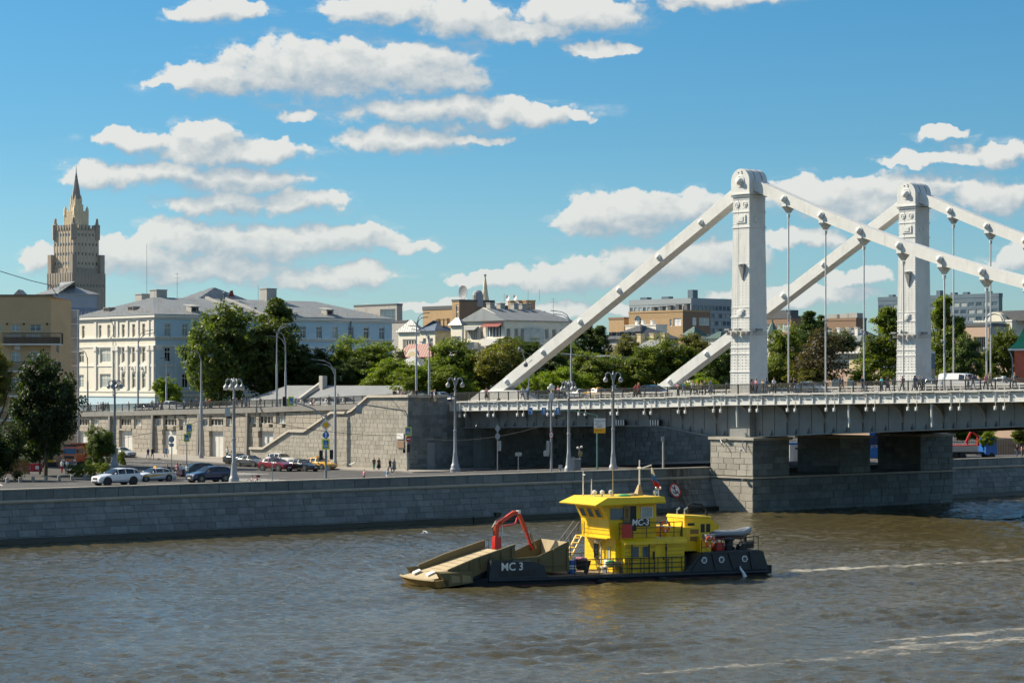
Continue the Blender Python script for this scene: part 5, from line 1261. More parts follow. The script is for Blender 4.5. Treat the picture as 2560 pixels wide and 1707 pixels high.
def hip_roof(parent, pts, z, h, inset, mat_, over=.5, seams=True, name='roof', mat_b=None):
    """pts: 4 corners (3d, any z) of the plan; ridge along pts0->pts1 direction"""
    p = [Vector((q.x, q.y, 0)) for q in pts]; c = sum(p, Vector()) / 4
    e1 = (p[1] - p[0]).normalized(); e2 = (p[3] - p[0]).normalized()
    q = [p[0] - e1 * over - e2 * over, p[1] + e1 * over - e2 * over, p[2] + e1 * over + e2 * over, p[3] - e1 * over + e2 * over]
    w = (q[3] - q[0]).length; i0 = inset if isinstance(inset, tuple) else (inset, inset)
    r0 = (q[0] + q[3]) / 2 + e1 * i0[0]; r1 = (q[1] + q[2]) / 2 - e1 * i0[1]
    up = lambda v, zz: Vector((v.x, v.y, zz))
    E = [up(v, z) for v in q]; T0, T1 = up(r0, z + h), up(r1, z + h)
    m = MB(); base = [v - ZV * .12 for v in E]
    m.add(E + [T0, T1] + base, [(0, 1, 5, 4), (2, 3, 4, 5), (3, 0, 4), (1, 2, 5), (9, 8, 7, 6), (0, 6, 7, 1), (1, 7, 8, 2), (2, 8, 9, 3), (3, 9, 6, 0)])
    ro = m.build(name, MAT[mat_], parent)
    if seams:
        sm_ = MB()
        def ribs(a, b, ta, tb):
            L_ = (b - a).length; n = int(L_ / .75)
            for k in range(1, n):
                f = k / n; lo = a.lerp(b, f)
                fa = (ta - a).dot((b - a).normalized()) / L_; fb = (tb - a).dot((b - a).normalized()) / L_
                if f < fa: hi = a.lerp(ta, f / max(fa, 1e-4))
                elif f > fb: hi = b.lerp(tb, (1 - f) / max(1 - fb, 1e-4))
                else: hi = ta.lerp(tb, (f - fa) / max(fb - fa, 1e-4))
                nn = (b - a).cross(ta + tb - a - b).normalized(); nn = nn if nn.z > 0 else -nn
                d = (hi - lo)
                if d.length < .3: continue
                sm_.box((lo + hi) / 2 + nn * .015, (d.length, .05, .05), ax=(d.normalized(), nn.cross(d.normalized()), nn))
        ribs(E[0], E[1], T0, T1); ribs(E[2], E[3], T1, T0)
        if i0[0] > .5: ribs(E[3], E[0], T0, T0)
        if i0[1] > .5: ribs(E[1], E[2], T1, T1)
        o = sm_.build('standing_seams', MAT[mat_b or mat_], ro); o['kind'] = 'stuff'
    return ro
def grid_holes(W, H, cols, rows, ww, x0=None, x1=None):
    x0 = 0 if x0 is None else x0; x1 = W if x1 is None else x1; out = []
    for r0, r1 in rows:
        for k in range(cols):
            c = x0 + (x1 - x0) * (k + .5) / cols; out.append((c - ww / 2, c + ww / 2, r0, r1))
    return out
def block(name, label, xc, xl, xr, ytop, d, z0, wall, left=None, right=None, roof=None, group=None, wall_r=None, cat='building', parapet=.5, roofm='roof_dark', depth=.22, style='cross', glass=('glass_dark', 'glass_blue', 'glass_pale'), fr='wall_trim', ytop_is_eave=True):
    """corner building on the city grid: left face (-v, sunlit) from column xl to xc, right face (+u) from xc to xr"""
    s, t = st(at(xc, ytop, d)); z1 = CZ + (HOR - ytop) * d / FPX
    sl, tr = s_at(xl, t), t_at(xr, s); W1, W2, H = s - sl, tr - t, z1 - z0
    b = thing(name, label, cat, L(s, t, z0), group=group); B0 = Vector(b.location); lo = lambda a, c, z=0.0: L(a, c, z) - B0
    hl = left(W1, H) if left else []; hr = right(W2, H) if right else []
    m = MB()
    facade(m, lo(sl, t, z0), U, ZV, -V, W1, H, hl, depth)
    m2 = m if wall_r is None else MB()
    facade(m2, lo(s, t, z0), V, ZV, U, W2, H, hr, depth)
    m.quad(lo(sl, t, z0), lo(sl, t, z1), lo(sl, tr, z1), lo(sl, tr, z0)); m.quad(lo(s, tr, z0), lo(s, tr, z1), lo(sl, tr, z1), lo(sl, tr, z0))
    m.quad(lo(sl, t, z1), lo(s, t, z1), lo(s, tr, z1), lo(sl, tr, z1))
    m.build('wall', MAT[wall], b)
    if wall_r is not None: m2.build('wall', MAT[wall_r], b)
    put_windows(b, lo(sl, t, z0), U, ZV, -V, hl, depth, style, glass, fr); put_windows(b, lo(s, t, z0), V, ZV, U, hr, depth, style, glass, fr)
    b['_'] = 0; del b['_']
    info = dict(o=b, s=s, t=t, sl=sl, tr=tr, z0=z0, z1=z1, lo=lo, W1=W1, W2=W2)
    if roof is None:
        m = MB(); e = .12; hh = parapet
        for (a0, c0, a1, c1) in ((sl - e, t - e, s + e, t + .3), (s - .3, t + .3, s + e, tr + e), (sl - e, t + .3, sl + .3, tr + e)):
            m.hexa([lo(a0, c0, z1 - .1), lo(a1, c0, z1 - .1), lo(a1, c1, z1 - .1), lo(a0, c1, z1 - .1)], [lo(a0, c0, z1 + hh), lo(a1, c0, z1 + hh), lo(a1, c1, z1 + hh), lo(a0, c1, z1 + hh)])
        m.build('parapet', MAT[roofm], b)
    elif roof[0] == 'hip':
        hip_roof(b, [lo(sl, t), lo(s, t), lo(s, tr), lo(sl, tr)], z1 - z0, roof[1], roof[2], roof[3])
    elif roof[0] == 'hipv':
        hip_roof(b, [lo(s, t), lo(s, tr), lo(sl, tr), lo(sl, t)], z1 - z0, roof[1], roof[2], roof[3])
    return info
def chimney(i, s, t, z, w=.7, h=1.4, m='concrete'):
    o = MB(); lo = i['lo']; o.box(lo(s, t, z + h / 2), (w, w, h), ax=(U, V, ZV)); o.box(lo(s, t, z + h), (w + .2, w + .2, .15), ax=(U, V, ZV)); return o.build('chimney', MAT[m], i['o'])
def aerial(i, s, t, z, h=4.0, tv=False):
    o = MB(); lo = i['lo']; o.cyl(lo(s, t, z), lo(s, t, z + h), .04, n=5)
    if tv:
        for k, w in ((.95, 1.6), (.8, 2.2), (.55, 1.2)): o.cyl(lo(s - w / 2, t, z + h * k), lo(s + w / 2, t, z + h * k), .03, n=4)
    return o.build('aerial', MAT['pole_dark'], i['o'])
def dish(i, s, t, z, r=.8):
    o = MB(); lo = i['lo']; o.cyl(lo(s, t, z), lo(s, t, z + r), .07, n=6); o.lathe(lo(s, t - .2, z + r * 1.3), [(0, .0), (r * .6, .08), (r, .28), (r * .97, .30), (r * .55, .13), (0, .05)], n=16, axis=-V); return o.build('satellite_dish', MAT['sign_white'] if r < 1.5 else MAT['pole_grey'], i['o'])

# ---- pale classical corner building
LZ = lambda y, d=450.0: CZ + (HOR - y) * d / FPX - 10.0
def cls_left(W, H):
    sl = s_at(190, 39); s0 = s_at(388, 39); f = lambda x: s_at(x, st(at(388, 785, 450))[1]) - s_at(190, st(at(388, 785, 450))[1])
    hs = []
    for x in (208, 250, 272, 308, 334, 359): hs.append((f(x) - .55, f(x) + .55, LZ(841), LZ(808)))
    for x in (308, 334, 359):
        hs.append((f(x) - .6, f(x) + .6, LZ(905), LZ(867))); hs.append((f(x) - .65, f(x) + .65, LZ(970), LZ(933)))
        hs.append((f(x) - .5, f(x) + .5, LZ(1022), LZ(1008)))
    for y0, y1 in ((905, 869), (970, 934)): hs.append((f(263) - 2.0, f(263) + 2.0, LZ(y0), LZ(y1)))
    for y0, y1 in ((905, 875), (970, 936)): hs.append((max(.3, f(203) - 1.2), f(203) + 1.0, LZ(y0), LZ(y1)))
    return [h for h in hs if h[0] > .1 and h[1] < W - .1]
NB_ = 14
def cls_right(W, H):
    hs = grid_holes(W, H, NB_, [(LZ(841), LZ(808)), (LZ(905), LZ(867)), (LZ(970), LZ(933))], 1.35, .8, W - .6); return hs
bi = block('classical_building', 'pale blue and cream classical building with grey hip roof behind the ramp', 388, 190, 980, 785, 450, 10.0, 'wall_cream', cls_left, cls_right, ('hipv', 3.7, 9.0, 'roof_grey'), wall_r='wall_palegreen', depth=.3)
lo = bi['lo']; b = bi['o']; s, t, sl, tr = bi['s'], bi['t'], bi['sl'], bi['tr']; Z = lambda y: LZ(y) + 10.0
def band(y0, y1, e, m_='wall_trim', nm='cornice'):
    m = MB()
    m.hexa([lo(sl, t - e, Z(y0)), lo(s + e, t - e, Z(y0)), lo(s + e, t, Z(y0)), lo(sl, t, Z(y0))], [lo(sl, t - e, Z(y1)), lo(s + e, t - e, Z(y1)), lo(s + e, t, Z(y1)), lo(sl, t, Z(y1))])
    m.hexa([lo(s, t, Z(y0)), lo(s + e, t, Z(y0)), lo(s + e, tr + e, Z(y0)), lo(s, tr + e, Z(y0))], [lo(s, t, Z(y1)), lo(s + e, t, Z(y1)), lo(s + e, tr + e, Z(y1)), lo(s, tr + e, Z(y1))]); m.build(nm, MAT[m_], b)
for y0, y1, e in ((797, 794, .18), (793, 787, .45), (848, 845, .16), (844, 841, .35), (866, 862, .12), (915, 911, .12), (980, 976, .15), (992, 986, .25)): band(y0, y1, e)
band(1030, 992.5, .12, 'wall_palegreen', 'plinth')
for x in (294, 319, 345, 372, 384, 240, 285):
    a = s_at(x, t); m = MB(); m.box(lo(a, t - .12, (Z(975) + Z(867)) / 2), (.75, .24, Z(867) - Z(975)), ax=(U, V, ZV)); pz = m.build('pilaster', MAT['wall_trim'], b)
    m = MB(); m.box(lo(a, t - .2, Z(869)), (1.05, .36, .9), ax=(U, V, ZV)); m.build('capital', MAT['wall_trim'], pz)
    m = MB(); m.box(lo(a, t - .1, (Z(840) + Z(800)) / 2), (.7, .16, Z(800) - Z(840)), ax=(U, V, ZV)); m.build('pilaster', MAT['wall_trim'], b)
for k in range(NB_ + 1):
    c_ = t + .8 + (bi['W2'] - 1.4) * k / NB_ ; m = MB(); m.box(lo(s + .1, c_, (Z(975) + Z(867)) / 2), (.2, .7, Z(867) - Z(975)), ax=(U, V, ZV)); pz = m.build('pilaster', MAT['wall_palegreen'], b)
    m = MB(); m.box(lo(s + .18, c_, Z(869)), (.34, 1.0, .85), ax=(U, V, ZV)); m.build('capital', MAT['wall_trim'], pz)
for x in (308, 334, 359):
    a = s_at(x, t); m = MB(); m.box(lo(a, t - .1, Z(922)), (1.5, .2, 1.0), ax=(U, V, ZV)); m.ball(lo(a, t - .2, Z(920)), .4, 8, 5, sc=(1, .4, 1)); m.build('relief_panel', MAT['wall_trim'], b)
m = MB(); a = s_at(286, t); m.tube([lo(a - .8, t - .3, Z(790)), lo(a - .8, t - .3, Z(800)), lo(a, t - .25, Z(810)), lo(a, t - .25, Z(835)), lo(a - .8, t - .4, Z(841)), lo(a, t - .3, Z(850)), lo(a, t - .3, Z(990))], .09); m.build('downpipe', MAT['pole_grey'], b)
m = MB(); c_ = t_at(875, s); m.tube([lo(s + .3, c_, Z(790)), lo(s + .3, c_, Z(900)), lo(s + .3, c_, Z(1000))], .16); m.build('downpipe', MAT['office_panel'], b)
for tt in (t_at(620, s), t_at(668, s)):   # fire walls over the roof
    m = MB(); q = .35; w2 = (s - sl) / 2
    m.prism([lo(s + .3, tt - q, Z(784)), lo(s - w2, tt - q, bi['z1'] + 4.15), lo(s - w2, tt - q, bi['z1'] + 3.4), lo(s + .1, tt - q, Z(786))], V * (2 * q)); m.build('fire_wall', MAT['concrete'], b)
for x in (500, 612, 735, 838):
    tt = t_at(x, s); m = MB(); m.box(lo(s - 2.6, tt, bi['z1'] + 1.05), (1.8, 1.7, 1.1), ax=(U, V, ZV)); m.prism([lo(s - 1.6, tt - 1.0, bi['z1'] + 1.6), lo(s - 1.6, tt + 1.0, bi['z1'] + 1.6), lo(s - 4.4, tt + 1.0, bi['z1'] + 2.0), lo(s - 4.4, tt - 1.0, bi['z1'] + 2.0)], ZV * .12); dm = m.build('dormer', MAT['concrete'], b)
    m = MB(); m.box(lo(s - 1.69, tt, bi['z1'] + 1.1), (.04, 1.3, .7), ax=(U, V, ZV)); m.build('opening', MAT['black'], dm)
for x in (246, 307):
    a = s_at(x, t); m = MB(); m.box(lo(a, t + 2.4, bi['z1'] + 1.3), (1.9, 1.6, .9), ax=(U, V, ZV)); dm = m.build('dormer', MAT['roof_rust'], b); MB().box(lo(a, t + 1.58, bi['z1'] + 1.35), (1.5, .04, .55), ax=(U, V, ZV)).build('opening', MAT['black'], dm)
m = MB()
for k in range(44): tt = t + 1 + k * (bi['W2'] - 2) / 44; m.box(lo(s - .6, tt, bi['z1'] + .75), (.05, .05, .8), ax=(U, V, ZV))
for k in range(18): a = sl + 1 + k * (s - sl - 2) / 18; m.box(lo(a, t + .6, bi['z1'] + .75), (.05, .05, .8), ax=(U, V, ZV))
m.build('snow_guards', MAT['wall_tan'], b)['kind'] = 'stuff'
rz_ = bi['z1'] + 3.6; ms = (s + sl) / 2
chimney(bi, ms - 9, t + 12, rz_ - 1.4, 2.4, 2.4); chimney(bi, ms - 2, t + 11, rz_ - .6, 2.4, 2.2); chimney(bi, ms, t_at(776, s), rz_ - .4, 2.4, 2.8)
aerial(bi, ms - 3, t + 9, rz_, 10.5); aerial(bi, ms, t + 14, rz_, 5.0, True); aerial(bi, ms, t + 33, rz_, 3.0); aerial(bi, ms - 14, t + 6, rz_ - 4, 6)
m = MB(); m.cyl(lo(ms, t + 25, rz_ - .5), lo(ms, t + 25, rz_ + 1.1), .3); m.lathe(lo(ms, t + 25, rz_ + 1.3), [(.6, 0), (.1, .35)], n=10); m.build('vent_cowl', MAT['pole_dark'], b)
q = [lo(ms - 8, t_at(665, s) - 7), lo(ms + 0, t_at(665, s) - 7), lo(ms + 0, t_at(665, s) + 7), lo(ms - 8, t_at(665, s) + 7)]
hip_roof(b, q, rz_ - 10.0 - .6, 3.1, (3.9, 3.9), 'roof_grey', name='lantern_roof')
MB().prism([lo(ms + .5, t_at(672, s), rz_ + .6), lo(ms + .5, t_at(686, s), rz_ + .6), lo(ms + .5, t_at(682, s), rz_ + 1.9), lo(ms + .5, t_at(675, s), rz_ + 1.7)], U * .1).build('hatch', MAT['roof_red'], b)

# ---- drum pavilion rising behind
i2 = block('domed_pavilion', 'grey hipped pavilion roof rising behind the beige flats', 148, 95, 243, 733, 520, 8.0, 'roof_blue', None, None, ('hip', 2.7, 8.2, 'roof_grey'))
m = MB(); l2 = i2['lo']; m.hexa([l2(i2['sl'] - 5, i2['t'] - 4, i2['z1'] - 9), l2(i2['s'] + 4, i2['t'] - 4, i2['z1'] - 9), l2(i2['s'] + 4, i2['tr'] + 5, i2['z1'] - 9), l2(i2['sl'] - 5, i2['tr'] + 5, i2['z1'] - 9)], [l2(i2['sl'], i2['t'], i2['z1'] - 3), l2(i2['s'], i2['t'], i2['z1'] - 3), l2(i2['s'], i2['tr'], i2['z1'] - 3), l2(i2['sl'], i2['tr'], i2['z1'] - 3)]); m.build('skirt_roof', MAT['roof_blue'], i2['o'])

# ---- beige flats on the left with balconies
fb = thing('apartment_building', 'tan flat-roofed apartment building with balconies at the left edge', 'building', at(127, 741, 330).xy.to_3d() + ZV * 3.5)
FB = Vector(fb.location); ea, eb2 = Vector((-1, 0, 0)), Vector((.35, .94, 0)).normalized(); Hf = CZ + (HOR - 741) * 330 / FPX - 3.5
fz = lambda y: CZ + (HOR - y) * 330 / FPX - 3.5; fxx = lambda x: (127 - x) * 330 / FPX
hl = []
for y0, y1 in ((828, 811), (906, 878), (973, 943), (1040, 1012), (1090, 1070)):
    for x0, x1 in ((74, 103), (27, 50), (-16, 3), (-70, -45)): hl.append((fxx(x1), fxx(x0), fz(y0), fz(y1)))
m = MB(); facade(m, Vector(), ea, ZV, Vector((0, -1, 0)), 17, Hf, hl, .25)
hr = [(1.4, 2.1, fz(882), fz(851)), (1.4, 2.1, fz(930), fz(915))]
facade(m, Vector(), eb2, ZV, Vector((.94, -.35, 0)), 5.4, Hf - .4, hr, .25); m.quad(Vector((0, 0, Hf)), Vector((-17, 0, Hf)), Vector((-14, 5, Hf)), eb2 * 5.4 + ZV * (Hf - .4)); m.build('wall', MAT['wall_tan'], fb)
put_windows(fb, Vector(), ea, ZV, Vector((0, -1, 0)), hl, .25, 'cross', ('glass_pale', 'glass_blue')); put_windows(fb, Vector(), eb2, ZV, Vector((.94, -.35, 0)), hr, .25, 'cross', ('glass_blue',))
MB().box((-8.4, .1, Hf + .12), (17.4, .5, .28)).build('parapet', MAT['brick_brown'], fb)
for yb, yt, x0, x1 in ((861, 833, 10, 158), (928, 905, 5, 152), (990, 967, 5, 148), (1050, 1030, 5, 140)):
    a0, a1, z0, z1 = -fxx(x0), -fxx(x1), fz(yb), fz(yt); m = MB(); m.box(((a0 + a1) / 2, -.65, z0), (a1 - a0, 1.3, .2)); bl_ = m.build('balcony', MAT['wall_trim'], fb)
    m = MB(); m.box(((a0 + a1) / 2, -1.25, z1), (a1 - a0, .08, .08)); n = int((a1 - a0) / .16)
    for k in range(n + 1): m.box((a0 + (a1 - a0) * k / n, -1.25, (z0 + z1) / 2), (.035, .035, z1 - z0))
    for k in range(8): m.box((a1, -1.25 + .16 * k, (z0 + z1) / 2), (.035, .035, z1 - z0))
    m.build('railing', MAT['rail_black'], bl_)
    if yb == 861:
        for x in (40, 88): MB().box((-fxx(x), -1.05, z0 + .75), (1.9, .3, 1.1)).build('balcony_screen', MAT['door_white'], bl_)
        MB().box(((a0 + a1) / 2, -1.18, z0 + .55), (a1 - a0 - .4, .05, .9)).build('balcony_lining', MAT['brick_brown'], bl_)
for x, y in ((45, 869), (35, 1045), (20, 1090), (62, 940)):
    MB().box((-fxx(x), -.2, fz(y)), (.8, .4, .55)).build('air_conditioner', MAT['door_white'], fb)
for x in (60, 118, 18): MB().box((-fxx(x), -.1, fz(810)), (.2, .2, .25)).build('vent', MAT['black'], fb)
MB().prism([(-5.6, 1, Hf), (-3.6, 1, Hf), (-4.6, 1, Hf + 1.0)], (0, 3, 0)).build('roof_hatch', MAT['roof_grey'], fb)
MB().tube([(-7.6, 2, Hf + 3.6), (-3, 2, Hf + 2.2), (-.4, 2, Hf + 1.6), (.6, 2, Hf)], .05).build('cable', MAT['black'], fb)
gl = thing('lift_shaft', 'narrow pale glazed lift shaft beside the tan apartment building', 'lift shaft', at(185, 1000, 345).xy.to_3d() + ZV * 3.5)
m = MB(); hz_ = CZ + (HOR - 775) * 345 / FPX - 3.5; m.box((0, .6, hz_ / 2), (.95, 1.2, hz_)); m.build('glazing', MAT['glass_pale'], gl); m = MB()
for k in range(12): m.box((0, .6, hz_ * k / 11), (1.05, 1.3, .09))
for x in (-.5, .5): m.box((x, 0, hz_ / 2), (.09, .09, hz_)); m.box((x, 1.2, hz_ / 2), (.09, .09, hz_))
m.build('frame', MAT['white_paint'], gl)

# ---- skyscraper with a spire, far away
D5 = 1700.0; k5 = D5 / FPX
tw = thing('skyscraper', 'far tall stepped stone skyscraper with pinnacles and a needle spire', 'skyscraper', Vector(((190.5 - 1280) * k5, D5, 0)), R(-42))
zz5 = lambda y: CZ + (HOR - y) * k5
def tier(name, mm, w_px, y0, y1, cx=0.0, cyy=0.0, ratio=1.0, par=tw, ribs=0, wins=0):
    a = w_px * k5 / 1.40; z0, z1 = zz5(y0), zz5(y1); o = MB().box((cx, cyy, (z0 + z1) / 2), (a, a * ratio, z1 - z0)).build(name, MAT[mm], par)
    if ribs:
        m = MB()
        for k in range(ribs + 1):
            f = -.5 + k / ribs
            m.box((cx + f * a, cyy - a * ratio / 2, (z0 + z1) / 2), (.8, .4, z1 - z0)); m.box((cx + a / 2, cyy + f * a * ratio, (z0 + z1) / 2), (.4, .8, z1 - z0))
        m.build('pilasters', MAT[mm], o)['kind'] = 'stuff'
    if wins:
        for r in range(wins):
            zc = z0 + (z1 - z0) * (r + .5) / wins
            for k in range(ribs):
                f = -.5 + (k + .5) / ribs; m = MB(); m.box((cx + f * a, cyy - a * ratio / 2 - .03, zc), (1.0, .1, 1.9)); m.build('window', MAT['glass_blue'], o)
                m = MB(); m.box((cx + a / 2 + .03, cyy + f * a * ratio, zc), (.1, 1.0, 1.9)); m.build('window', MAT['glass_dark'], o)
    return o, a
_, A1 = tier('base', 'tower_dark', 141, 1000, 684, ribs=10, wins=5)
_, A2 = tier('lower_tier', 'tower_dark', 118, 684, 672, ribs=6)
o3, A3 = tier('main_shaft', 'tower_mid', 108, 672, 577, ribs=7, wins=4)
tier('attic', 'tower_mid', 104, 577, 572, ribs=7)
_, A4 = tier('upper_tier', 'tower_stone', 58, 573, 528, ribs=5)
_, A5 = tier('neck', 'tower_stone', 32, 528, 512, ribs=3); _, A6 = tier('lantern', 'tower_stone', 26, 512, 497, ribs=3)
for sx in (-1, 1):
    for sy in (-1, 1):
        tier('corner_turret', 'tower_dark', 19, 684, 638, sx * A1 * .43, sy * A1 * .43)
        m = MB(); x, y = sx * A3 * .47, sy * A3 * .47; m.lathe((x, y, zz5(600)), [(2.2, 0), (2.2, zz5(563) - zz5(600)), (1.2, zz5(562) - zz5(600)), (.8, zz5(548) - zz5(600)), (.1, zz5(546) - zz5(600))], n=8); m.build('pinnacle', MAT['tower_dark'], tw)
        m = MB(); x, y = sx * A4 * .46, sy * A4 * .46; m.lathe((x, y, zz5(540)), [(1.2, 0), (1.1, zz5(524) - zz5(540)), (.1, zz5(515) - zz5(540))], n=6); m.build('pinnacle', MAT['tower_stone'], tw)
        m = MB(); x, y = sx * A6 * .45, sy * A6 * .45; m.lathe((x, y, zz5(512)), [(.7, 0), (.6, 4.5), (.05, 7)], n=6); m.build('pinnacle', MAT['tower_stone'], tw)
m = MB(); m.lathe((0, 0, zz5(498)), [(5.2 * .62, 0), (2.6, zz5(478) - zz5(498)), (1.0, zz5(446) - zz5(498)), (.9, zz5(441) - zz5(498)), (.35, zz5(432) - zz5(498)), (.05, zz5(412) - zz5(498))], n=8); m.build('spire', MAT['roof_rust'], tw)
for sx, sy in ((0, -1), (1, 0)):
    for k in range(7):
        f = -.42 + .84 * k / 6; m = MB(); m.box((f * A3 if sx == 0 else A3 / 2, -A3 / 2 if sx == 0 else f * A3, zz5(571)), (1.2, 1.2, 3.5)); m.build('merlon', MAT['tower_dark'], tw)

# ---- low house with a long sheet roof beyond the ramp
fz0 = thing('low_house', 'low house with a long pale sheet-metal roof beyond the ramp railing', 'house', L(s_at(820, 45), 45, 5))
F0 = Vector(fz0.location); lf = lambda s, t, z=0.0: L(s, t, z) - F0
sa, sb = s_at(590, 40), s_at(1075, 40)
MB().hexa([lf(sa, 39.6, 5), lf(sb, 39.6, 5), lf(sb, 51, 5), lf(sa, 51, 5)], [lf(sa, 39.6, 10.8), lf(sb, 39.6, 10.8), lf(sb, 51, 10.8), lf(sa, 51, 10.8)]).build('wall', MAT['wall_yellow'], fz0)
hip_roof(fz0, [lf(sa, 39.6), lf(sb, 39.6), lf(sb, 51), lf(sa, 51)], 5.8, 3.6, (9, 10), 'roof_grey', .6, mat_b='concrete')
smd = s_at(800, 45); MB().hexa([lf(smd, 39.0, 10.9), lf(smd + .7, 39.0, 10.9), lf(smd + .7, 45.3, 14.7), lf(smd, 45.3, 14.7)], [lf(smd, 39.0, 11.5), lf(smd + .7, 39.0, 11.5), lf(smd + .7, 45.3, 15.3), lf(smd, 45.3, 15.3)]).build('fire_wall', MAT['concrete'], fz0)
MB().box(lf(smd + 1.6, 44.5, 14.6), (1.0, 1.0, 3.0), ax=(U, V, ZV)).build('chimney', MAT['concrete'], fz0)
MB().box(lf(s_at(824, 39.5), 39.5, 8.0), (2.5, .1, 1.2), ax=(U, V, ZV)).build('window', MAT['glass_dark'], fz0)

# ---- old quarter behind the trees
gh = lambda c, rows, w: (lambda W, H: grid_holes(W, H, c, rows, w))
block('office_building', 'grey modern office block with a blue glass front far behind the roofs', 992, 885, 1006, 762, 900, 5, 'concrete', lambda W, H: [(W * .62, W * .97, H - 8, H - 1.5)], None, None, glass=('glass_blue',), style='grid', fr='office_panel')
block('grey_annex', 'small grey rendered block beside the cream houses', 1018, 968, 1024, 805, 640, 5, 'concrete', None, None)
i = block('cream_house', 'cream house with glazed bay and pale roof, left of the arched windows', 1052, 996, 1060, 829, 520, 8, 'wall_cream', lambda W, H: [(W * .2, W * .8, H - 4.6, H - 1.6)], None, ('hip', 2.6, 4, 'roof_grey'), style='bars', glass=('glass_dark', 'glass_pale'))
i = block('arched_house', 'cream corner house with arched windows under a blue metal roof', 1088, 1050, 1127, 826, 512, 8, 'wall_cream', lambda W, H: [(W * .2, W * .4, H - 4.4, H - 1.6), (W * .65, W * .85, H - 4.4, H - 1.6)], lambda W, H: [(W * .5, W * .68, H - 4.2, H - 1.4), (W * .5, W * .68, H - 9, H - 6)], ('hipv', 2.2, 3.2, 'roof_blue'), wall_r='wall_yellow')
for q in (.1, .45, .7): chimney(i, i['sl'] + 2 + q * 5, i['t'] + 3, i['z1'] + 1.0, .8, 1.5, 'brick_tan')
i = block('balcony_wing', 'narrow wing with stacked white glazed balconies between cream houses', 1155, 1127, 1160, 812, 508, 8, 'wall_cream', lambda W, H: [(W * .1, W * .9, H - 4.0, H - 2.4), (W * .1, W * .9, H - 9.0, H - 7.0)], None, ('hip', 1.6, 2, 'roof_grey'), style='bars')
for dz in (4.2, 9.4): MB().box(i['lo']((i['s'] + i['sl']) / 2, i['t'] - .4, i['z1'] - dz - 1.2), (i['W1'] * .95, .8, 2.0), ax=(U, V, ZV)).build('balcony', MAT['white_paint'], i['o'])
i = block('gabled_house', 'long cream gabled house with enclosed white balconies above the trees', 1262, 1155, 1432, 800, 505, 8, 'wall_cream', lambda W, H: [(W * .08, W * .36, H - 4.0, H - 1.6), (W * .56, W * .93, H - 3.6, H - .9), (W * .42, W * .5, H - 4, H - 1.4), (W * .56, W * .93, H - 9, H - 5.6)],
      lambda W, H: grid_holes(W, H, 9, [(H - 4.0, H - 1.6), (H - 9.4, H - 6.8)], 1.1), ('hipv', 2.6, (0.2, 4), 'roof_grey'), wall_r='wall_cream', style='bars')
m = MB(); m.prism([i['lo'](i['sl'], i['t'] - .02, i['z1']), i['lo'](i['s'], i['t'] - .02, i['z1']), i['lo']((i['s'] + i['sl']) / 2, i['t'] - .02, i['z1'] + 2.8)], V * .5); gb = m.build('gable', MAT['wall_cream'], i['o'])
for q in (-.6, .6): MB().box(i['lo']((i['s'] + i['sl']) / 2 + q, i['t'] - .05, i['z1'] + .9), (.5, .1, .9), ax=(U, V, ZV)).build('attic_window', MAT['black'], gb)
for q0, q1, dz in ((.06, .38, 6.0), (.54, .95, 5.4), (.54, .95, 10.8)):
    MB().box(i['lo'](i['sl'] + i['W1'] * (q0 + q1) / 2, i['t'] - .55, i['z1'] - dz + .8), (i['W1'] * (q1 - q0), 1.1, 1.5), ax=(U, V, ZV)).build('balcony', MAT['white_paint'], i['o'])
    MB().prism([i['lo'](i['sl'] + i['W1'] * (q0 - .01), i['t'] - 1.2, i['z1'] - dz + 4.0), i['lo'](i['sl'] + i['W1'] * (q1 + .01), i['t'] - 1.2, i['z1'] - dz + 4.0), i['lo'](i['sl'] + i['W1'] * (q1 + .01), i['t'], i['z1'] - dz + 4.8), i['lo'](i['sl'] + i['W1'] * (q0 - .01), i['t'], i['z1'] - dz + 4.8)], ZV * .1).build('balcony_roof', MAT['roof_red' if q0 > .5 else 'roof_grey'], i['o'])
c_ = i['t'] + i['W2'] * .38; MB().box(i['lo'](i['s'] + .5, c_, i['z1'] - 3.2), (1.0, 5.6, 2.9), ax=(U, V, ZV)).build('glazed_loggia', MAT['glass_pale'], i['o'])
for q in (.15, .3, .5, .62): chimney(i, (i['s'] + i['sl']) / 2 - 1, i['t'] + i['W2'] * q, i['z1'] + 2.0, 1.3, 1.8)
aerial(i, i['s'] - 2, i['t'] + i['W2'] * .8, i['z1'] + 1, 4, True)
rr = block('red_roofed_house', 'low house with a red metal roof and an arched dormer by the lamp posts', 1080, 996, 1100, 892, 470, 5, 'wall_cream', None, None, ('hip', 2.6, 2.5, 'roof_red'))
m = MB(); a = s_at(1034, rr['t']); arc = [rr['lo'](a + 1.9 * math.cos(w), rr['t'] - .4, rr['z1'] + .1 + 1.5 * math.sin(w)) for w in [math.pi * k / 12 for k in range(13)]]; m.prism(arc, V * 2.4); dm = m.build('arched_dormer', MAT['wall_trim'], rr['o'])
m = MB(); arc = [rr['lo'](a + 1.3 * math.cos(w), rr['t'] - .42, rr['z1'] + .1 + 1.05 * math.sin(w)) for w in [math.pi * k / 12 for k in range(13)]]; m.prism(arc, V * .01); m.build('lunette', MAT['wall_yellow'], dm); chimney(rr, s_at(1026, rr['t']) , rr['t'] + 3, rr['z1'] + 1.6, .9, 1.5, 'wall_trim')
block('grey_roofed_house', 'small house with a pale grey hip roof below the red roof', 1052, 985, 1086, 915, 452, 5, 'wall_cream', None, None, ('hip', 2.0, 4.5, 'roof_grey'))
i = block('brick_studio', 'tan brick building with roof dishes and a taller brown stair tower', 1130, 1057, 1150, 772, 660, 5, 'brick_tan', None, None, None, parapet=.9)
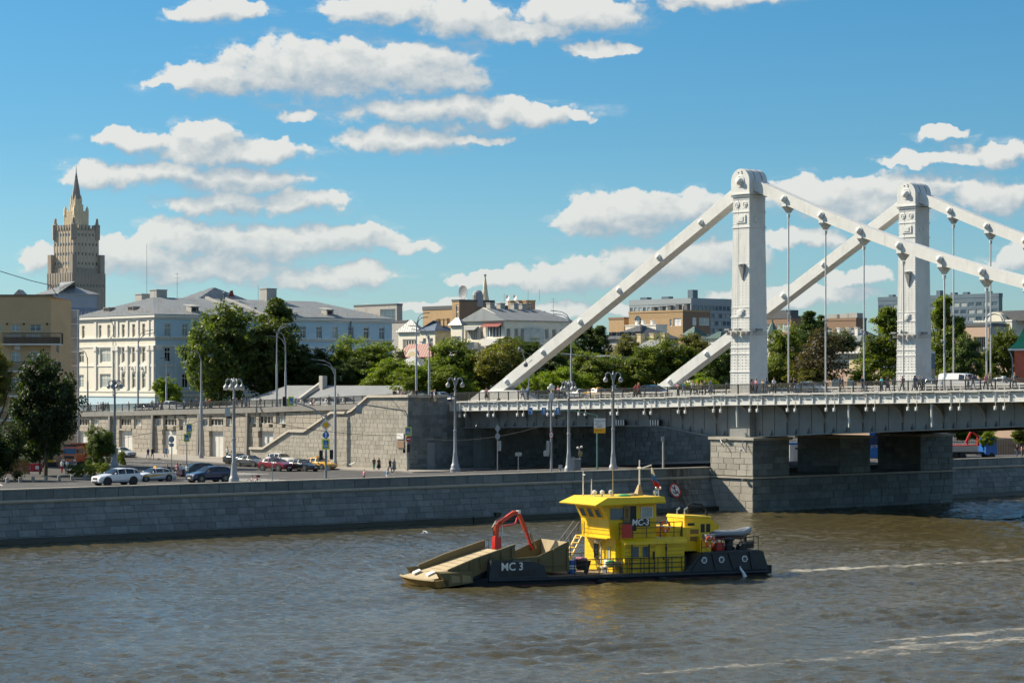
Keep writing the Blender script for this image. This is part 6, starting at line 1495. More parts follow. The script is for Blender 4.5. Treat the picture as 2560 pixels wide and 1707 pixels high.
i = block('brick_stair_tower', 'brown brick stair tower with a tall glazed slot and a big satellite dish', 1148, 1130, 1236, 752, 650, 5, 'brick_tan', lambda W, H: [(W * .55, W * .9, H - 7, H - 1)], lambda W, H: [(W * .25, W * .5, H - 6.5, H - 4)], None, wall_r='brick_brown', style='grid', parapet=.4)  # brown right side: shade put into the brick colour, sunlit side tan
dish(i, i['s'] - 1.5, i['t'] + 3, i['z1'], 1.9); m = MB(); m.lathe(i['lo'](i['s'] - 1, i['t'] + 7.3, i['z1'] - 1.5), [(1.5, 0), (1.5, 3.2), (1.3, 4.0), (.7, 4.5), (0, 4.6)], n=14); m.build('radome', MAT['pole_grey'], i['o'])
i = block('roof_block', 'small tan brick rooftop block with white dishes above the cream house', 1316, 1270, 1338, 752, 620, 5, 'brick_tan', None, lambda W, H: [(W * .25, W * .7, H - 3, H - .5)], None, parapet=.2, roofm='brick_tan')
for q in (.1, .5, .62): dish(i, i['sl'] + i['W1'] * q, i['t'] - .3, i['z1'] - 1.8 if q > .5 else i['z1'], .75)
aerial(i, i['sl'] - 1.5, i['t'], i['z1'] - 2, 4, True); aerial(i, i['s'] - .5, i['t'] + 1, i['z1'], 3); aerial(i, i['s'] + .5, i['t'] + 4, i['z1'], 3)
block('brown_terrace', 'low brown brick terrace block behind the long cream house', 1300, 1262, 1362, 779, 610, 5, 'brick_brown', None, None, None, roofm='roof_red', parapet=.3)
block('dark_roof_block', 'dark flat roofed block between brick tower and rooftop dishes', 1262, 1196, 1292, 768, 700, 5, 'roof_dark', None, None, None)
sp = thing('star_spire', 'slim stone spire topped with a star above the old rooftops', 'spire', at(1213, 900, 900).xy.to_3d() + ZV * 5); zs = lambda y: CZ + (HOR - y) * 900 / FPX - 5
MB().lathe((0, 0, 0), [(2.4, 0), (2.4, zs(765)), (1.9, zs(764)), (1.2, zs(742)), (.75, zs(720)), (.8, zs(719)), (.25, zs(694)), (.06, zs(690))], n=8).build('shaft', MAT['tower_stone'], sp)
m = MB(); pts = [Vector((math.sin(2 * math.pi * k / 10) * (.75 if k % 2 == 0 else .3), -.08, zs(688.5) + math.cos(2 * math.pi * k / 10) * (.75 if k % 2 == 0 else .3))) for k in range(10)]; m.prism(pts, (0, .16, 0)); m.build('star', MAT['tower_dark'], sp)
# right of the stay
fr = lambda n: [(H0, H0 + 1.6) for H0 in n]
i = block('office_slab', 'long grey-blue glass office slab behind the tan brick block', 1728, 1573, 1835, 758, 1150, 5, 'office_grey', lambda W, H: grid_holes(W, H, 14, [(H - 3.6 * k - 3.2, H - 3.6 * k - 1.2) for k in range(6)], 1.9), lambda W, H: grid_holes(W, H, 11, [(H - 3.6 * k - 3.2, H - 3.6 * k - 1.0) for k in range(9)], 2.2), None, glass=('glass_blue', 'glass_pale', 'glass_blue'), style='plain', fr='office_panel', parapet=2.5, roofm='office_grey')
MB().box(i['lo'](i['s'] - 3, i['t'] + 4, i['z1'] + 2.5), (3.4, 3.4, 8), ax=(U, V, ZV)).build('lift_head', MAT['office_panel'], i['o'])
for q in (.2, .55): MB().box(i['lo'](i['sl'] + i['W1'] * q, i['t'] + 3, i['z1'] + 2.6), (5, 3, 2.2), ax=(U, V, ZV)).build('plant_room', MAT['office_panel'], i['o'])
i = block('brick_flats', 'tan brick flats with white balconies and a round window beside the pylon', 1707, 1572, 1776, 778, 700, 5, 'brick_tan', lambda W, H: [(W * .76, W * .80, H - 4.3, H - 2.2), (W * .83, W * .97, H - 4.2, H - 2.0)], lambda W, H: [(W * .35, W * .5, H - 4, H - 1.7), (W * .6, W * .97, H - 4, H - 1.7), (W * .62, W * .97, H - 9, H - 6.5)], None, wall_r='brick_brown', glass=('glass_pale', 'sign_white'), parapet=.4, roofm='brick_tan')  # same brick, tan where sunlit, shade put in as brown on the right
for q in (.3, .45, .6, .75, .9): chimney(i, i['sl'] + i['W1'] * q, i['t'] + 4, i['z1'], 1.3, 1.3 + q, 'roof_dark')
MB().lathe(i['lo'](i['sl'] + i['W1'] * .17, i['t'], i['z1'] - 2.2), [(1.3, -.1), (1.3, .1), (1.05, .12), (1.0, .04), (0, .04)], n=16, axis=-V).build('round_window', MAT['glass_blue'], i['o'])
block('brick_wing', 'low tan brick wing with maroon eaves left of the brick flats', 1560, 1522, 1600, 797, 720, 5, 'brick_tan', None, None, None, roofm='brick_brown')
i = block('cream_attic', 'cream rendered attic block in front of the tan brick flats', 1640, 1563, 1668, 812, 600, 5, 'wall_cream', lambda W, H: [(W * .48, W * .56, H - 2.6, H - 1.2), (W * .88, W * .96, H - 3, H - 1)], None, None, parapet=.15, roofm='wall_trim')
for q in (.2, .4, .7): chimney(i, i['sl'] + i['W1'] * q, i['t'] + 2, i['z1'], .7, 1.1, 'sign_white')
i = block('mansard_house', 'grey house with a dark metal mansard roof and small dormers', 1600, 1512, 1695, 845, 480, 6, 'concrete', None, None, ('hip', 2.9, 6, 'roof_dark'))
for q in (.12, .34, .56, .78):
    a = i['sl'] + i['W1'] * q; m = MB(); m.box(i['lo'](a, i['t'] + 1.2, i['z1'] + .9), (1.0, 1.6, .9), ax=(U, V, ZV)); dm = m.build('dormer', MAT['roof_dark'], i['o']); MB().box(i['lo'](a, i['t'] + .38, i['z1'] + .95), (.7, .04, .55), ax=(U, V, ZV)).build('pane', MAT['glass_dark'], dm)
i = block('chimney_house', 'low house with pale roof and three yellow chimneys among the trees', 1650, 1590, 1690, 868, 465, 5, 'wall_yellow', None, None, ('hip', 1.8, 3, 'roof_grey'))
for x in (1602, 1634, 1662): chimney(i, s_at(x, i['t'] + 2), i['t'] + 2, i['z1'] + .5, 1.1, 2.2, 'wall_yellow')
block('green_roof_house', 'small house with a dark teal metal roof left of the near pylon', 1735, 1708, 1762, 838, 540, 5, 'wall_cream', None, None, ('hip', 2.0, 2, 'roof_teal'))
block('teal_roof_house', 'house with a low teal roof peeping out beside the near pylon', 1800, 1770, 1830, 845, 560, 5, 'wall_cream', None, None, ('hip', 1.6, 2, 'roof_teal'))
# pavilion with a sweeping timber roof
pv_ = thing('timber_pavilion', 'modern pavilion with curved timber-lined roof among the trees', 'pavilion', at(1480, 950, 440).xy.to_3d() + ZV * 5); m = MB(); m2 = MB(); n = 16
zc = lambda y: CZ + (HOR - y) * 440 / FPX - 5
for k in range(n):
    a0, a1 = (1385 + 230 * k / n - 1480) * 440 / FPX, (1385 + 230 * (k + 1) / n - 1480) * 440 / FPX
    q = lambda k: zc(889) + .35 * math.cos(k / n * 5) ; w = lambda k: zc(897 + 16 * max(0, min(1, 1 - abs(k / n - .35) * 2.6)))
    m.hexa([(a0, -4, q(k) - .25), (a1, -4, q(k + 1) - .25), (a1, 8, q(k + 1) + .3), (a0, 8, q(k) + .3)], [(a0, -4, q(k)), (a1, -4, q(k + 1)), (a1, 8, q(k + 1) + .6), (a0, 8, q(k) + .6)])
    m2.hexa([(a0, -2.4, w(k) - .9), (a1, -2.4, w(k + 1) - .9), (a1, 0, w(k + 1) - .9), (a0, 0, w(k) - .9)], [(a0, -3.8, q(k) - .26), (a1, -3.8, q(k + 1) - .26), (a1, 0, q(k + 1) - .26), (a0, 0, q(k) - .26)])
m.build('roof', MAT['roof_grey'], pv_); m2.build('timber_soffit', MAT['wood'], pv_)
for k in range(5): MB().box((-6 + k * 2.4, -3.6, zc(905)), (.16, .8, 1.4)).build('timber_fin', MAT['boat_sand'], pv_)
MB().box((1.2, 2, zc(905) / 2), (15.5, 6, zc(905))).build('wall', MAT['wall_trim'], pv_)
for k in range(7): MB().box((-5.6 + k * 2.2, -1.06, 3.4), (1.8, .1, 2.8)).build('window', MAT['glass_pale'], pv_)
# church-like turret
tu = thing('turret', 'white round turret with a green tent roof beside the near pylon', 'turret', at(1931, 950, 520).xy.to_3d() + ZV * 4); zt = lambda y: CZ + (HOR - y) * 520 / FPX - 4
MB().lathe((0, 0, 0), [(1.3, 0), (1.3, zt(843)), (1.6, zt(841)), (1.6, zt(838))], n=8).build('wall', MAT['wall_cream'], tu); MB().lathe((0, 0, zt(838)), [(1.75, 0), (.25, zt(806) - zt(838)), (.12, zt(805) - zt(838)), (.12, zt(803) - zt(838)), (.3, zt(801) - zt(838)), (0, zt(798) - zt(838))], n=8).build('tent_roof', MAT['roof_teal'], tu)
block('white_house', 'white rendered house beneath the green turret', 1945, 1918, 2010, 862, 500, 5, 'wall_cream', None, None, ('hip', 2, 2, 'roof_grey'))
i = block('brown_flats', 'brown brick flats with pale balcony bands left of the poplar', 1978, 1906, 2012, 795, 820, 5, 'brick_brown', lambda W, H: [(W * .1, W * .42, H - 4.6, H - 2), (W * .5, W * .95, H - 4.6, H - 2), (W * .5, W * .95, H - 10, H - 7.4)], None, None, glass=('glass_blue', 'glass_pale'), parapet=.8)
MB().box(i['lo'](i['sl'] + i['W1'] * .5, i['t'] + 3, i['z1'] + 1.4), (i['W1'] * .8, 4, 2.8), ax=(U, V, ZV)).build('roof_storey', MAT['roof_dark'], i['o'])
i = block('brown_terrace_flats', 'brown terraced flats with glazed balconies right of the poplar', 2140, 2058, 2166, 800, 800, 5, 'brick_brown', lambda W, H: grid_holes(W, H, 3, [(H - 5, H - 2.6), (H - 9, H - 6.6), (H - 13, H - 10.6)], W * .22), None, None, glass=('glass_blue', 'glass_dark'), parapet=.8, roofm='brick_brown')
for q in (.2, .55, .8): MB().box(i['lo'](i['sl'] + i['W1'] * q, i['t'] + 3, i['z1'] + 1), (4, 3, 2 + q), ax=(U, V, ZV)).build('plant_room', MAT['concrete'], i['o'])
i = block('white_villa', 'white villa with pale grey metal roof behind the bare tree', 2150, 2075, 2215, 852, 500, 5, 'wall_cream', gh(3, [(6.5, 8.4)], 1.0), gh(3, [(6.5, 8.4)], 1.0), ('hip', 2.4, 3, 'roof_grey'))
for q in (.1, .4, .7): chimney(i, i['sl'] + i['W1'] * q, i['t'] + 2, i['z1'] + .6, .8, 2.2, 'wall_trim')
# glazed pavilion by the far walk
gp = thing('glazed_pavilion', 'glazed modern pavilion with yellow panels on a pinkish stone base', 'pavilion', L(s_at(2110, 78), 78, 4)); G0 = Vector(gp.location); lg = lambda s, t, z=0.0: L(s, t, z) - G0
ga, gb2 = s_at(2028, 78), s_at(2230, 78); zg = lambda y: on_t(2110, y, 78)[1]
MB().hexa([lg(ga, 78.0, 4), lg(gb2, 78.0, 4), lg(gb2, 88, 4), lg(ga, 88, 4)], [lg(ga, 78.0, zg(922)), lg(gb2, 78.0, zg(922)), lg(gb2, 88, zg(922)), lg(ga, 88, zg(922))]).build('stone_base', MAT['pinkish'], gp)
MB().hexa([lg(ga + .2, 78.3, zg(922)), lg(gb2, 78.3, zg(922)), lg(gb2, 88, zg(922)), lg(ga + .2, 88, zg(922))], [lg(ga + .2, 78.3, zg(884)), lg(gb2, 78.3, zg(884)), lg(gb2, 88, zg(884)), lg(ga + .2, 88, zg(884))]).build('core', MAT['office_panel'], gp)
MB().hexa([lg(ga - .2, 77.6, zg(884)), lg(gb2, 77.6, zg(884)), lg(gb2, 88, zg(884)), lg(ga - .2, 88, zg(884))], [lg(ga - .2, 77.6, zg(879)), lg(gb2, 77.6, zg(879)), lg(gb2, 88, zg(879)), lg(ga - .2, 88, zg(879))]).build('roof_slab', MAT['white_paint'], gp)
nc = 9
for c2 in range(nc):
    for r, (y0, y1) in enumerate(((921, 911), (910, 896), (895, 885))):
        a0, a1 = ga + .3 + (gb2 - ga) * c2 / nc, ga + .3 + (gb2 - ga) * (c2 + 1) / nc
        mm = 'sign_orange' if (c2 in (4, 5) and r < 2) else ('glass_blue' if (c2 + r) % 3 else 'glass_dark')
        if mm == 'sign_orange': mm = 'wall_yellow'
        MB().box(lg((a0 + a1) / 2, 78.25, (zg(y0) + zg(y1)) / 2), (a1 - a0 - .12, .1, zg(y1) - zg(y0)), ax=(U, V, ZV)).build('pane', MAT[mm], gp)
for c2 in range(4): MB().box(lg(ga + 2 + c2 * 3.2, 77.95, zg(958)), (1.6, .12, 1.5), ax=(U, V, ZV)).build('window', MAT['glass_blue'], gp)
i = block('glass_office_tower', 'wide dark blue glass office slab with rows of windows behind the far pylon', 2497, 2195, 2506, 742, 1150, 5, 'office_panel', lambda W, H: grid_holes(W, H, 16, [(H - 3.5 * k - 4.2, H - 3.5 * k - 2.2) for k in range(11)], W / 16 * .8), None, None, glass=('glass_blue', 'glass_blue', 'glass_pale'), style='plain', fr='office_grey', parapet=1.8, roofm='office_panel')
MB().box(i['lo'](i['sl'] + i['W1'] * .53, i['t'] - .6, i['z1'] - 6), (2.4, 2.4, 20), ax=(U, V, ZV)).build('service_mast', MAT['office_panel'], i['o'])
for q in (.1, .3, .62, .72, .9): MB().box(i['lo'](i['sl'] + i['W1'] * q, i['t'] + 2, i['z1'] + 2.2), (3, 2, 1.4), ax=(U, V, ZV)).build('plant_room', MAT['office_panel'], i['o'])
i = block('beige_modern_building', 'beige stone modern building with dark windows right of the far pylon', 2472, 2360, 2522, 814, 480, 5, 'pinkish', lambda W, H: [(W * .35, W * .44, H - 5.4, H - 2.4), (W * .52, W * .62, H - 5.4, H - 2.4), (W * .68, W * .93, H - 5.4, H - 2.2), (W * .68, W * .93, H - 10, H - 6.4)], lambda W, H: [(W * .45, W * .95, H - 9, H - 1.5)], None, wall_r='concrete', style='bars', glass=('glass_dark',), fr='roof_dark')
m = MB(); m.box(i['lo']((i['s'] + i['sl']) / 2, i['t'] + .3, i['z1'] + 1.1), (i['W1'], .06, .06), ax=(U, V, ZV))
for k in range(16): m.box(i['lo'](i['sl'] + i['W1'] * k / 15, i['t'] + .3, i['z1'] + .7), (.06, .06, .8), ax=(U, V, ZV))
m.build('roof_rail', MAT['pole_grey'], i['o'])
i = block('arch_gabled_building', 'white building with a round arched gable behind the beige one', 2530, 2435, 2600, 803, 600, 5, 'wall_cream', gh(9, [(20.5 - 8, 22 - 8)], 1.0), None, None, parapet=.4, roofm='wall_trim')
m = MB(); a = s_at(2487, i['t']); arc = [i['lo'](a + 3.0 * math.cos(w), i['t'] - .3, i['z1'] + 2.4 * math.sin(w)) for w in [math.pi * k / 14 for k in range(15)]]; m.prism(arc, V * 1.6); ag = m.build('arched_gable', MAT['wall_cream'], i['o'])
m = MB(); o1 = [i['lo'](a + 2.5 * math.cos(w), i['t'] - .34, i['z1'] + .3 + 1.7 * math.sin(w)) for w in [math.pi * k / 14 for k in range(15)]]; m.tube(o1, .12); m.build('arch_moulding', MAT['concrete'], ag)
MB().box(i['lo'](i['s'] + 1, i['t'] + 4, i['z1'] + 1.4), (12, 5, 2.6), ax=(U, V, ZV)).build('roof_storey', MAT['roof_dark'], i['o'])
block('pink_wall_building', 'low pinkish building with roof terrace behind the bridge traffic', 2555, 2425, 2640, 908, 430, 5, 'pinkish', lambda W, H: grid_holes(W, H, 6, [(H - 3.2, H - 1.6)], 1.2), None, None, parapet=.3, roofm='concrete')
ki = thing('red_kiosk', 'red kiosk with bright green tent roof at the right edge', 'kiosk', L(s_at(2585, 40), 40, deck_z(30) - .1)); k0 = Vector(ki.location); lk = lambda s, t, z=0.0: L(s, t, z) - k0
sk = s_at(2585, 40); zk = lambda y: on_t(2545, y, 40)[1]
MB().box(lk(sk, 40, (zk(878) + deck_z(30)) / 2), (3.4, 3.4, zk(878) - deck_z(30)), ax=(U, V, ZV)).build('wall', MAT['brick_red'], ki)
m = MB(); zz = zk(872); m.hexa([lk(sk - 2.2, 37.8, zz), lk(sk + 2.2, 37.8, zz), lk(sk + 2.2, 42.2, zz), lk(sk - 2.2, 42.2, zz)], [lk(sk - 1.5, 38.5, zz + .9), lk(sk + 1.5, 38.5, zz + .9), lk(sk + 1.5, 41.5, zz + .9), lk(sk - 1.5, 41.5, zz + .9)]); m.hexa([lk(sk - 1.5, 38.5, zz + .9), lk(sk + 1.5, 38.5, zz + .9), lk(sk + 1.5, 41.5, zz + .9), lk(sk - 1.5, 41.5, zz + .9)], [lk(sk - .2, 39.8, zz + 4.4), lk(sk + .2, 39.8, zz + 4.4), lk(sk + .2, 40.2, zz + 4.4), lk(sk - .2, 40.2, zz + 4.4)]); m.build('tent_roof', MAT['roof_green'], ki)
MB().box(lk(sk, 40, zz - .12), (4.5, 4.5, .22), ax=(U, V, ZV)).build('eaves', MAT['white_paint'], ki); MB().tube([lk(sk - 2.2, 37.9, zz - .1), lk(sk - 1.8, 38.1, zz - 1.2), lk(sk - 1.8, 38.2, deck_z(30))], .09).build('downpipe', MAT['pole_grey'], ki)
# ================================================================== trees
def leaf_mat(name, c0, c1, c2):
    m = bpy.data.materials.new(name); m.use_nodes = True; q = NG(m.node_tree); b = m.node_tree.nodes['Principled BSDF']
    isl = q.n('ShaderNodeNewGeometry').outputs['Random Per Island']; oi = q.n('ShaderNodeObjectInfo').outputs['Random']
    pos = q.n('ShaderNodeNewGeometry').outputs['Position']
    k = q.m('ADD', q.m('MULTIPLY', isl, 0.5), q.m('MULTIPLY', q.noise(pos, 0.45, 2.0), 0.5))
    c = q.ramp(k, [(0.2, c0), (0.5, c1), (0.85, c2)])
    c = q.mix(1.0, c, q.ramp(oi, [(0, 0.8), (1, 1.2)]), 'MULTIPLY')
    q.put(b.inputs['Base Color'], c); b.inputs['Roughness'].default_value = 0.55
    tr = q.n('ShaderNodeBsdfTranslucent'); q.put(tr.inputs[0], q.mix(1.0, c, (1.5, 1.6, 0.5), 'MULTIPLY'))
    mx = q.n('ShaderNodeMixShader'); mx.inputs[0].default_value = 0.46
    q.link(b.outputs[0], mx.inputs[1]); q.link(tr.outputs[0], mx.inputs[2])
    q.link(mx.outputs[0], m.node_tree.nodes['Material Output'].inputs[0]); MAT[name] = m; return m
leaf_mat('leaf_mid', (0.055, 0.088, 0.012), (0.140, 0.185, 0.024), (0.250, 0.285, 0.048))
leaf_mat('leaf_dark', (0.026, 0.050, 0.012), (0.060, 0.098, 0.020), (0.120, 0.160, 0.036))
leaf_mat('leaf_lime', (0.075, 0.125, 0.008), (0.160, 0.225, 0.014), (0.280, 0.320, 0.028))
leaf_mat('leaf_olive', (0.075, 0.080, 0.016), (0.150, 0.150, 0.032), (0.240, 0.225, 0.062))
leaf_mat('leaf_grey', (0.045, 0.065, 0.030), (0.085, 0.110, 0.055), (0.130, 0.155, 0.085))
leaf_mat('leaf_maple', (0.010, 0.022, 0.006), (0.024, 0.044, 0.010), (0.060, 0.090, 0.018))  # backlit crowns: their shade is put into the darker leaf colours
leaf_mat('leaf_park', (0.034, 0.060, 0.012), (0.085, 0.122, 0.022), (0.165, 0.205, 0.042))
leaf_mat('leaf_bare', (0.050, 0.040, 0.022), (0.085, 0.070, 0.040), (0.120, 0.100, 0.055))
def crown_mesh(seed, m, kind='round', n_clump=110, n_leaf=100, lf=.046, dens=1.0):
    rg = np.random.default_rng(seed); V_ = []; 
    lobes = []
    if kind == 'round':
        for k in range(9): a = rg.random() * 6.28; e = rg.uniform(-.55, .75); r = rg.uniform(.25, .55); lobes.append((np.array([math.cos(a) * r * (1 - abs(e) * .5), math.sin(a) * r * (1 - abs(e) * .5), e * .62]), rg.uniform(.36, .56)))
    elif kind == 'poplar':
        for k in range(11): f = k / 10; w = .34 * math.sin(math.pi * min(1, .12 + f * .9)) + .06; lobes.append((np.array([rg.normal(0, .06), rg.normal(0, .06), -1 + 1.95 * f]), w))
    elif kind == 'tall':
        for k in range(14):
            f = k / 13; w = .55 * (1 - f) ** .7 + .12; a = rg.random() * 6.28; lobes.append((np.array([math.cos(a) * w * .55, math.sin(a) * w * .55, -.95 + 1.85 * f]), w * .62))
    elif kind == 'bush':
        for k in range(7): a = rg.random() * 6.28; lobes.append((np.array([math.cos(a) * .5, math.sin(a) * .5, rg.uniform(-.3, .25)]), rg.uniform(.35, .5)))
    cl = []
    while len(cl) < n_clump:
        c, r = lobes[rg.integers(len(lobes))]; d = rg.normal(size=3); d /= np.linalg.norm(d); p = c + d * r * rg.uniform(.45, 1.05)
        if any(np.linalg.norm(p - c2) < r2 * .40 for c2, r2 in lobes): continue
        cl.append((p, d))
    for p, d in cl:
        cr = rg.uniform(.09, .17); n = int(n_leaf * rg.uniform(.6, 1.3) * dens)
        q = rg.normal(size=(n, 3)); q /= np.linalg.norm(q, axis=1)[:, None]; q = p + q * (cr * rg.random((n, 1)) ** .45) * np.array([1.15, 1.15, .8])
        nr = rg.normal(size=(n, 3)) * .55 + d * .55 + np.array([0, 0, .55]); nr /= np.linalg.norm(nr, axis=1)[:, None]
        t1 = np.cross(nr, rg.normal(size=(n, 3))); t1 /= np.linalg.norm(t1, axis=1)[:, None]; t2 = np.cross(nr, t1)
        sz = lf * rg.uniform(.6, 1.3, (n, 1))
        V_.append(np.stack([q - t1 * sz * .55, q + t2 * sz * .9 * .5, q + t1 * sz * .55, q - t2 * sz * .5], 1).reshape(-1, 3))
    co = np.concatenate(V_); nf = len(co) // 4
    lo_, hi_ = np.percentile(co, .3, axis=0), np.percentile(co, 99.7, axis=0); co = (co - (lo_ + hi_) / 2) / ((hi_ - lo_) / 2)
    me = bpy.data.meshes.new('crown'); me.vertices.add(len(co)); me.vertices.foreach_set('co', co.astype(np.float32).ravel())
    me.loops.add(nf * 4); me.loops.foreach_set('vertex_index', np.arange(nf * 4, dtype=np.int32)); me.polygons.add(nf)
    me.polygons.foreach_set('loop_start', np.arange(0, nf * 4, 4, dtype=np.int32)); me.polygons.foreach_set('loop_total', np.full(nf, 4, dtype=np.int32))
    me.update(); me.materials.append(m); return me
def trunk_mesh(seed, limbs=6, up=.5):
    rg = random.Random(seed); m = MB(); m.tube([(0, 0, 0), (.02, .01, .35), (-.01, .02, .7), (.02, 0, 1.0)], [.055, .042, .034, .02], n=8)
    for k in range(limbs):
        a = 6.28 * k / limbs + rg.random(); z = .38 + .5 * k / limbs; r = rg.uniform(.25, .45)
        m.tube([(0, 0, z), (math.cos(a) * r * .5, math.sin(a) * r * .5, z + .12), (math.cos(a) * r, math.sin(a) * r, z + .32)], [.026, .018, .008], n=6)
    return m.mesh('trunk', MAT['bark'])
TRUNKS = [trunk_mesh(k) for k in range(3)]
CROWN = {}
def crown(kind, leaf, v):
    k = (kind, leaf, v)
    if k not in CROWN:
        CROWN[k] = crown_mesh(hash((kind, v)) % 997 + v * 31 if False else {'round': 11, 'poplar': 23, 'tall': 37, 'bush': 51}[kind] + v * 7, MAT[leaf], kind, dens=.35 if leaf == 'leaf_bare' else 1.0, n_clump={'round': 230, 'poplar': 170, 'tall': 200, 'bush': 110}[kind])
    return CROWN[k]
def tree(label, cx, ytop, ybot, hw, d, z0, leaf='leaf_mid', kind='round', v=0, group='trees', name='tree', rz=0.0):
    zt, zb = CZ + (HOR - ytop) * d / FPX, CZ + (HOR - ybot) * d / FPX; w = hw * d / FPX
    o = thing(name, label, 'tree' if kind != 'bush' else 'bush', Vector(((cx - 1280) * d / FPX, d, z0)), rz, group)
    c = inst('crown', crown(kind, leaf, v), o, (0, 0, (zt + zb) / 2 - z0), (0, 0, 0), (w * 1.05, w * 1.05, (zt - zb) / 2 * 1.02))
    H = (zt + zb) / 2 - z0 + (zt - zb) * .25
    inst('trunk', TRUNKS[v % 3], o, (0, 0, 0), (0, 0, rz), (H * .42, H * .42, H * .92)); return o
G1 = 'trees behind the ramp'; G2 = 'trees beyond the bridge'
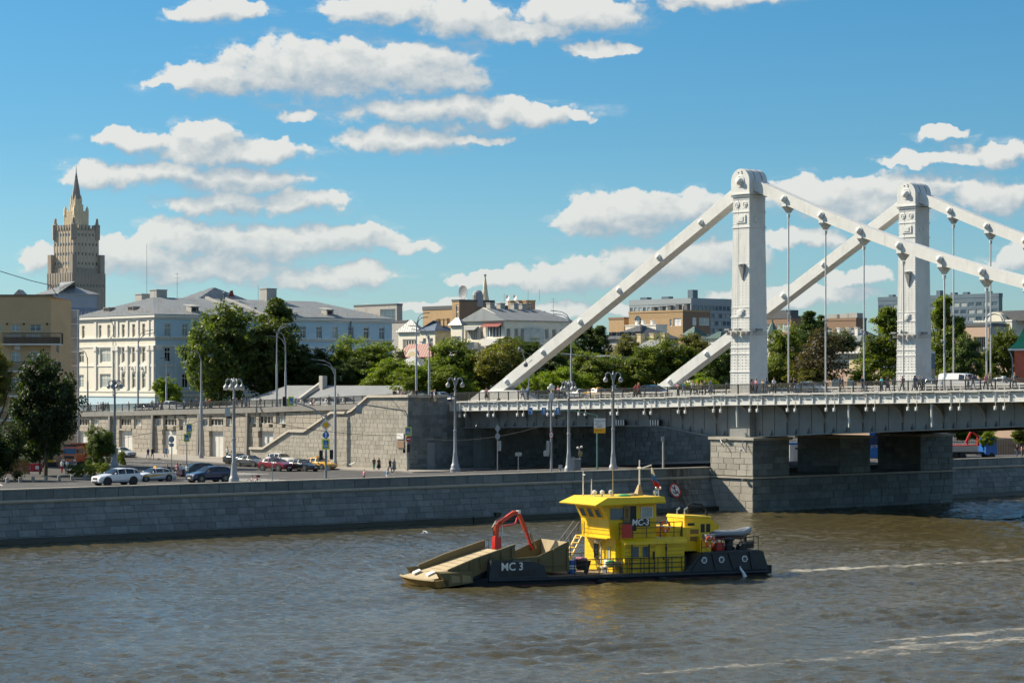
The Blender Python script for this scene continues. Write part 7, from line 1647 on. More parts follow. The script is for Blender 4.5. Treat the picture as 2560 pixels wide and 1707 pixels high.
T_ = [
 ('large spreading tree in front of the classical building, left crown', 550, 766, 1005, 84, 440, 8.5, 'leaf_park', 'round', 0, G1),
 ('large tree in front of the classical building, right crown behind twin lamps', 655, 782, 985, 100, 446, 8.5, 'leaf_park', 'round', 1, G1),
 ('tall pointed tree top rising behind the big spreading trees', 704, 750, 960, 62, 450, 8.5, 'leaf_park', 'tall', 0, G1),
 ('lower dark tree filling the gap right of the big trees', 705, 870, 985, 78, 448, 8.5, 'leaf_dark', 'round', 2, G1),
 ('small lime green bush tree at the corner of the classical building', 420, 945, 1020, 34, 424, 9.5, 'leaf_lime', 'round', 2, G1),
 ('dark tree between the big trees and the grey lamp', 790, 875, 975, 55, 446, 8.0, 'leaf_dark', 'round', 0, G1),
 ('tree with grey-green top right of the classical building', 915, 845, 975, 85, 450, 8.0, 'leaf_mid', 'round', 1, G1),
 ('dark tree under the grey-green tree by the low house', 870, 895, 975, 58, 442, 8.0, 'leaf_dark', 'round', 2, G1),
 ('lime green tree behind the low house roof end', 965, 900, 985, 62, 425, 7.0, 'leaf_lime', 'round', 0, G1),
 ('bright lime tree behind the abutment left of the ornate lamp', 1065, 905, 1000, 75, 400, 7.0, 'leaf_lime', 'round', 1, G2),
 ('lime tree behind the stay seat', 1130, 915, 1000, 60, 396, 7.0, 'leaf_lime', 'round', 2, G2),
 ('dense green tree below the cream gabled house', 1155, 850, 990, 90, 425, 7.0, 'leaf_mid', 'round', 0, G2),
 ('olive tree crossing behind the near stay', 1245, 855, 990, 70, 420, 7.0, 'leaf_olive', 'round', 1, G2),
 ('dark green tree top under the cream gabled house', 1290, 843, 900, 65, 440, 7.0, 'leaf_dark', 'round', 2, G2),
 ('dark tree just right of the near stay foot', 1370, 880, 990, 55, 412, 7.0, 'leaf_dark', 'round', 0, G2),
 ('lime bushes right of the near stay foot', 1340, 930, 1000, 55, 398, 7.0, 'leaf_lime', 'bush', 0, G2),
 ('poplar clump left part beyond the tall street lamp', 1445, 820, 905, 24, 450, 6.0, 'leaf_dark', 'poplar', 0, G2),
 ('poplar clump tallest spire beyond the tall street lamp', 1474, 812, 910, 24, 452, 6.0, 'leaf_dark', 'poplar', 1, G2),
 ('poplar clump right part beyond the tall street lamp', 1503, 816, 915, 28, 450, 6.0, 'leaf_dark', 'poplar', 2, G2),
 ('pale feathery tree under the poplars', 1440, 862, 930, 60, 442, 6.0, 'leaf_mid', 'round', 2, G2),
 ('round green tree between the two stays, left one', 1490, 882, 990, 60, 405, 7.0, 'leaf_mid', 'round', 1, G2),
 ('lime tree low between the two stays', 1425, 920, 1000, 50, 398, 7.0, 'leaf_lime', 'round', 0, G2),
 ('olive leaning tree in front of the mansard house', 1560, 838, 930, 42, 440, 6.0, 'leaf_olive', 'round', 2, G2),
 ('big green tree left of the far stay foot', 1595, 868, 985, 70, 405, 7.0, 'leaf_mid', 'round', 0, G2),
 ('big green tree above the far stay foot', 1680, 845, 985, 75, 408, 7.0, 'leaf_mid', 'round', 1, G2),
 ('olive topped tree behind the far stay', 1740, 835, 920, 45, 430, 7.0, 'leaf_olive', 'round', 0, G2),
 ('dark tree between the far stay and the near pylon', 1790, 860, 985, 55, 400, 7.0, 'leaf_dark', 'round', 2, G2),
 ('lime shrubs at the foot of the near pylon', 1740, 935, 990, 60, 385, 7.0, 'leaf_lime', 'bush', 1, G2),
 ('leafy tree just right of the near pylon', 1965, 815, 950, 46, 430, 6.0, 'leaf_mid', 'round', 1, G2),
 ('autumn tinged low tree right of the near pylon', 1955, 890, 985, 50, 400, 7.0, 'leaf_mid', 'round', 2, G2),
 ('tall poplar right of the first hanger', 2022, 780, 900, 36, 470, 6.0, 'leaf_dark', 'poplar', 0, G2),
 ('second poplar beside the tall one', 2052, 790, 900, 24, 472, 6.0, 'leaf_dark', 'poplar', 1, G2),
 ('brown half-bare tree before the glazed pavilion', 2045, 825, 970, 78, 345, 5.0, 'leaf_bare', 'round', 0, G2),
 ('grey-green wispy tree right of the half-bare tree', 2105, 825, 900, 40, 430, 7.0, 'leaf_grey', 'round', 1, G2),
 ('olive bushes below the half-bare tree', 2010, 905, 985, 52, 342, 5.0, 'leaf_olive', 'bush', 2, G2),
 ('tall conical green tree left of the far pylon', 2203, 772, 975, 72, 348, 5.0, 'leaf_mid', 'tall', 1, G2),
 ('tall tree right of the far pylon', 2348, 745, 975, 60, 400, 7.0, 'leaf_mid', 'tall', 2, G2),
 ('dark tree beside the tall tree right of the far pylon', 2405, 840, 970, 48, 395, 7.0, 'leaf_dark', 'round', 0, G2),
 ('tree in front of the beige building near the kiosk', 2520, 820, 940, 45, 410, 7.0, 'leaf_mid', 'round', 1, G2),
 ('small conifer by the pinkish building', 2485, 910, 960, 16, 380, 9.0, 'leaf_mid', 'tall', 0, G2),
 ('small green tree left of the kiosk', 2465, 870, 945, 25, 410, 7.0, 'leaf_mid', 'round', 2, G2),
 ('dark maple in front of the tan apartment building', 114, 892, 1130, 76, 292, 3.6, 'leaf_maple', 'round', 0, 'street trees on the left'),
 ('dark tree crown at the left edge below the balconies', -6, 1060, 1195, 62, 285, 4.0, 'leaf_maple', 'round', 1, 'street trees on the left'),
 ('olive tree branch entering at the left edge beside the balconies', -8, 855, 1010, 38, 300, 4.0, 'leaf_olive', 'round', 2, 'street trees on the left'),
 ('small tree hiding the back of the orange truck', 252, 1065, 1160, 36, 315, 3.6, 'leaf_dark', 'round', 1, 'street trees on the left'),
 ('dark maple lower crown over the building site', 100, 1040, 1150, 70, 300, 3.6, 'leaf_maple', 'round', 2, 'street trees on the left'),
 ('young street tree with thin trunk seen under the bridge deck at right', 2470, 1078, 1118, 22, 330, 4.0, 'leaf_lime', 'round', 0, 'trees under the bridge'),
 ('green tree behind the fence seen under the bridge deck', 2420, 1060, 1100, 60, 372, 4.0, 'leaf_lime', 'round', 1, 'trees under the bridge'),
 ('tree at the right edge seen under the bridge deck', 2555, 1070, 1110, 25, 335, 4.0, 'leaf_mid', 'round', 2, 'trees under the bridge'),
]
for k, a in enumerate(T_): tree(*a, rz=k * 1.3)
for lab, x, y, w, h, lf in (('trimmed hedge bush behind the white car, left one', 190, 1190, 26, 20, 'leaf_mid'), ('trimmed hedge bush behind the white car, middle one', 222, 1188, 20, 20, 'leaf_mid'), ('trimmed hedge bush nearest the white car roof', 255, 1186, 24, 20, 'leaf_mid'), ('lime shrub beside the ornate lamp post base', 302, 1162, 14, 26, 'leaf_lime'), ('dark shrub by the wooden boards at the left edge', 20, 1175, 26, 40, 'leaf_dark')):
    p = ground(x, y); d = p.y; o = thing('bush', lab, 'bush', p, group='bushes along the street'); inst('foliage', crown('bush', lf, 0), o, (0, 0, h * d / FPX * .5), (0, 0, 0), (w * d / FPX, w * d / FPX, h * d / FPX))
# lawn grass tufts
# ================================================================== street furniture
PG = 'pole_grey'
def ornate_lamp(label, p, H, n_arm, lampz=None, rz=0.0, sub=None):
    o = thing('ornate_lamp_post', label, 'lamp post', p, rz, 'ornate embankment lamp posts')
    m = MB(); m.lathe((0, 0, 0), [(.62, 0), (.62, .35), (.52, .45), (.50, .8), (.42, .9), (.36, 1.1), (.30, 1.7), (.24, 2.2), (.25, 2.3), (.20, 2.4), (.18, H * .42), (.23, H * .42 + .05), (.23, H * .42 + .2), (.16, H * .42 + .25), (.13, H * .80), (.17, H * .80 + .05), (.12, H * .80 + .15), (.10, H - .5), (.16, H - .4), (.06, H - .2), (.10, H - .1), (0, H)], n=12); m.build('post', MAT[PG], o, True)
    H0 = H
    for k in range(n_arm):
        a = 2 * math.pi * k / n_arm; c, s_ = math.cos(a), math.sin(a)
        f = lambda r, z: (c * r * .68, s_ * r * .68, H0 + (z - H0) * .72)
        m = MB(); m.tube([f(.08, H - 1.5), f(.25, H - .9), f(.55, H - .35), f(.95, H - .25), f(1.25, H - .5), f(1.28, H - .95)], [.09, .09, .08, .07, .06, .05], n=7); m.tube([f(.95, H - .25), f(1.1, H - .55), f(.9, H - .6)], .04, n=5); ar = m.build('scroll_arm', MAT[PG], o)
        m = MB(); m.lathe(f(1.28, H - 1.75), [(.21, .20), (.30, .26), (.28, .30), (.16, .45), (.07, .58), (.04, .62)], n=12); m.build('lamp_hood', MAT[PG], ar)
        m = MB(); m.lathe(f(1.28, H - 1.85), [(.04, 0), (.16, .05), (.24, .15), (.255, .28)], n=12); m.build('globe', MAT['lamp_glass'], ar, True)
    return o
def tall_lamp(label, p, H, arms, rz=0.0, group='tall street lamp poles', m_='pole_grey', r=.16):
    o = thing('street_lamp', label, 'street lamp', p, 0.0, group)
    m = MB(); m.lathe((0, 0, 0), [(r * 2.0, 0), (r * 1.9, .5), (r * 1.4, 1.0), (r * 1.25, 1.1), (r * 1.15, H * .55), (r * .8, H * .56), (r * .55, H - 1.0), (r * .45, H - .4)], n=10); m.build('pole', MAT[m_], o, True)
    for ax, az in arms:       # reach, rise
        m = MB(); f = lambda q, z: (math.cos(rz) * q, math.sin(rz) * q, z)
        pts = [f(0, H - 1.6 + az), f(ax * .06, H - .5 + az), f(ax * .3, H + .35 + az), f(ax * .62, H + .72 + az), f(ax, H + .85 + az)]
        m.tube(pts, [.08, .07, .06, .05, .05], n=6); ar = m.build('arm', MAT[m_], o)
        m = MB(); e = Vector(f(ax, H + .86 + az)); dv = Vector((math.cos(rz), math.sin(rz), .12)) * (1 if ax > 0 else -1); dv.z = .1; dv.normalize()
        m.box(e + dv * .35, (.95, .3, .10), ax=(dv, Vector((-dv.y, dv.x, 0)).normalized(), dv.cross(Vector((-dv.y, dv.x, 0)).normalized()))); m.build('lamp_head', MAT['pole_dark'], ar)
    return o
def base_d(x, y): return ground(x, y)
def near_wall(x, s=-9.3): t = t_at(x, s); return L(s, t, 4.54)
# ornate lamps
for lab, x, ytop, n, rz in (('ornate lamp post with four lamps nearest the dark blue car', 585, 943, 4, .5), ('ornate four lamp post before the dark underpass', 1422, 950, 4, .5), ('ornate two lamp post rising before the yellow boat roof', 1533, 927, 2, 0)):
    p = near_wall(x); ornate_lamp(lab, p, CZ + (HOR - ytop) * p.y / FPX - p.z, n, rz=rz)
p = ground(1138, 1179); ornate_lamp('ornate two lamp post at the abutment corner', p, CZ + (HOR - 941) * p.y / FPX - p.z, 2)
p = ground(287, 1170); ornate_lamp('ornate lamp post by the small tree and orange truck', p, CZ + (HOR - 947) * p.y / FPX - p.z, 4, rz=.5)
# tall modern poles
for lab, x, yb, ytop, arms, rz, r in (('tall twin-arm street lamp in front of the stair wall', 838, 1169, 915, ((-2.4, 0), (-1.7, -.6)), 0, .17),
        ('tall bare steel pole beside the crossing sign', 503, 1147, 893, ((-.9, 0),), 0, .2), ):
    p = ground(x, yb); tall_lamp(lab, p, CZ + (HOR - ytop) * p.y / FPX - p.z, arms, rz, r=r)
for lab, x, t, ytop, arms in (('tall twin-arm lamp on the ramp, left of a pair', 692, .6, 812, ((1.9, 0), (1.4, -.5))), ('shorter lamp on the ramp, right of the pair', 714, 1.5, 845, ((-1.6, 0), (-1.0, .6))),
        ('tall lamp at the abutment, left of a pair', 1041, 1.0, 788, ((1.0, 0), (.8, -.6))), ('lamp at the abutment, right of the pair', 1073, 3.5, 820, ((-2.0, 0), (-1.6, -.5))),
        ('thin grey lamp at the left end of the ramp', 219, 5, 878, ((-1.2, 0),)), ('grey tram pole before the classical building', 345, 6, 838, ((1.9, 0), (1.6, .5))), ('short grey pole before the lime bush tree', 416, 8, 900, ((-.2, 0),)),
        ('tall twin-arm lamp behind the near stay', 1428, 33, 782, ((-2.2, 0), (-1.7, -.5))), ('small curved lamp behind the near stay foot', 1322, 36, 925, ((1.6, 0), (1.3, .5)))):
    s = s_at(x, t); p = L(s, t, deck_z(s)); tall_lamp(lab, p, CZ + (HOR - ytop) * p.y / FPX - p.z - .6, arms, 0, r=.13, group='lamps on the bridge approach')
# ---- signs
def sign_frame(o, x, z, y=-.12): return Vector((x, y, z))
def plate(parent, name, mm, w, h, c, n=4, rot=0.0, th=.03, seg=None):
    """flat plate in the local xz plane facing -y"""
    c = Vector(c); m = MB()
    if n == 4 and seg is None: pts = [(-w / 2, -h / 2), (w / 2, -h / 2), (w / 2, h / 2), (-w / 2, h / 2)]
    else: pts = [(math.cos(2 * math.pi * k / (seg or n)) * w / 2, math.sin(2 * math.pi * k / (seg or n)) * h / 2) for k in range(seg or n)]
    ca, sa_ = math.cos(rot), math.sin(rot); pts = [(x * ca - z * sa_, x * sa_ + z * ca) for x, z in pts]
    m.prism([c + Vector((x, 0, z)) for x, z in pts], (0, th, 0)); return m.build(name, MAT[mm], parent)
def poly(parent, name, mm, pts, c, th=.01):
    c = Vector(c); return MB().prism([c + Vector((x, 0, z)) for x, z in pts], (0, th, 0)).build(name, MAT[mm], parent)
def crossing(parent, c, w=1.0, h=1.25):
    b = plate(parent, 'crossing_sign', 'yellow_sign', w, h, c); c = Vector(c)
    plate(b, 'blue_field', 'sign_blue', w * .66, h * .74, c + Vector((0, -.012, 0)), th=.01)
    poly(b, 'white_triangle', 'sign_white', [(-w * .27, -h * .25), (w * .27, -h * .25), (0, h * .25)], c + Vector((0, -.024, 0)))
    m = MB(); q = c + Vector((0, -.034, 0))
    m.prism([q + Vector(v) for v in ((-.03, 0, -.02), (.05, 0, -.02), (.04, 0, .14), (-.03, 0, .14))], (0, .008, 0)); m.prism([q + Vector(v) for v in ((-.02, 0, .16), (.03, 0, .16), (.03, 0, .21), (-.02, 0, .21))], (0, .008, 0))
    m.prism([q + Vector(v) for v in ((-.1, 0, -.2), (-.05, 0, -.2), (.02, 0, -.02), (-.03, 0, -.02))], (0, .008, 0)); m.prism([q + Vector(v) for v in ((.06, 0, -.2), (.1, 0, -.2), (.05, 0, -.02), (0, 0, -.02))], (0, .008, 0)); m.build('walking_figure', MAT['black'], b)
    return b
def traffic_light(parent, c, face=0):
    c = Vector(c); b = MB().box(c, (.38, .32, 1.05)).build('traffic_light', MAT['black'], parent)
    for k in range(3):
        m = MB(); q = c + Vector((0, -.17, .33 - .33 * k)); m.lathe(q, [(.13, 0), (.13, .03)], n=10, axis=(0, -1, 0)); m.build('lens', MAT['glass_dark' if face else ('boat_hullred' if k == 0 else 'glass_dark')], b)
        m = MB(); m.lathe(q, [(.17, 0), (.16, .22)], n=8, axis=(0, -1, 0)); m.build('visor', MAT['black'], b)
    return b
def pole_thing(name, label, cat, p, H, r=.07, mm='pole_grey', rz=0.0, group=None):
    o = thing(name, label, cat, p, rz, group); MB().cyl((0, 0, 0), (0, 0, H), r, r * .85, n=8).build('pole', MAT[mm], o); return o
def hz(p, y): return CZ + (HOR - y) * p.y / FPX - p.z
# signal gantry with the crossing signs
p = ground(815, 1195); o = pole_thing('signal_gantry', 'signal gantry with yellow crossing signs, priority diamond and blue arrow', 'traffic signal', p, hz(p, 1035), .13); f = p.y / FPX
tip = Vector(((728 - 815) * f, 0, hz(p, 1003))); m = MB(); m.tube([(0, 0, hz(p, 1042)), ((780 - 815) * f, 0, hz(p, 1020)), tip], .08); m.tube([(0, 0, hz(p, 1062)), ((800 - 815) * f, 0, hz(p, 1033))], .05); m.build('arm', MAT['pole_grey'], o)
crossing(o, tip + Vector((0, -.15, 0)), .62, 1.05); 
for yy in (.25, -.5, -1.1)[:0]: pass
traffic_light(o, tip + Vector((-.75, .1, 0)), 1)
d_ = plate(o, 'priority_sign', 'sign_white', 1.25, 1.25, (0, -.16, hz(p, 1062)), rot=0, seg=4); plate(d_, 'amber_field', 'sign_orange', .85, .85, (0, -.175, hz(p, 1062)), seg=4, th=.012); 
c = Vector((0, -.16, hz(p, 1087))); d_ = plate(o, 'arrow_sign', 'sign_blue', .74, .74, c, seg=20); poly(d_, 'arrow', 'sign_white', [(-.05, -.28), (.05, -.28), (.05, .1), (.14, .1), (0, .3), (-.14, .1), (-.05, .1)], c + Vector((0, -.012, 0)))
crossing(o, (0, -.16, hz(p, 1110)), .8, 1.15); traffic_light(o, (-.55, .05, hz(p, 1137)), 1); traffic_light(o, (.6, .05, hz(p, 1136)), 1); MB().box((.25, 0, hz(p, 1172)), (.4, .3, .4)).build('control_box', MAT['pole_grey'], o)
# corner gantry by the abutment
p = ground(1019, 1179); o = pole_thing('signal_gantry', 'signal pole at the abutment corner with crossing, no-entry signs and lights', 'traffic signal', p, hz(p, 1035), .12); f = p.y / FPX
m = MB(); m.tube([(0, 0, hz(p, 1040)), (-.3, 0, hz(p, 1027)), ((900 - 1019) * f, 0, hz(p, 1010))], .08); m.tube([(0, 0, hz(p, 1044)), ((985 - 1019) * f, 0, hz(p, 1005)), ((975 - 1019) * f, 0, hz(p, 995))], .03); m.build('arm', MAT['pole_dark'], o)
plate(o, 'sign_back', 'sign_back', .75, 1.15, ((898 - 1019) * f, -.05, hz(p, 1023))); crossing(o, (.1, -.16, hz(p, 1078)), .85, 1.15)
c = Vector((.1, -.16, hz(p, 1097))); d_ = plate(o, 'no_entry_sign', 'sign_red', .7, .76, c, seg=20); plate(d_, 'white_bar', 'sign_white', .5, .14, c + Vector((0, -.012, 0)), th=.012); traffic_light(o, (.1, -.05, hz(p, 1120))); MB().box((-.45, 0, hz(p, 1127)), (.3, .5, .5)).build('side_signal', MAT['black'], o)
# crossing post on the left
p = ground(467, 1175); o = pole_thing('sign_post', 'post with two yellow crossing signs by the waiting pedestrians', 'sign', p, hz(p, 1060)); crossing(o, (0, -.12, hz(p, 1094)), .75, 1.05); b_ = crossing(o, (.32, .05, hz(p, 1070)), .8, 1.1); b_['label'] = 'crossing sign set further back'; plate(o, 'sign_back', 'pole_green', .45, .75, (.3, .05, hz(p, 1088)))
p = ground(470, 1140); pass
p = ground(429, 1196); o = pole_thing('sign_post', 'thin post with round sign seen from behind near the cyclist', 'sign', p, hz(p, 1090), .05); plate(o, 'round_sign_back', 'sign_back', .68, .8, (0, -.08, hz(p, 1098)), seg=18); plate(o, 'plate_back', 'sign_back', .55, .4, (0, -.08, hz(p, 1112)))
p = L(-8.8, t_at(681, -8.8), 4.54); o = pole_thing('sign_post', 'thin post with round sign seen from behind before the red car', 'sign', p, hz(p, 1136), .05); plate(o, 'round_sign_back', 'sign_back', .36, .7, (0, -.08, hz(p, 1143)), seg=18)
p = ground(1244, 1178); o = pole_thing('sign_post', 'post with diamond and round sign backs before the underpass', 'sign', p, hz(p, 1060), .06); plate(o, 'diamond_sign_back', 'sign_back', .68, 1.0, (0, -.08, hz(p, 1071)), seg=4); plate(o, 'round_sign_back', 'sign_back', .58, .8, (0, -.08, hz(p, 1090)), seg=18); plate(o, 'plate_back', 'concrete', .36, 1.2, (.25, -.08, hz(p, 1114)))
p = ground(1296, 1174); o = pole_thing('sign_post', 'low post with a small blank plate in the underpass', 'sign', p, hz(p, 1130), .05); plate(o, 'plate_back', 'concrete', .8, .45, (0, -.08, hz(p, 1135)))
# camera mast with height limit
p = near_wall(1378, -9.6); o = pole_thing('camera_mast', 'grey mast with round height limit sign and camera cluster', 'mast', p, hz(p, 985), .13); c = Vector((0, -.16, hz(p, 1087))); d_ = plate(o, 'height_limit_sign', 'sign_red', .46, .82, c, seg=22); plate(d_, 'white_disc', 'sign_white', .36, .66, c + Vector((0, -.012, 0)), seg=22, th=.012)
me = text_mesh('4.5', .24, MAT['black'], ext=.004); inst('number', me, d_, mat=frame(c + Vector((0, -.03, .02)), Vector((.8, 0, 0)), ZV, Vector((0, -1, 0))))
m = MB(); m.box((0, 0, hz(p, 992)), (.5, .5, .9)); m.build('equipment_box', MAT['bridge_white'], o); m = MB()
for dx, dz in ((-.25, 0), (.22, .1), (0, .3)): m.ball((dx, -.1, hz(p, 970) + dz), .2, 8, 6)
m.cyl((0, 0, hz(p, 985)), (0, 0, hz(p, 960)), .06); m.build('camera_cluster', MAT['white_paint'], o); MB().box((-.35, 0, hz(p, 1118)), (.35, .35, 1.4)).build('cabinet', MAT['pole_grey'], o); MB().box((-.55, 0, hz(p, 1133)), (.6, .4, .6)).build('cabinet', MAT['pole_grey'], o)
# lane sign gantry
p = L(-13.0, t_at(1493, -13.0), 4.4); o = pole_thing('lane_gantry', 'green gantry with three blue lane signs and a white and orange board', 'sign gantry', p, hz(p, 1038), .10, 'pole_green'); f = p.y / FPX; X = lambda x: (x - 1493) * f
m = MB(); m.tube([(0, 0, hz(p, 1038)), (X(1450), 0, hz(p, 1030)), (X(1430), 0, hz(p, 1026)), (X(1320), 0, hz(p, 1026))], .07); m.build('arm', MAT['pole_green'], o)
for x, bent in ((1326, 1), (1360, 0), (1395, 0)):
    c = Vector((X(x), -.12, hz(p, 1027))); d_ = plate(o, 'lane_sign', 'sign_white', 11 * f, 17 * f, c); plate(d_, 'blue_field', 'sign_blue', 10 * f, 16 * f, c + Vector((0, -.012, 0)), th=.012)
    pts = [(-.04, -.28), (.04, -.28), (.04, .12), (.12, .12), (0, .3), (-.12, .12), (-.04, .12)] if not bent else [(.08, -.28), (.15, -.28), (.15, .12), (-.05, .12), (-.05, .22), (-.2, .08), (-.05, -.05), (-.05, .04), (.08, .04)]
    poly(d_, 'arrow', 'sign_white', pts, c + Vector((0, -.024, 0)))
c = Vector((X(1499), -.16, hz(p, 1064))); d_ = plate(o, 'direction_board', 'sign_white', 29 * f, 37 * f, c); plate(d_, 'orange_field', 'sign_orange', 29 * f, 12.5 * f, c + Vector((0, -.012, -12.2 * f)), th=.012)
for txt, dx, dz, sz in (('Комсомольский', .08, .58, .17), ('просп.', -.12, .38, .17), ('Садовое', .02, .05, .17), ('кольцо', -.05, -.13, .17), ('Лужники', .05, -.54, .16)):
    inst('wording', text_mesh(txt, sz, MAT['black'], ext=.004), d_, mat=frame(c + Vector((dx, -.03, dz)), Vector((1, 0, 0)), ZV, Vector((0, -1, 0))))
for dz in (.2, -.54): poly(d_, 'direction_arrow', 'black', [(-.52, 0), (-.4, .08), (-.4, .03), (-.34, .03), (-.34, -.03), (-.4, -.03), (-.4, -.08)], c + Vector((0, -.03, dz)))
# cabinets, post, camera stand behind the parapet
p = near_wall(1441, -9.4); o = thing('control_cabinet', 'grey roadside control cabinet behind the parapet', 'cabinet', p); w = 22 * p.y / FPX; MB().box((0, .3, hz(p, 1147) / 2), (w, .8, hz(p, 1147))).build('body', MAT['pole_dark'], o); MB().box((0, .3, hz(p, 1147)), (w + .1, .9, .06)).build('lid', MAT['pole_grey'], o); MB().box((-w * .33, -.11, hz(p, 1158)), (w * .3, .04, hz(p, 1150) * .9)).build('door', MAT['pole_grey'], o)
p = near_wall(1401, -9.2); o = thing('parking_meter', 'small grey box on a short post behind the parapet', 'meter', p); MB().box((0, 0, hz(p, 1167)), (.42, .35, .42)).build('head', MAT['pole_grey'], o); MB().cyl((0, 0, 0), (0, 0, hz(p, 1168)), .1).build('post', MAT['pole_grey'], o)
p = ground(1449, 1174); o = pole_thing('camera_stand', 'short camera stand with cream box behind the cabinet', 'camera', p, hz(p, 1118), .05); MB().box((.1, 0, hz(p, 1134)), (.45, .35, .6)).build('box', MAT['boat_sand'], o); m = MB(); m.ball((-.2, 0, hz(p, 1119)), .16, 8, 6); m.ball((.25, 0, hz(p, 1117)), .16, 8, 6); m.build('cameras', MAT['white_paint'], o)['kind'] = 'stuff'
p = near_wall(1658, -9.0); o = pole_thing('lamp_stub', 'pale stub pole leaning by the parapet left of the pier', 'pole', p, hz(p, 1092), .12, 'concrete'); MB().box((-.05, -.05, hz(p, 1097)), (.35, .35, .5)).build('head', MAT['pole_grey'], o)
# stone bollards
for k in range(7):
    p = ground(18 + 32.4 * k, 1207 - 1.4 * k); o = thing('bollard', 'white stone bollard, number %s from the left edge' % ['one', 'two', 'three', 'four', 'five', 'six', 'seven'][k], 'bollard', p, group='white stone bollards along the pavement'); MB().lathe((0, 0, 0), [(.2, 0), (.2, .55), (.16, .62), (0, .63)], n=10).build('shaft', MAT['limestone'], o); MB().lathe((0, 0, .0), [(.24, 0), (.24, .08)], n=10).build('foot', MAT['grey_stone'], o)
# no-anchor sign on the river wall
s0_ = -6.35; t0_ = t_at(1683, s0_); p = L(-6.0, t0_, CZ + (HOR - 1225) * L(s0_, t0_).y / FPX)
eb_ = (U * (-1.40) + ZV * 3.92).normalized(); nn = (U * 3.92 + ZV * 1.40).normalized(); o = thing('no_anchoring_sign', 'round red ringed no anchoring sign on the embankment wall', 'sign', p); o.matrix_world = frame(p + nn * -.05, V, eb_, nn)
def disc(name, mm, r, z, r0=0, parent=o):
    m = MB(); n = 28; 
    if r0: m.add([(math.cos(6.2832 * k / n) * q, math.sin(6.2832 * k / n) * q, zz) for q, zz in ((r, z), (r0, z), (r0, z + .02), (r, z + .02)) for k in range(n)], [((i % 4) * n + k, (i % 4) * n + (k + 1) % n, ((i + 1) % 4) * n + (k + 1) % n, ((i + 1) % 4) * n + k) for i in range(4) for k in range(n)])
    else: m.lathe((0, 0, z), [(r, 0), (r, .03)], n=n)
    return m.build(name, MAT[mm], parent)
pl_ = disc('disc', 'sign_white', .86, .0); disc('ring', 'sign_red', .86, .035, .70, o)
m = MB(); m.box((0, .02, .045), (.08, .78, .02)); m.box((0, .30, .046), (.36, .07, .02)); m.tube([(-.36, -.12, .05), (-.3, -.3, .05), (0, -.40, .05), (.3, -.3, .05), (.36, -.12, .05)], .045, n=6); m.prism([(-.44, -.2, .045), (-.28, -.16, .045), (-.38, -.04, .045)], (0, 0, .02)); m.prism([(.44, -.2, .045), (.38, -.04, .045), (.28, -.16, .045)], (0, 0, .02)); m.lathe((0, .44, .045), [(.09, 0), (.09, .02), (.04, .02), (.04, 0)], n=10); m.build('anchor', MAT['black'], o)
MB().box((0, 0, .075), (1.45, .10, .015), rz=R(-45)).build('bar', MAT['sign_red'], o)
# overhead wires
def wire(lab, a, b, sag, r=.025):
    a, b = Vector(a), Vector(b); o = MB().tube([a.lerp(b, k / 14) - ZV * (sag * 4 * (k / 14) * (1 - k / 14)) for k in range(15)], r, n=4).build('overhead_wire', MAT['black']); tag(o, lab, 'wire')
p0 = at(250, 1103, 320); p1 = at(575, 1030, 300); p2 = at(1000, 1088, 318); wire('black overhead wire sagging from the left trees to the lamp', p0, p1, .4, .035); wire('black overhead wire running from the lamp across the stair wall', p1, p2, .8, .035); wire('thin wire crossing the dark underpass', at(1020, 1090, 318), at(1420, 1040, 300), 1.5)
# electrical boxes on the wire span
o = thing('junction_box', 'white junction box hanging on the wire beside the ornate lamp', 'box', p1 - V * .0 + Vector((-.3, 0, 0))); MB().box((0, 0, 0), (.6, .4, 1.0)).build('box', MAT['door_white'], o); MB().tube([(0, 0, -.5), (.6, 0, -.9), (1.2, 0, -.6)], .04).build('loop', MAT['black'], o)
# ================================================================== vehicles
def paint(name, col, rough=.22, metal=.0):
    if name not in MAT: mat(name, col, rough, metal=metal, var=.03, scale=.8, coat=.6)
    return MAT[name]
for n_, c_ in dict(car_white=(.78, .79, .80), car_navy=(.015, .03, .085), car_black=(.012, .013, .016), car_grey=(.11, .12, .13), car_red=(.22, .012, .018), car_yellow=(.80, .42, .02), car_silver=(.45, .46, .47), car_teal=(.02, .06, .07), car_orange=(.62, .10, .02)).items(): paint(n_, c_)
mat('headlight', (.80, .82, .84), .15, var=.02, spec=.8); mat('taillight', (.45, .01, .01), .25, var=.02); mat('tyre', (.018, .018, .019), .75, var=.1); mat('rim', (.34, .35, .36), .3, metal=.7, var=.05); mat('rim_dark', (.05, .05, .055), .35, metal=.5, var=.05)
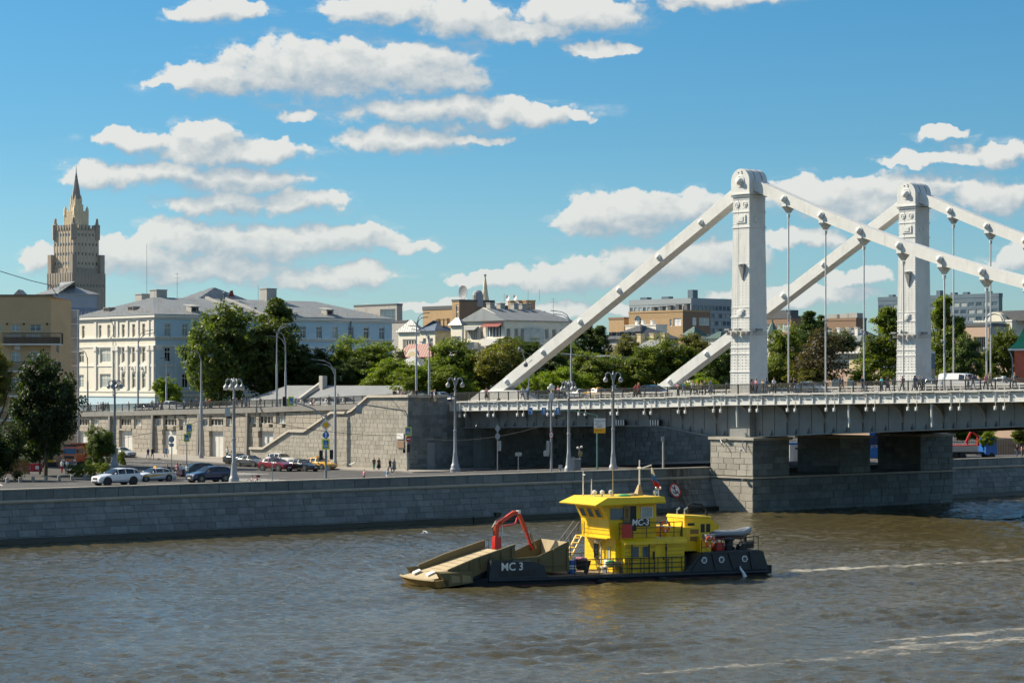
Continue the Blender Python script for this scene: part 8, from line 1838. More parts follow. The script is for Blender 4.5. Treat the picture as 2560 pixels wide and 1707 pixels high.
# profile stations: x (front = +), belt height, roof height, half width at belt, half width at roof, glass flag to next station
KIND = {
 'sedan': dict(len=4.9, w=.93, wb=(1.45, -1.42), r=.34, st=[(2.42, .55, .60, .70, .60), (2.30, .66, .72, .84, .70), (1.55, .82, .90, .92, .78), (.95, .92, .99, .93, .80), (.15, .95, 1.42, .93, .66), (-.75, .97, 1.47, .93, .66), (-1.55, .99, 1.33, .92, .64), (-1.95, 1.0, 1.06, .90, .78), (-2.35, .92, .98, .84, .72), (-2.45, .62, .68, .74, .62)], win=[3, 4, 5, 6]),
 'suv': dict(len=4.8, w=.97, wb=(1.48, -1.42), r=.39, st=[(2.36, .62, .68, .74, .62), (2.24, .82, .90, .88, .74), (1.45, .98, 1.06, .95, .80), (1.0, 1.05, 1.13, .96, .82), (.25, 1.07, 1.60, .96, .70), (-.6, 1.09, 1.68, .96, .71), (-1.6, 1.12, 1.62, .95, .70), (-2.05, 1.12, 1.50, .93, .68), (-2.32, 1.0, 1.08, .88, .74), (-2.40, .66, .72, .78, .64)], win=[3, 4, 5, 6, 7]),
 'coupe': dict(len=4.75, w=.97, wb=(1.45, -1.42), r=.39, st=[(2.36, .62, .68, .74, .62), (2.24, .82, .90, .88, .74), (1.45, .98, 1.05, .95, .80), (1.0, 1.05, 1.12, .96, .82), (.25, 1.07, 1.55, .96, .69), (-.5, 1.09, 1.62, .96, .69), (-1.4, 1.12, 1.48, .95, .68), (-2.1, 1.14, 1.20, .93, .76), (-2.32, 1.0, 1.08, .88, .74), (-2.40, .66, .72, .78, .64)], win=[3, 4, 5, 6]),
 'van': dict(len=5.4, w=1.0, wb=(1.75, -1.6), r=.36, st=[(2.65, .66, .72, .78, .66), (2.5, .95, 1.02, .92, .78), (1.95, 1.10, 1.18, .97, .84), (1.75, 1.14, 1.24, .98, .86), (1.05, 1.18, 1.90, .98, .78), (.2, 1.20, 2.02, .98, .80), (-1.2, 1.20, 2.04, .98, .80), (-2.45, 1.20, 2.02, .98, .80), (-2.62, 1.15, 1.9, .96, .80), (-2.66, .7, .8, .9, .8)], win=[3, 4]),
 'pickup': dict(len=5.3, w=.98, wb=(1.7, -1.55), r=.40, st=[(2.6, .68, .74, .80, .70), (2.5, .95, 1.03, .93, .80), (1.6, 1.08, 1.15, .97, .84), (1.15, 1.12, 1.2, .98, .84), (.5, 1.14, 1.72, .98, .74), (-.6, 1.15, 1.80, .98, .75), (-1.0, 1.15, 1.70, .98, .74), (-1.15, 1.12, 1.18, .98, .9), (-2.5, 1.12, 1.16, .97, .9), (-2.62, .8, .86, .9, .8)], win=[3, 4, 5, 6]),
}
def car_meshes(kind, body_m, rim_m='rim'):
    K = KIND[kind]; st_ = K['st']; zb = .22 if kind in ('sedan',) else .28
    body, panes = MB(), {}
    def sec(x, zbelt, zroof, wb, wr):
        return [(x, wb * .86, zb), (x, wb * 1.0, zb + (zbelt - zb) * .35), (x, wb, zb + (zbelt - zb) * .75), (x, wb * .96, zbelt), (x, wr, zroof - (.05 if zroof - zbelt > .2 else .015)), (x, wr * .82, zroof), (x, 0, zroof + .015)]
    S = [sec(*s) for s in st_]; n = len(S[0])
    for sgn in (1, -1):
        for i in range(len(S) - 1):
            for j in range(n - 1):
                q = [S[i][j], S[i][j + 1], S[i + 1][j + 1], S[i + 1][j]]; q = [Vector((p[0], p[1] * sgn, p[2])) for p in q]
                if sgn < 0: q = q[::-1]
                tall0, tall1 = st_[i][2] - st_[i][1] > .2, st_[i + 1][2] - st_[i + 1][1] > .2
                if i in K['win'] and j == 3 and (tall0 or tall1):
                    c = sum(q, Vector()) / 4; sh = [c + (p - c) * .90 for p in q]
                    for a in range(4): body.quad(q[a], q[(a + 1) % 4], sh[(a + 1) % 4], sh[a])
                    panes.setdefault(('side_window', i, sgn), MB()).quad(*sh)
                elif i in K['win'] and j in (4, 5) and (tall0 != tall1):
                    panes.setdefault(('windscreen' if not tall0 else 'rear_window', 0, 0), MB()).quad(*q)
                else: body.quad(*q)
        body.add([Vector((p[0], p[1] * sgn, p[2])) for p in S[0]] + [Vector((S[0][0][0], 0, zb))], [tuple(range(n + 1))[::sgn]]); body.add([Vector((p[0], p[1] * sgn, p[2])) for p in S[-1]] + [Vector((S[-1][0][0], 0, zb))], [tuple(range(n + 1))[::-sgn]])
        for i in range(len(S) - 1): q = [Vector((S[i][0][0], 0, zb)), Vector((S[i][0][0], S[i][0][1] * sgn, zb)), Vector((S[i + 1][0][0], S[i + 1][0][1] * sgn, zb)), Vector((S[i + 1][0][0], 0, zb))]; body.quad(*(q if sgn < 0 else q[::-1]))
    out = [('body', body.mesh('body', body_m, True), (0, 0, 0))]
    for (nm, i, sgn), mb in panes.items(): out.append((nm, mb.mesh(nm, MAT['glass_dark']), (0, 0, 0)))
    r = K['r']; w = K['w']; arch = MB()
    for x in K['wb']:
        for s in (-1, 1): arch.lathe((x, s * (w - .20), r + .02), [(r * 1.22, 0), (r * 1.22, .205), (0, .206)], n=18, axis=(0, s, 0))
    out.append(('wheel_arches', arch.mesh('wheel_arches', MAT['black']), (0, 0, 0)))
    tw = MB(); tw.lathe((0, 0, 0), [(r * .8, -.11), (r, -.09), (r, .09), (r * .8, .11), (r * .66, .115)], n=18, axis=(0, 1, 0)); tyre = tw.mesh('wheel', MAT['tyre'], True)
    rw = MB(); rw.lathe((0, 0, 0), [(r * .68, -.112), (r * .68, .112), (r * .60, .118), (r * .56, .08), (r * .15, .10), (0, .125)], n=18, axis=(0, 1, 0))
    for k in range(5): a = 2 * math.pi * k / 5; rw.box((math.cos(a) * r * .36, .10, math.sin(a) * r * .36), (r * .5, .05, .07), ax=(Vector((math.cos(a), 0, math.sin(a))), Vector((0, 1, 0)), Vector((-math.sin(a), 0, math.cos(a)))))
    rim = rw.mesh('rim', MAT[rim_m]); extra = []
    f, b = st_[1], st_[-2]; xf, xb = st_[0][0], st_[-1][0]
    for s in (-1, 1):
        out.append(('headlight', MB().hexa([(xf + .01, s * f[3] * .55, f[1] - .16), (xf - .28, s * f[3] * 1.01, f[1] - .13), (xf - .28, s * f[3] * .9, f[1] - .12), (xf - .2, s * f[3] * .5, f[1] - .15)], [(xf - .06, s * f[3] * .55, f[1] - .02), (xf - .30, s * f[3] * 1.0, f[1] + .0), (xf - .28, s * f[3] * .9, f[1] + .0), (xf - .2, s * f[3] * .5, f[1] - .02)]).mesh('headlight', MAT['headlight']), (0, 0, 0)))
        out.append(('taillight', MB().box((xb + .10, s * b[3] * .74, b[1] - .12), (.22, b[3] * .48, .14)).mesh('taillight', MAT['taillight']), (0, 0, 0)))
        out.append(('mirror', MB().ball((st_[3][0] - .35, s * (w + .09), st_[3][1] + .12), .11, 8, 5, sc=(.7, 1.1, .8)).mesh('mirror', body_m), (0, 0, 0)))
    out.append(('grille', MB().box((xf + .0, 0, f[1] - .13), (.06, f[3] * .85, .17)).mesh('grille', MAT['black']), (0, 0, 0)))
    out.append(('lower_intake', MB().box((xf - .01, 0, .36), (.10, f[3] * 1.3, .14)).mesh('lower_intake', MAT['black']), (0, 0, 0)))
    out.append(('number_plate', MB().box((xf + .04, 0, .50), (.03, .52, .12)).mesh('number_plate', MAT['sign_white']), (0, 0, 0)))
    out.append(('sill', MB().box((0, 0, zb + .03), (2.1, w * 1.99, .10)).mesh('sill', MAT['black']), (0, 0, 0)))
    return out, tyre, rim, K
CARM = {}
def car(label, kind, col, p, hd, group, rim_m='rim', taxi=None, stripe=None, scale=1.0):
    k = (kind, col, rim_m)
    if k not in CARM: CARM[k] = car_meshes(kind, MAT[col], rim_m)
    parts, tyre, rim, K = CARM[k]; o = thing('car' if kind not in ('van', 'pickup') else kind, label, 'car' if kind not in ('van', 'pickup') else kind, p, math.atan2(hd.y, hd.x), group); o.scale = (scale,) * 3
    for nm, me, loc in parts: inst(nm, me, o, loc)
    for x in K['wb']:
        for s in (-1, 1): w_ = inst('wheel', tyre, o, (x, s * (K['w'] - .105), K['r']), (0, 0, 0 if s > 0 else math.pi)); inst('rim', rim, w_)
    if taxi: zt = max(s[2] for s in K['st']); MB().box((-.3, 0, zt + .08), (.22, .5, .14)).build('taxi_sign', MAT[taxi], o)
    if stripe:
        for s in (-1, 1):
            m = MB(); m.prism([(2.0, s * (K['w'] + .004), .62), (.6, s * (K['w'] + .004), .78), (-2.1, s * (K['w'] - .02), .92), (-2.2, s * (K['w'] - .04), .80), (-.8, s * (K['w'] + .004), .70), (1.2, s * (K['w'] + .004), .55)], (0, s * .006, 0)); m.build('side_stripe', MAT[stripe], o)
    return o
GS = 'cars on the embankment street'
car('white sports utility car driving left along the parapet', 'suv', 'car_white', ground(290, 1212), -V, GS, 'rim_dark', scale=1.05)
car('white taxi with a yellow swoosh behind the white sports utility car', 'sedan', 'car_white', ground(383, 1203), -V, GS, taxi='car_yellow', stripe='car_yellow')
car('dark blue sports utility car beside the ornate lamp post', 'suv', 'car_navy', ground(522, 1205), -V, GS, scale=1.03)
car('dark teal car with lit headlamp behind the pedestrians', 'suv', 'car_teal', ground(487, 1190), (-V * .9 - U * .2), GS)
TU = (U * 1.0 + V * .12).normalized()
car('black car partly hidden behind the grey sedan', 'sedan', 'car_black', ground(598, 1160), TU, GS, 'rim_dark', scale=1.06)
car('grey sedan waiting behind the red car', 'sedan', 'car_grey', ground(628, 1166), TU, GS, scale=1.08)
car('dark red coupe style car waiting at the lights', 'coupe', 'car_red', ground(690, 1177), TU, GS, 'rim', scale=1.08)
car('white car behind the dark red one', 'suv', 'car_white', ground(704, 1163), TU, GS, scale=1.02)
car('black sedan between the red car and the yellow taxi', 'sedan', 'car_black', ground(755, 1177), TU, GS, scale=1.08)
car('yellow taxi at the front of the waiting cars', 'sedan', 'car_yellow', ground(798, 1173), TU, GS, taxi='car_yellow', scale=1.08)
car('car with white front emerging behind the small tree', 'sedan', 'car_silver', ground(306, 1142), TU, GS)
GB2 = 'cars on the bridge'; GR = 'cars on the approach ramp'
def on_deck(x, t): s = s_at(x, t); return L(s, t, deck_z(s) - .12)
for lab, kind, col, x, t, taxi, gr in (('dark blue car behind the abutment coping', 'suv', 'car_navy', 1106, 8, None, GR), ('white car with a lit lamp on the bridge', 'sedan', 'car_white', 1452, 8, None, GB2), ('yellow and white taxi on the bridge behind the ornate lamp', 'sedan', 'car_yellow', 1500, 8, 'car_yellow', GB2),
        ('dark car at the foot of the far stay', 'suv', 'car_navy', 1638, 8, None, GB2), ('white taxi with yellow doors right of the near pylon', 'sedan', 'car_white', 2030, 8, 'car_yellow', GB2), ('dark car just left of the white van', 'sedan', 'car_grey', 2338, 9, None, GB2), ('white delivery van on the bridge', 'van', 'car_white', 2405, 8, None, GB2),
        ('silver taxi right of the white van', 'sedan', 'car_silver', 2515, 8, 'sign_white', GB2), ('white pickup truck on the ramp before the lime bush tree', 'pickup', 'car_white', 428, 7, None, GR), ('dark low car left of the white pickup', 'sedan', 'car_black', 364, 7, None, GR),
        ('silver car behind the ramp railing near the lamp pair', 'sedan', 'car_silver', 760, 7, None, GR), ('dark red car behind the ramp railing', 'sedan', 'car_red', 792, 8, None, GR), ('white car behind the ramp railing near the stairs', 'sedan', 'car_white', 822, 7, None, GR), ('dark car behind the ramp railing at the stair head', 'sedan', 'car_black', 866, 8, None, GR)):
    o = car(lab, kind, col, on_deck(x, t), U, gr, taxi=taxi)
    if 'yellow doors' in lab:
        for s in (-1, 1): MB().box((-.1, s * .94, .62), (1.9, .02, .42)).build('yellow_door', MAT['car_yellow'], o)
# orange dump truck
hd = Vector((-.42, -.91, 0)).normalized(); p = ground(205, 1166)
o = thing('dump_truck', 'orange dump truck parked under the dark maple', 'truck', p, math.atan2(hd.y, hd.x)); OR = 'car_orange'
m = MB(); m.hexa([(1.0, -1.2, .75), (3.0, -1.2, .75), (3.0, 1.2, .75), (1.0, 1.2, .75)], [(1.0, -1.2, 1.75), (2.98, -1.2, 1.75), (2.98, 1.2, 1.75), (1.0, 1.2, 1.75)]); m.hexa([(1.0, -1.2, 1.75), (2.98, -1.2, 1.75), (2.98, 1.2, 1.75), (1.0, 1.2, 1.75)], [(1.0, -1.1, 2.85), (2.7, -1.1, 2.85), (2.7, 1.1, 2.85), (1.0, 1.1, 2.85)]); m.build('cab', MAT[OR], o)
MB().hexa([(2.99, -1.05, 1.80), (2.99, 1.05, 1.80), (2.99, 1.05, 1.80), (2.99, -1.05, 1.80)], [(2.76, -1.0, 2.6), (2.76, 1.0, 2.6), (2.72, 1.0, 2.6), (2.72, -1.0, 2.6)]).build('windscreen', MAT['glass_blue'], o)
for s in (-1, 1):
    MB().box((2.0, s * 1.17, 2.2), (1.1, .06, .65)).build('side_window', MAT['glass_dark'], o); MB().box((3.0, s * .9, .95), (.08, .35, .22)).build('headlight', MAT['headlight'], o); MB().box((3.05, s * 1.4, 2.2), (.12, .2, .5)).build('mirror', MAT['black'], o)
MB().box((3.02, 0, 1.35), (.05, 1.5, .35)).build('grille', MAT['black'], o); MB().box((3.1, 0, .62), (.3, 2.4, .32)).build('bumper', MAT['pole_dark'], o); MB().box((2.2, 0, 2.95), (1.2, 2.1, .2)).build('roof_rack', MAT['black'], o)
MB().hexa([(-4.2, -1.2, 1.3), (.8, -1.2, 1.3), (.8, 1.2, 1.3), (-4.2, 1.2, 1.3)], [(-4.4, -1.25, 3.2), (.9, -1.25, 3.2), (.9, 1.25, 3.2), (-4.4, 1.25, 3.2)]).build('tipper_body', MAT[OR], o); MB().box((-1.2, 0, 1.0), (6.4, 1.0, .3)).build('chassis', MAT['black'], o)
wm = MB().lathe((0, 0, 0), [(.35, -.16), (.52, -.14), (.52, .14), (.35, .16), (.2, .1), (0, .1)], n=16, axis=(0, 1, 0)).mesh('wheel', MAT['tyre'])
for x in (2.0, -2.0, -3.3):
    for s in (-1, 1): inst('wheel', wm, o, (x, s * 1.05, .52))
# building-site bits under the tree
p = ground(127, 1165); o = thing('mini_excavator', 'yellow excavator cab behind the maple trunk', 'excavator', p); MB().box((0, 0, 1.3), (1.2, 1.4, 1.7)).build('cab', MAT['car_yellow'], o); MB().box((0, -.71, 1.3), (.9, .04, .8)).build('window', MAT['glass_dark'], o); MB().box((0, 0, .3), (1.8, 1.6, .55)).build('tracks', MAT['black'], o); MB().tube([(.5, -.3, .9), (1.3, -.8, 2.0), (2.0, -1.2, 1.0)], .12).build('arm', MAT['sign_white'], o)
for lab, x, w in (('pink plastic barrier, left one by the boards', 72, 1.5), ('pink plastic barrier with white panel', 94, 1.2)):
    p = ground(x, 1178); o = thing('plastic_barrier', lab, 'barrier', p, group='pink plastic barriers'); MB().hexa([(-w / 2, -.25, 0), (w / 2, -.25, 0), (w / 2, .25, 0), (-w / 2, .25, 0)], [(-w / 2, -.1, 1.0), (w / 2, -.1, 1.0), (w / 2, .1, 1.0), (-w / 2, .1, 1.0)]).build('body', MAT['cloth_red'], o); MB().box((0, -.24, .5), (w * .4, .04, .45)).build('panel', MAT['sign_white' if x > 80 else 'cloth_pink'], o)
p = ground(45, 1185); o = thing('timber_hoarding', 'timber board hoarding at the left edge under the trees', 'fence', p)
for k in range(16): MB().box((-1.6 + .2 * k, 0, .9 + .03 * (k % 3)), (.17, .05, 1.8)).build('board', MAT['wood'], o)
# bicycle builder
def bicycle(label, p, hd, col, group=None):
    o = thing('bicycle', label, 'bicycle', p, math.atan2(hd.y, hd.x), group); wme = MB(); n = 20
    vs_ = [Vector((math.cos(6.2832 * k / n) * .33 + 0, 0, math.sin(6.2832 * k / n) * .33)) for k in range(n + 1)]; wme.tube(vs_, .022, n=5)
    for k in range(6): a = math.pi * k / 6; wme.cyl((math.cos(a) * .32, 0, math.sin(a) * .32), (-math.cos(a) * .32, 0, -math.sin(a) * .32), .006, n=3)
    wm_ = wme.mesh('wheel', MAT['tyre'])
    for x in (.52, -.52): inst('wheel', wm_, o, (x, 0, .345))
    m = MB(); m.tube([(-.52, 0, .345), (-.15, 0, .85), (.38, 0, .85), (0, 0, .32), (-.15, 0, .85)], .025); m.tube([(.52, 0, .345), (.38, 0, .85), (.33, 0, 1.05)], .025); m.tube([(-.52, 0, .345), (0, 0, .32)], .02); m.build('frame', MAT[col], o)
    MB().tube([(.3, -.28, 1.08), (.35, 0, 1.05), (.3, .28, 1.08)], .018).build('handlebar', MAT['black'], o); MB().box((-.2, 0, .95), (.26, .14, .06)).build('saddle', MAT['black'], o); MB().box((.55, 0, .95), (.28, .34, .22)).build('basket', MAT['black'], o); return o
bicycle('red hire bicycle held by the person in black', ground(427, 1196), (U * .2 + V).normalized(), 'crane_red')
bicycle('hire bicycle parked against the parapet right of the ornate lamp', L(-8.5, t_at(634, -8.5), 4.54), V, 'crane_red')
# far street seen between the pier pillars
p = at(1989, 1141, 344); p.z = street_z(*st(p)); o = thing('portable_cabin', 'white portable toilet cabin seen through the pier opening', 'cabin', p); MB().box((0, 0, 1.25), (1.9, 1.6, 2.5)).build('body', MAT['white_paint'], o); MB().box((0, 0, 2.6), (2.0, 1.7, .25)).build('roof', MAT['sign_blue'], o); MB().box((.1, -.82, 1.2), (.9, .04, 2.0)).build('door', MAT['door_white'], o); MB().box((.1, -.85, 1.9), (.5, .03, .25)).build('vent', MAT['black'], o)
p = at(2190, 1165, 352); p.z = street_z(*st(p)); o = thing('poster_stand', 'blue street poster seen through the second pier opening', 'poster', p); MB().box((0, 0, 2.3), (1.9, .2, 4.2)).build('panel', MAT['sign_blue'], o); MB().box((0, -.11, 2.7), (1.7, .03, 1.6)).build('dark_picture', MAT['cloth_navy'], o); inst('lettering', text_mesh('РЭЛ', .75, MAT['sign_white']), o, mat=frame(Vector((0, -.15, 1.75)), Vector((1, 0, 0)), ZV, Vector((0, -1, 0))))
for x in (-.7, .7): MB().cyl((x, 0, 0), (x, 0, .4), .08).build('leg', MAT['pole_dark'], o)
p = at(2425, 1152, 330); p.z = street_z(*st(p)); o = thing('crane_truck', 'flatbed truck with blue cab and folded red crane right of the pier', 'truck', p, math.atan2(V.y, V.x) - .45)
MB().box((-1.6, 0, 1.55), (4.6, 2.3, .75)).build('flatbed_side', MAT['concrete'], o); MB().box((-1.2, 0, .95), (6.5, 1.2, .3)).build('chassis', MAT['black'], o); MB().hexa([(1.8, -1.15, .7), (3.6, -1.15, .7), (3.6, 1.15, .7), (1.8, 1.15, .7)], [(1.8, -1.1, 3.0), (3.3, -1.1, 3.0), (3.3, 1.1, 3.0), (1.8, 1.1, 3.0)]).build('cab', MAT['barrel_blue'], o); MB().box((2.6, -1.16, 2.4), (.9, .04, .7)).build('side_window', MAT['glass_dark'], o)
MB().tube([(1.2, 0, 1.9), (1.2, 0, 3.2), (.2, 0, 3.9), (-.6, 0, 2.3)], .2).build('crane', MAT['crane_red'], o); MB().box((-1.6, 0, 1.98), (4.2, 2.0, .16)).build('load', MAT['cloth_red'], o)
for x in (2.7, -1.6, -2.8):
    for s in (-1, 1): inst('wheel', wm, o, (x, s * 1.0, .52))
p = at(2500, 1128, 380); p.z = street_z(*st(p)); o = thing('brown_hoarding', 'dark brown slatted fence across the street right of the pier', 'fence', p)
for k in range(36): MB().box((-3.6 + .26 * k, 0, 1.25), (.22, .06, 2.5)).build('slat', MAT['brick_brown'], o)
for k in range(20): MB().box((-10 + .32 * k, .2, 1.5), (.07, .07, 3.0)).build('fence_bar', MAT['pole_grey'], o)

# gulls
def gull(label, p, span, hd, flap, dark=False):
    o = thing('gull', label, 'bird', p, math.atan2(hd.y, hd.x), 'gulls in flight'); m = MB(); m.tube([(.32, 0, .0), (.24, 0, .03), (.05, 0, 0), (-.2, 0, -.01), (-.36, 0, 0)], [.015, .05, .085, .06, .02], n=8); k = len(m.v); mm = m
    for s in (-1, 1):
        y1, y2 = span * .22, span * .5; z1, z2 = flap, flap * .5
        mm.add([(.12, 0, .03), (-.10, 0, .03), (-.06, s * y1, z1 + .03), (.14, s * y1, z1 + .03), (-.16, s * y2, z2 + .02), (-.08, s * y2, z2 + .02), (.12, 0, .01), (-.10, 0, .01), (-.06, s * y1, z1 + .01), (.14, s * y1, z1 + .01)], [(0, 1, 2, 3), (3, 2, 4, 5), (6, 9, 8, 7), (9, 5, 4, 8), (0, 3, 9, 6), (1, 7, 8, 2)])
    m.build('body', MAT['cloth_white'], o); MB().cyl((.36, 0, -.01), (.31, 0, 0), .004, .02, n=6).build('beak', MAT['sign_orange'], o); return o
gull('white gull gliding in front of the stair wall', at(876, 1161, 200), 1.5, Vector((.3, -1, 0)), .18); gull('white gull flying low over the water left of the crane', at(1062, 1333, 215), 1.2, Vector((-1, -.2, 0)), .22); gull('grey gull with spread wings in front of the sunlit pier', at(1853, 1125, 185), 1.5, Vector((-.5, -1, 0)), -.05)
# ================================================================== people
def person_mesh(pose):
    """one skinned body: joints with radii, grown by a Skin modifier"""
    J = {}; E = []
    def j(n, p, r, par=None):
        J[n] = (Vector(p), r); 
        if par: E.append((par, n))
    st_ = {'stand': (.06, -.06), 'walk': (.26, -.24), 'lean': (.05, .02), 'sit': (.35, .35)}[pose]
    hipz = .92 if pose != 'sit' else .5; lean = .10 if pose == 'lean' else .0
    j('pelvis', (0, 0, hipz), .13); j('waist', (lean * .4, 0, hipz + .18), .12, 'pelvis'); j('chest', (lean * .8, 0, hipz + .40), .145, 'waist'); j('neck', (lean, 0, hipz + .56), .055, 'chest'); j('head0', (lean + .01, 0, hipz + .64), .085, 'neck'); j('head', (lean + .02, 0, hipz + .75), .098, 'head0'); j('crown', (lean + .01, 0, hipz + .83), .07, 'head')
    for s, nm in ((1, 'l'), (-1, 'r')):
        fx = st_[0] if s > 0 else st_[1]
        j('hip' + nm, (0, s * .09, hipz - .05), .105, 'pelvis')
        if pose == 'sit': j('knee' + nm, (.42, s * .1, hipz - .02), .075, 'hip' + nm); j('ankle' + nm, (.46, s * .1, .08), .045, 'knee' + nm)
        else: j('knee' + nm, (fx * .6 + .03, s * .09, .49), .07, 'hip' + nm); j('ankle' + nm, (fx, s * .09, .08 + (.03 if fx < -.1 else 0)), .042, 'knee' + nm)
        ax = J['ankle' + nm][0].x; j('toe' + nm, (ax + .15, s * .1, .045), .038, 'ankle' + nm)
        j('sho' + nm, (lean * .8, s * .17, hipz + .47), .065, 'chest'); sw = -fx * .8 if pose == 'walk' else (.16 if pose == 'lean' else .03)
        j('elb' + nm, (lean + sw * .45, s * .25, hipz + .21), .046, 'sho' + nm); wx, wz = (sw + .05, hipz - .03) if pose != 'lean' else (lean + .34, hipz + .18)
        if pose == 'sit': wx, wz = .3, hipz + .08
        j('wri' + nm, (wx, s * .25, wz), .033, 'elb' + nm); j('hand' + nm, (wx + .03, s * .25, wz - .10 if pose != 'lean' else wz), .036, 'wri' + nm)
    names = list(J); me = bpy.data.meshes.new('p'); me.from_pydata([J[n][0] for n in names], [(names.index(a), names.index(b)) for a, b in E], [])
    o = bpy.data.objects.new('p', me); COL.objects.link(o); md = o.modifiers.new('s', 'SKIN'); md.use_smooth_shade = True
    for i, n in enumerate(names): me.skin_vertices[0].data[i].radius = (J[n][1], J[n][1]); me.skin_vertices[0].data[i].use_root = (n == 'pelvis')
    sb = o.modifiers.new('u', 'SUBSURF'); sb.levels = 1; sb.render_levels = 1
    dg = bpy.context.evaluated_depsgraph_get(); out = bpy.data.meshes.new_from_object(o.evaluated_get(dg)); out.name = 'body'
    bpy.data.objects.remove(o); bpy.data.meshes.remove(me); out.materials.clear()
    for nm in ('skin', 'hair_dark', 'cloth_white', 'cloth_jeans', 'cloth_black'): out.materials.append(MAT[nm])
    idx = []
    for f in out.polygons:
        c = f.center; top = hipz + .54
        if c.z > hipz + .70 or (c.z > hipz + .60 and c.x < lean - .01): k = 1 if (c.z > hipz + .79 or c.x < lean - .005) else 0
        elif c.z > top: k = 0
        elif abs(c.y) > .20: k = 2 if c.z > hipz + .22 and pose != 'lean' else (2 if c.z > hipz + .25 else 0)
        elif c.z > hipz - .02: k = 2
        elif c.z > .10: k = 3
        else: k = 4
        idx.append(k)
    out.polygons.foreach_set('material_index', idx); out.update(); return out, hipz
POSE = {k: person_mesh(k) for k in ('stand', 'walk', 'lean', 'sit')}
SK = MB(); SK.lathe((0, 0, 0), [(.30, 0), (.24, .3), (.17, .55), (.145, .66)], n=14)
HAIRL = MB(); HAIRL.hexa([(-.10, -.09, -.22), (-.03, -.09, -.22), (-.03, .09, -.22), (-.10, .09, -.22)], [(-.11, -.09, .1), (.0, -.10, .1), (.0, .10, .1), (-.11, .09, .1)])
SKM = {}
def person(label, p, hd, h, top, bottom, hair='hair_dark', pose='stand', skirt=None, bag=None, group=None):
    me, hipz = POSE[pose]; o = thing('person', label, 'person', p, math.atan2(hd.y, hd.x), group); k = h / 1.76; o.scale = (k,) * 3
    b = inst('body', me, o)
    for i, nm in enumerate(('skin', hair, top, bottom, 'cloth_black')):
        b.material_slots[i].link = 'OBJECT'; b.material_slots[i].material = MAT[nm]
    if skirt:
        key = ('sk', skirt)
        if key not in SKM: SKM[key] = SK.mesh('skirt', MAT[skirt], True)
        inst('skirt', SKM[key], o, (0, 0, .36))
        key = ('hr', hair)
        if key not in SKM: SKM[key] = HAIRL.mesh('long_hair', MAT[hair])
        inst('long_hair', SKM[key], o, (0, 0, hipz + .70))
    if bag: MB().box((-.17, 0, hipz + .30), (.16, .28, .38)).build('backpack', MAT[bag], o)
    return o
rg = random.Random(21)
W = {'white': 'cloth_white', 'black': 'cloth_black', 'navy': 'cloth_navy', 'pink': 'cloth_pink', 'red': 'cloth_red', 'blue': 'cloth_blue', 'green': 'cloth_green', 'beige': 'cloth_beige', 'grey': 'cloth_grey', 'aqua': 'cloth_aqua', 'jeans': 'cloth_jeans', 'yellow': 'cloth_yellow'}
# on the street
SP = [(370, 1147, 'navy', 'jeans', 'walk', None, 'person in navy walking past the door wall, left of two'), (381, 1147, 'black', 'black', 'walk', None, 'person in black walking past the door wall, right of two'), (415, 1145, 'blue', 'jeans', 'walk', None, 'person in blue walking past the white garage door'), (568, 1146, 'white', 'black', 'stand', None, 'man in white shirt and black trousers on the wall pavement'),
      (419, 1196, 'black', 'grey', 'stand', None, 'person in black holding the red bicycle'), (443, 1192, 'pink', 'beige', 'stand', 'beige', 'woman in long pale dress waiting at the crossing, left of two'), (450, 1192, 'white', 'pink', 'stand', 'cloth_pink', 'woman in patterned pink skirt waiting at the crossing'), (468, 1194, 'white', 'blue', 'stand', None, 'woman in white blouse and blue trousers under the crossing sign'),
      (935, 1176, 'black', 'green', 'stand', None, 'boy in black shirt and green shorts by the stair wall'), (947, 1176, 'black', 'black', 'stand', 'cloth_black', 'woman in long black dress by the stair wall'), (972, 1172, 'navy', 'navy', 'stand', None, 'woman in dark dress nearest the wall corner, left one'), (985, 1180, 'grey', 'grey', 'stand', 'cloth_grey', 'woman in grey dress with a white bag near the signal pole'),
      (975, 1180, 'black', 'black', 'walk', None, 'person in black pushing through the group by the signal pole'), (1117, 1172, 'black', 'black', 'stand', None, 'person in dark clothes in the shade of the abutment'), (676, 1150, 'beige', 'jeans', 'stand', None, 'woman with fair hair behind the red car, left of two'), (689, 1150, 'red', 'jeans', 'stand', None, 'woman with red top behind the red car, right of two'),
      (155, 1182, 'white', 'red', 'stand', None, 'worker in white and red trousers under the maple'), (168, 1182, 'white', 'jeans', 'walk', None, 'worker in white shirt beside the orange truck')]
for x, y, a, b_, ps, sk, lab in SP:
    if sk == 'beige': sk = 'cloth_beige'
    p = ground(x, y); s_, t_ = st(p)
    person(lab, p, Vector((-.4, -1, 0)) if ps == 'stand' else -U, 1.72 + rg.uniform(-.06, .06), W[a], W[b_], rg.choice(('hair_dark', 'hair_fair')), ps, sk, None, 'people on the embankment street')
person('child in pink jacket behind the parapet', L(-9.2, t_at(910, -9.2), 4.54), V, 1.32, 'cloth_pink', 'cloth_black', 'hair_fair', 'stand', None, None, 'people on the embankment street'); person('woman in pale blue bending behind the parapet', L(-9.4, t_at(967, -9.4), 4.54), V, 1.28, 'cloth_blue', 'cloth_white', 'hair_fair', 'lean', None, None, 'people on the embankment street')
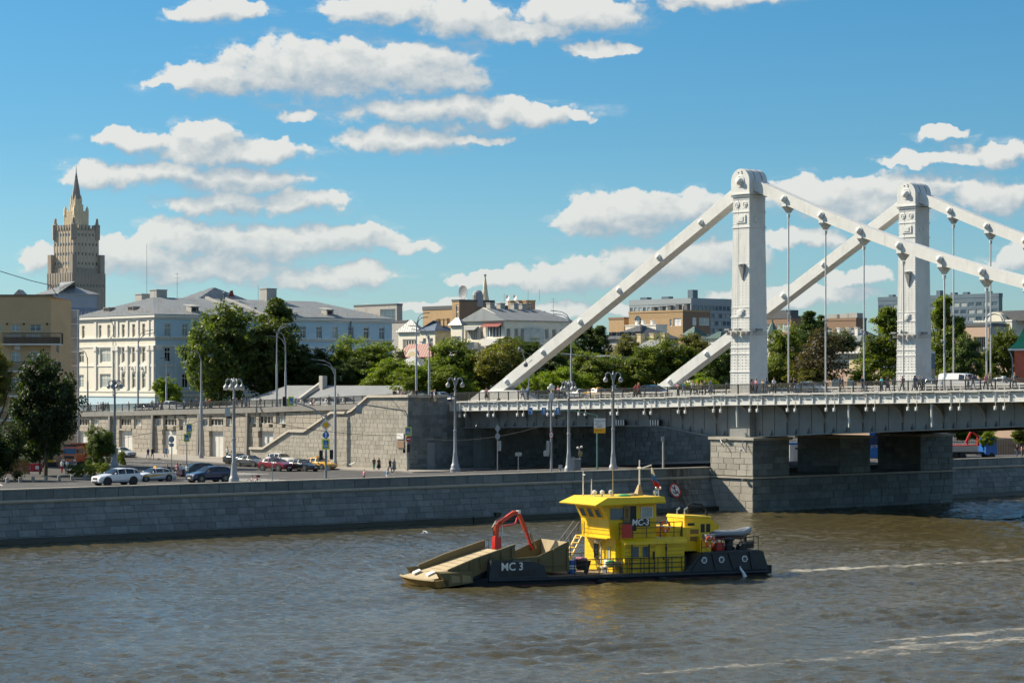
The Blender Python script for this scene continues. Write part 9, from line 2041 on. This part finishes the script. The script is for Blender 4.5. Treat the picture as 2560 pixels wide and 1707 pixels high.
# on the ramp and bridge walks
CLR = ['white', 'black', 'navy', 'pink', 'grey', 'blue', 'beige', 'white', 'black', 'jeans']
def crowd(xs, t, zf, where, grp, colours=None):
    for i, x in enumerate(xs):
        tt = t + rg.uniform(-.5, .9); s = s_at(x, tt); c1 = (colours or {}).get(x) or rg.choice(CLR); c2 = rg.choice(['black', 'jeans', 'navy', 'beige', 'grey', 'black'])
        side = rg.random() < .4; ps = rg.choice(('walk', 'walk', 'stand', 'lean')); hd = -V if ps == 'lean' else (U if rg.random() < .6 else -U)
        ordw = ['first', 'second', 'third', 'fourth', 'fifth', 'sixth', 'seventh', 'eighth', 'ninth', 'tenth', 'eleventh', 'twelfth', 'thirteenth', 'fourteenth', 'fifteenth', 'sixteenth', 'seventeenth', 'eighteenth'][i]
        person('%s person from the left %s, %s top' % (ordw, where, c1), L(s, tt, zf(s)), hd, rg.uniform(1.62, 1.84), W[c1], W[c2], rg.choice(('hair_dark', 'hair_dark', 'hair_fair')), ps, W[c2] if side and ps != 'lean' else None, rg.choice((None, None, 'cloth_black', 'cloth_navy')), grp)
GP = 'people on the bridge and its ramp'
crowd([220, 226, 246, 252, 258, 264, 270, 323], 0.0, deck_z, 'on the ramp before the cream facade', GP, {220: 'black'}); crowd([380, 386, 396, 404, 462, 478, 491, 516, 525], 0.0, deck_z, 'on the ramp by the pickup', GP, {525: 'red'}); crowd([592, 605, 615, 650, 824, 845], 0.0, deck_z, 'on the ramp by the low house roof', GP)
crowd([985, 996, 1007, 1031, 1041, 1080, 1088], -4.6, lambda s: 12.35, 'behind the abutment coping', GP, {996: 'white', 1041: 'black'})
crowd([1216, 1306, 1320, 1385, 1397, 1411], 1.4, deck_z, 'on the bridge by the near stay', GP); crowd([1589, 1597, 1695, 1709, 1731, 1742, 1753, 1764, 1776], 1.0, deck_z, 'on the bridge left of the near pylon', GP, {1589: 'red', 1597: 'red'})
crowd([1881, 1892, 1908, 1916, 1935, 1978, 1986, 2106], 1.0, deck_z, 'on the bridge right of the near pylon', GP, {1881: 'pink', 2106: 'navy'}); crowd([2156, 2205, 2219, 2256, 2286, 2298, 2308], 1.0, deck_z, 'on the bridge around the far pylon', GP, {2205: 'aqua', 2256: 'pink'}); crowd([2421, 2432, 2464, 2474, 2537], 1.0, deck_z, 'on the bridge beside the white van', GP)
for x, y, c1, lab in ((2543, 1130, 'black', 'person in black on the far street right of the pier'), (2556, 1133, 'pink', 'person in pink on the far street at the right edge')):
    p = at(x, y, 345); p.z = street_z(*st(p)); person(lab, p, -V, 1.72, W[c1], 'cloth_jeans', 'hair_fair', 'stand', None, None, 'people on the far street')
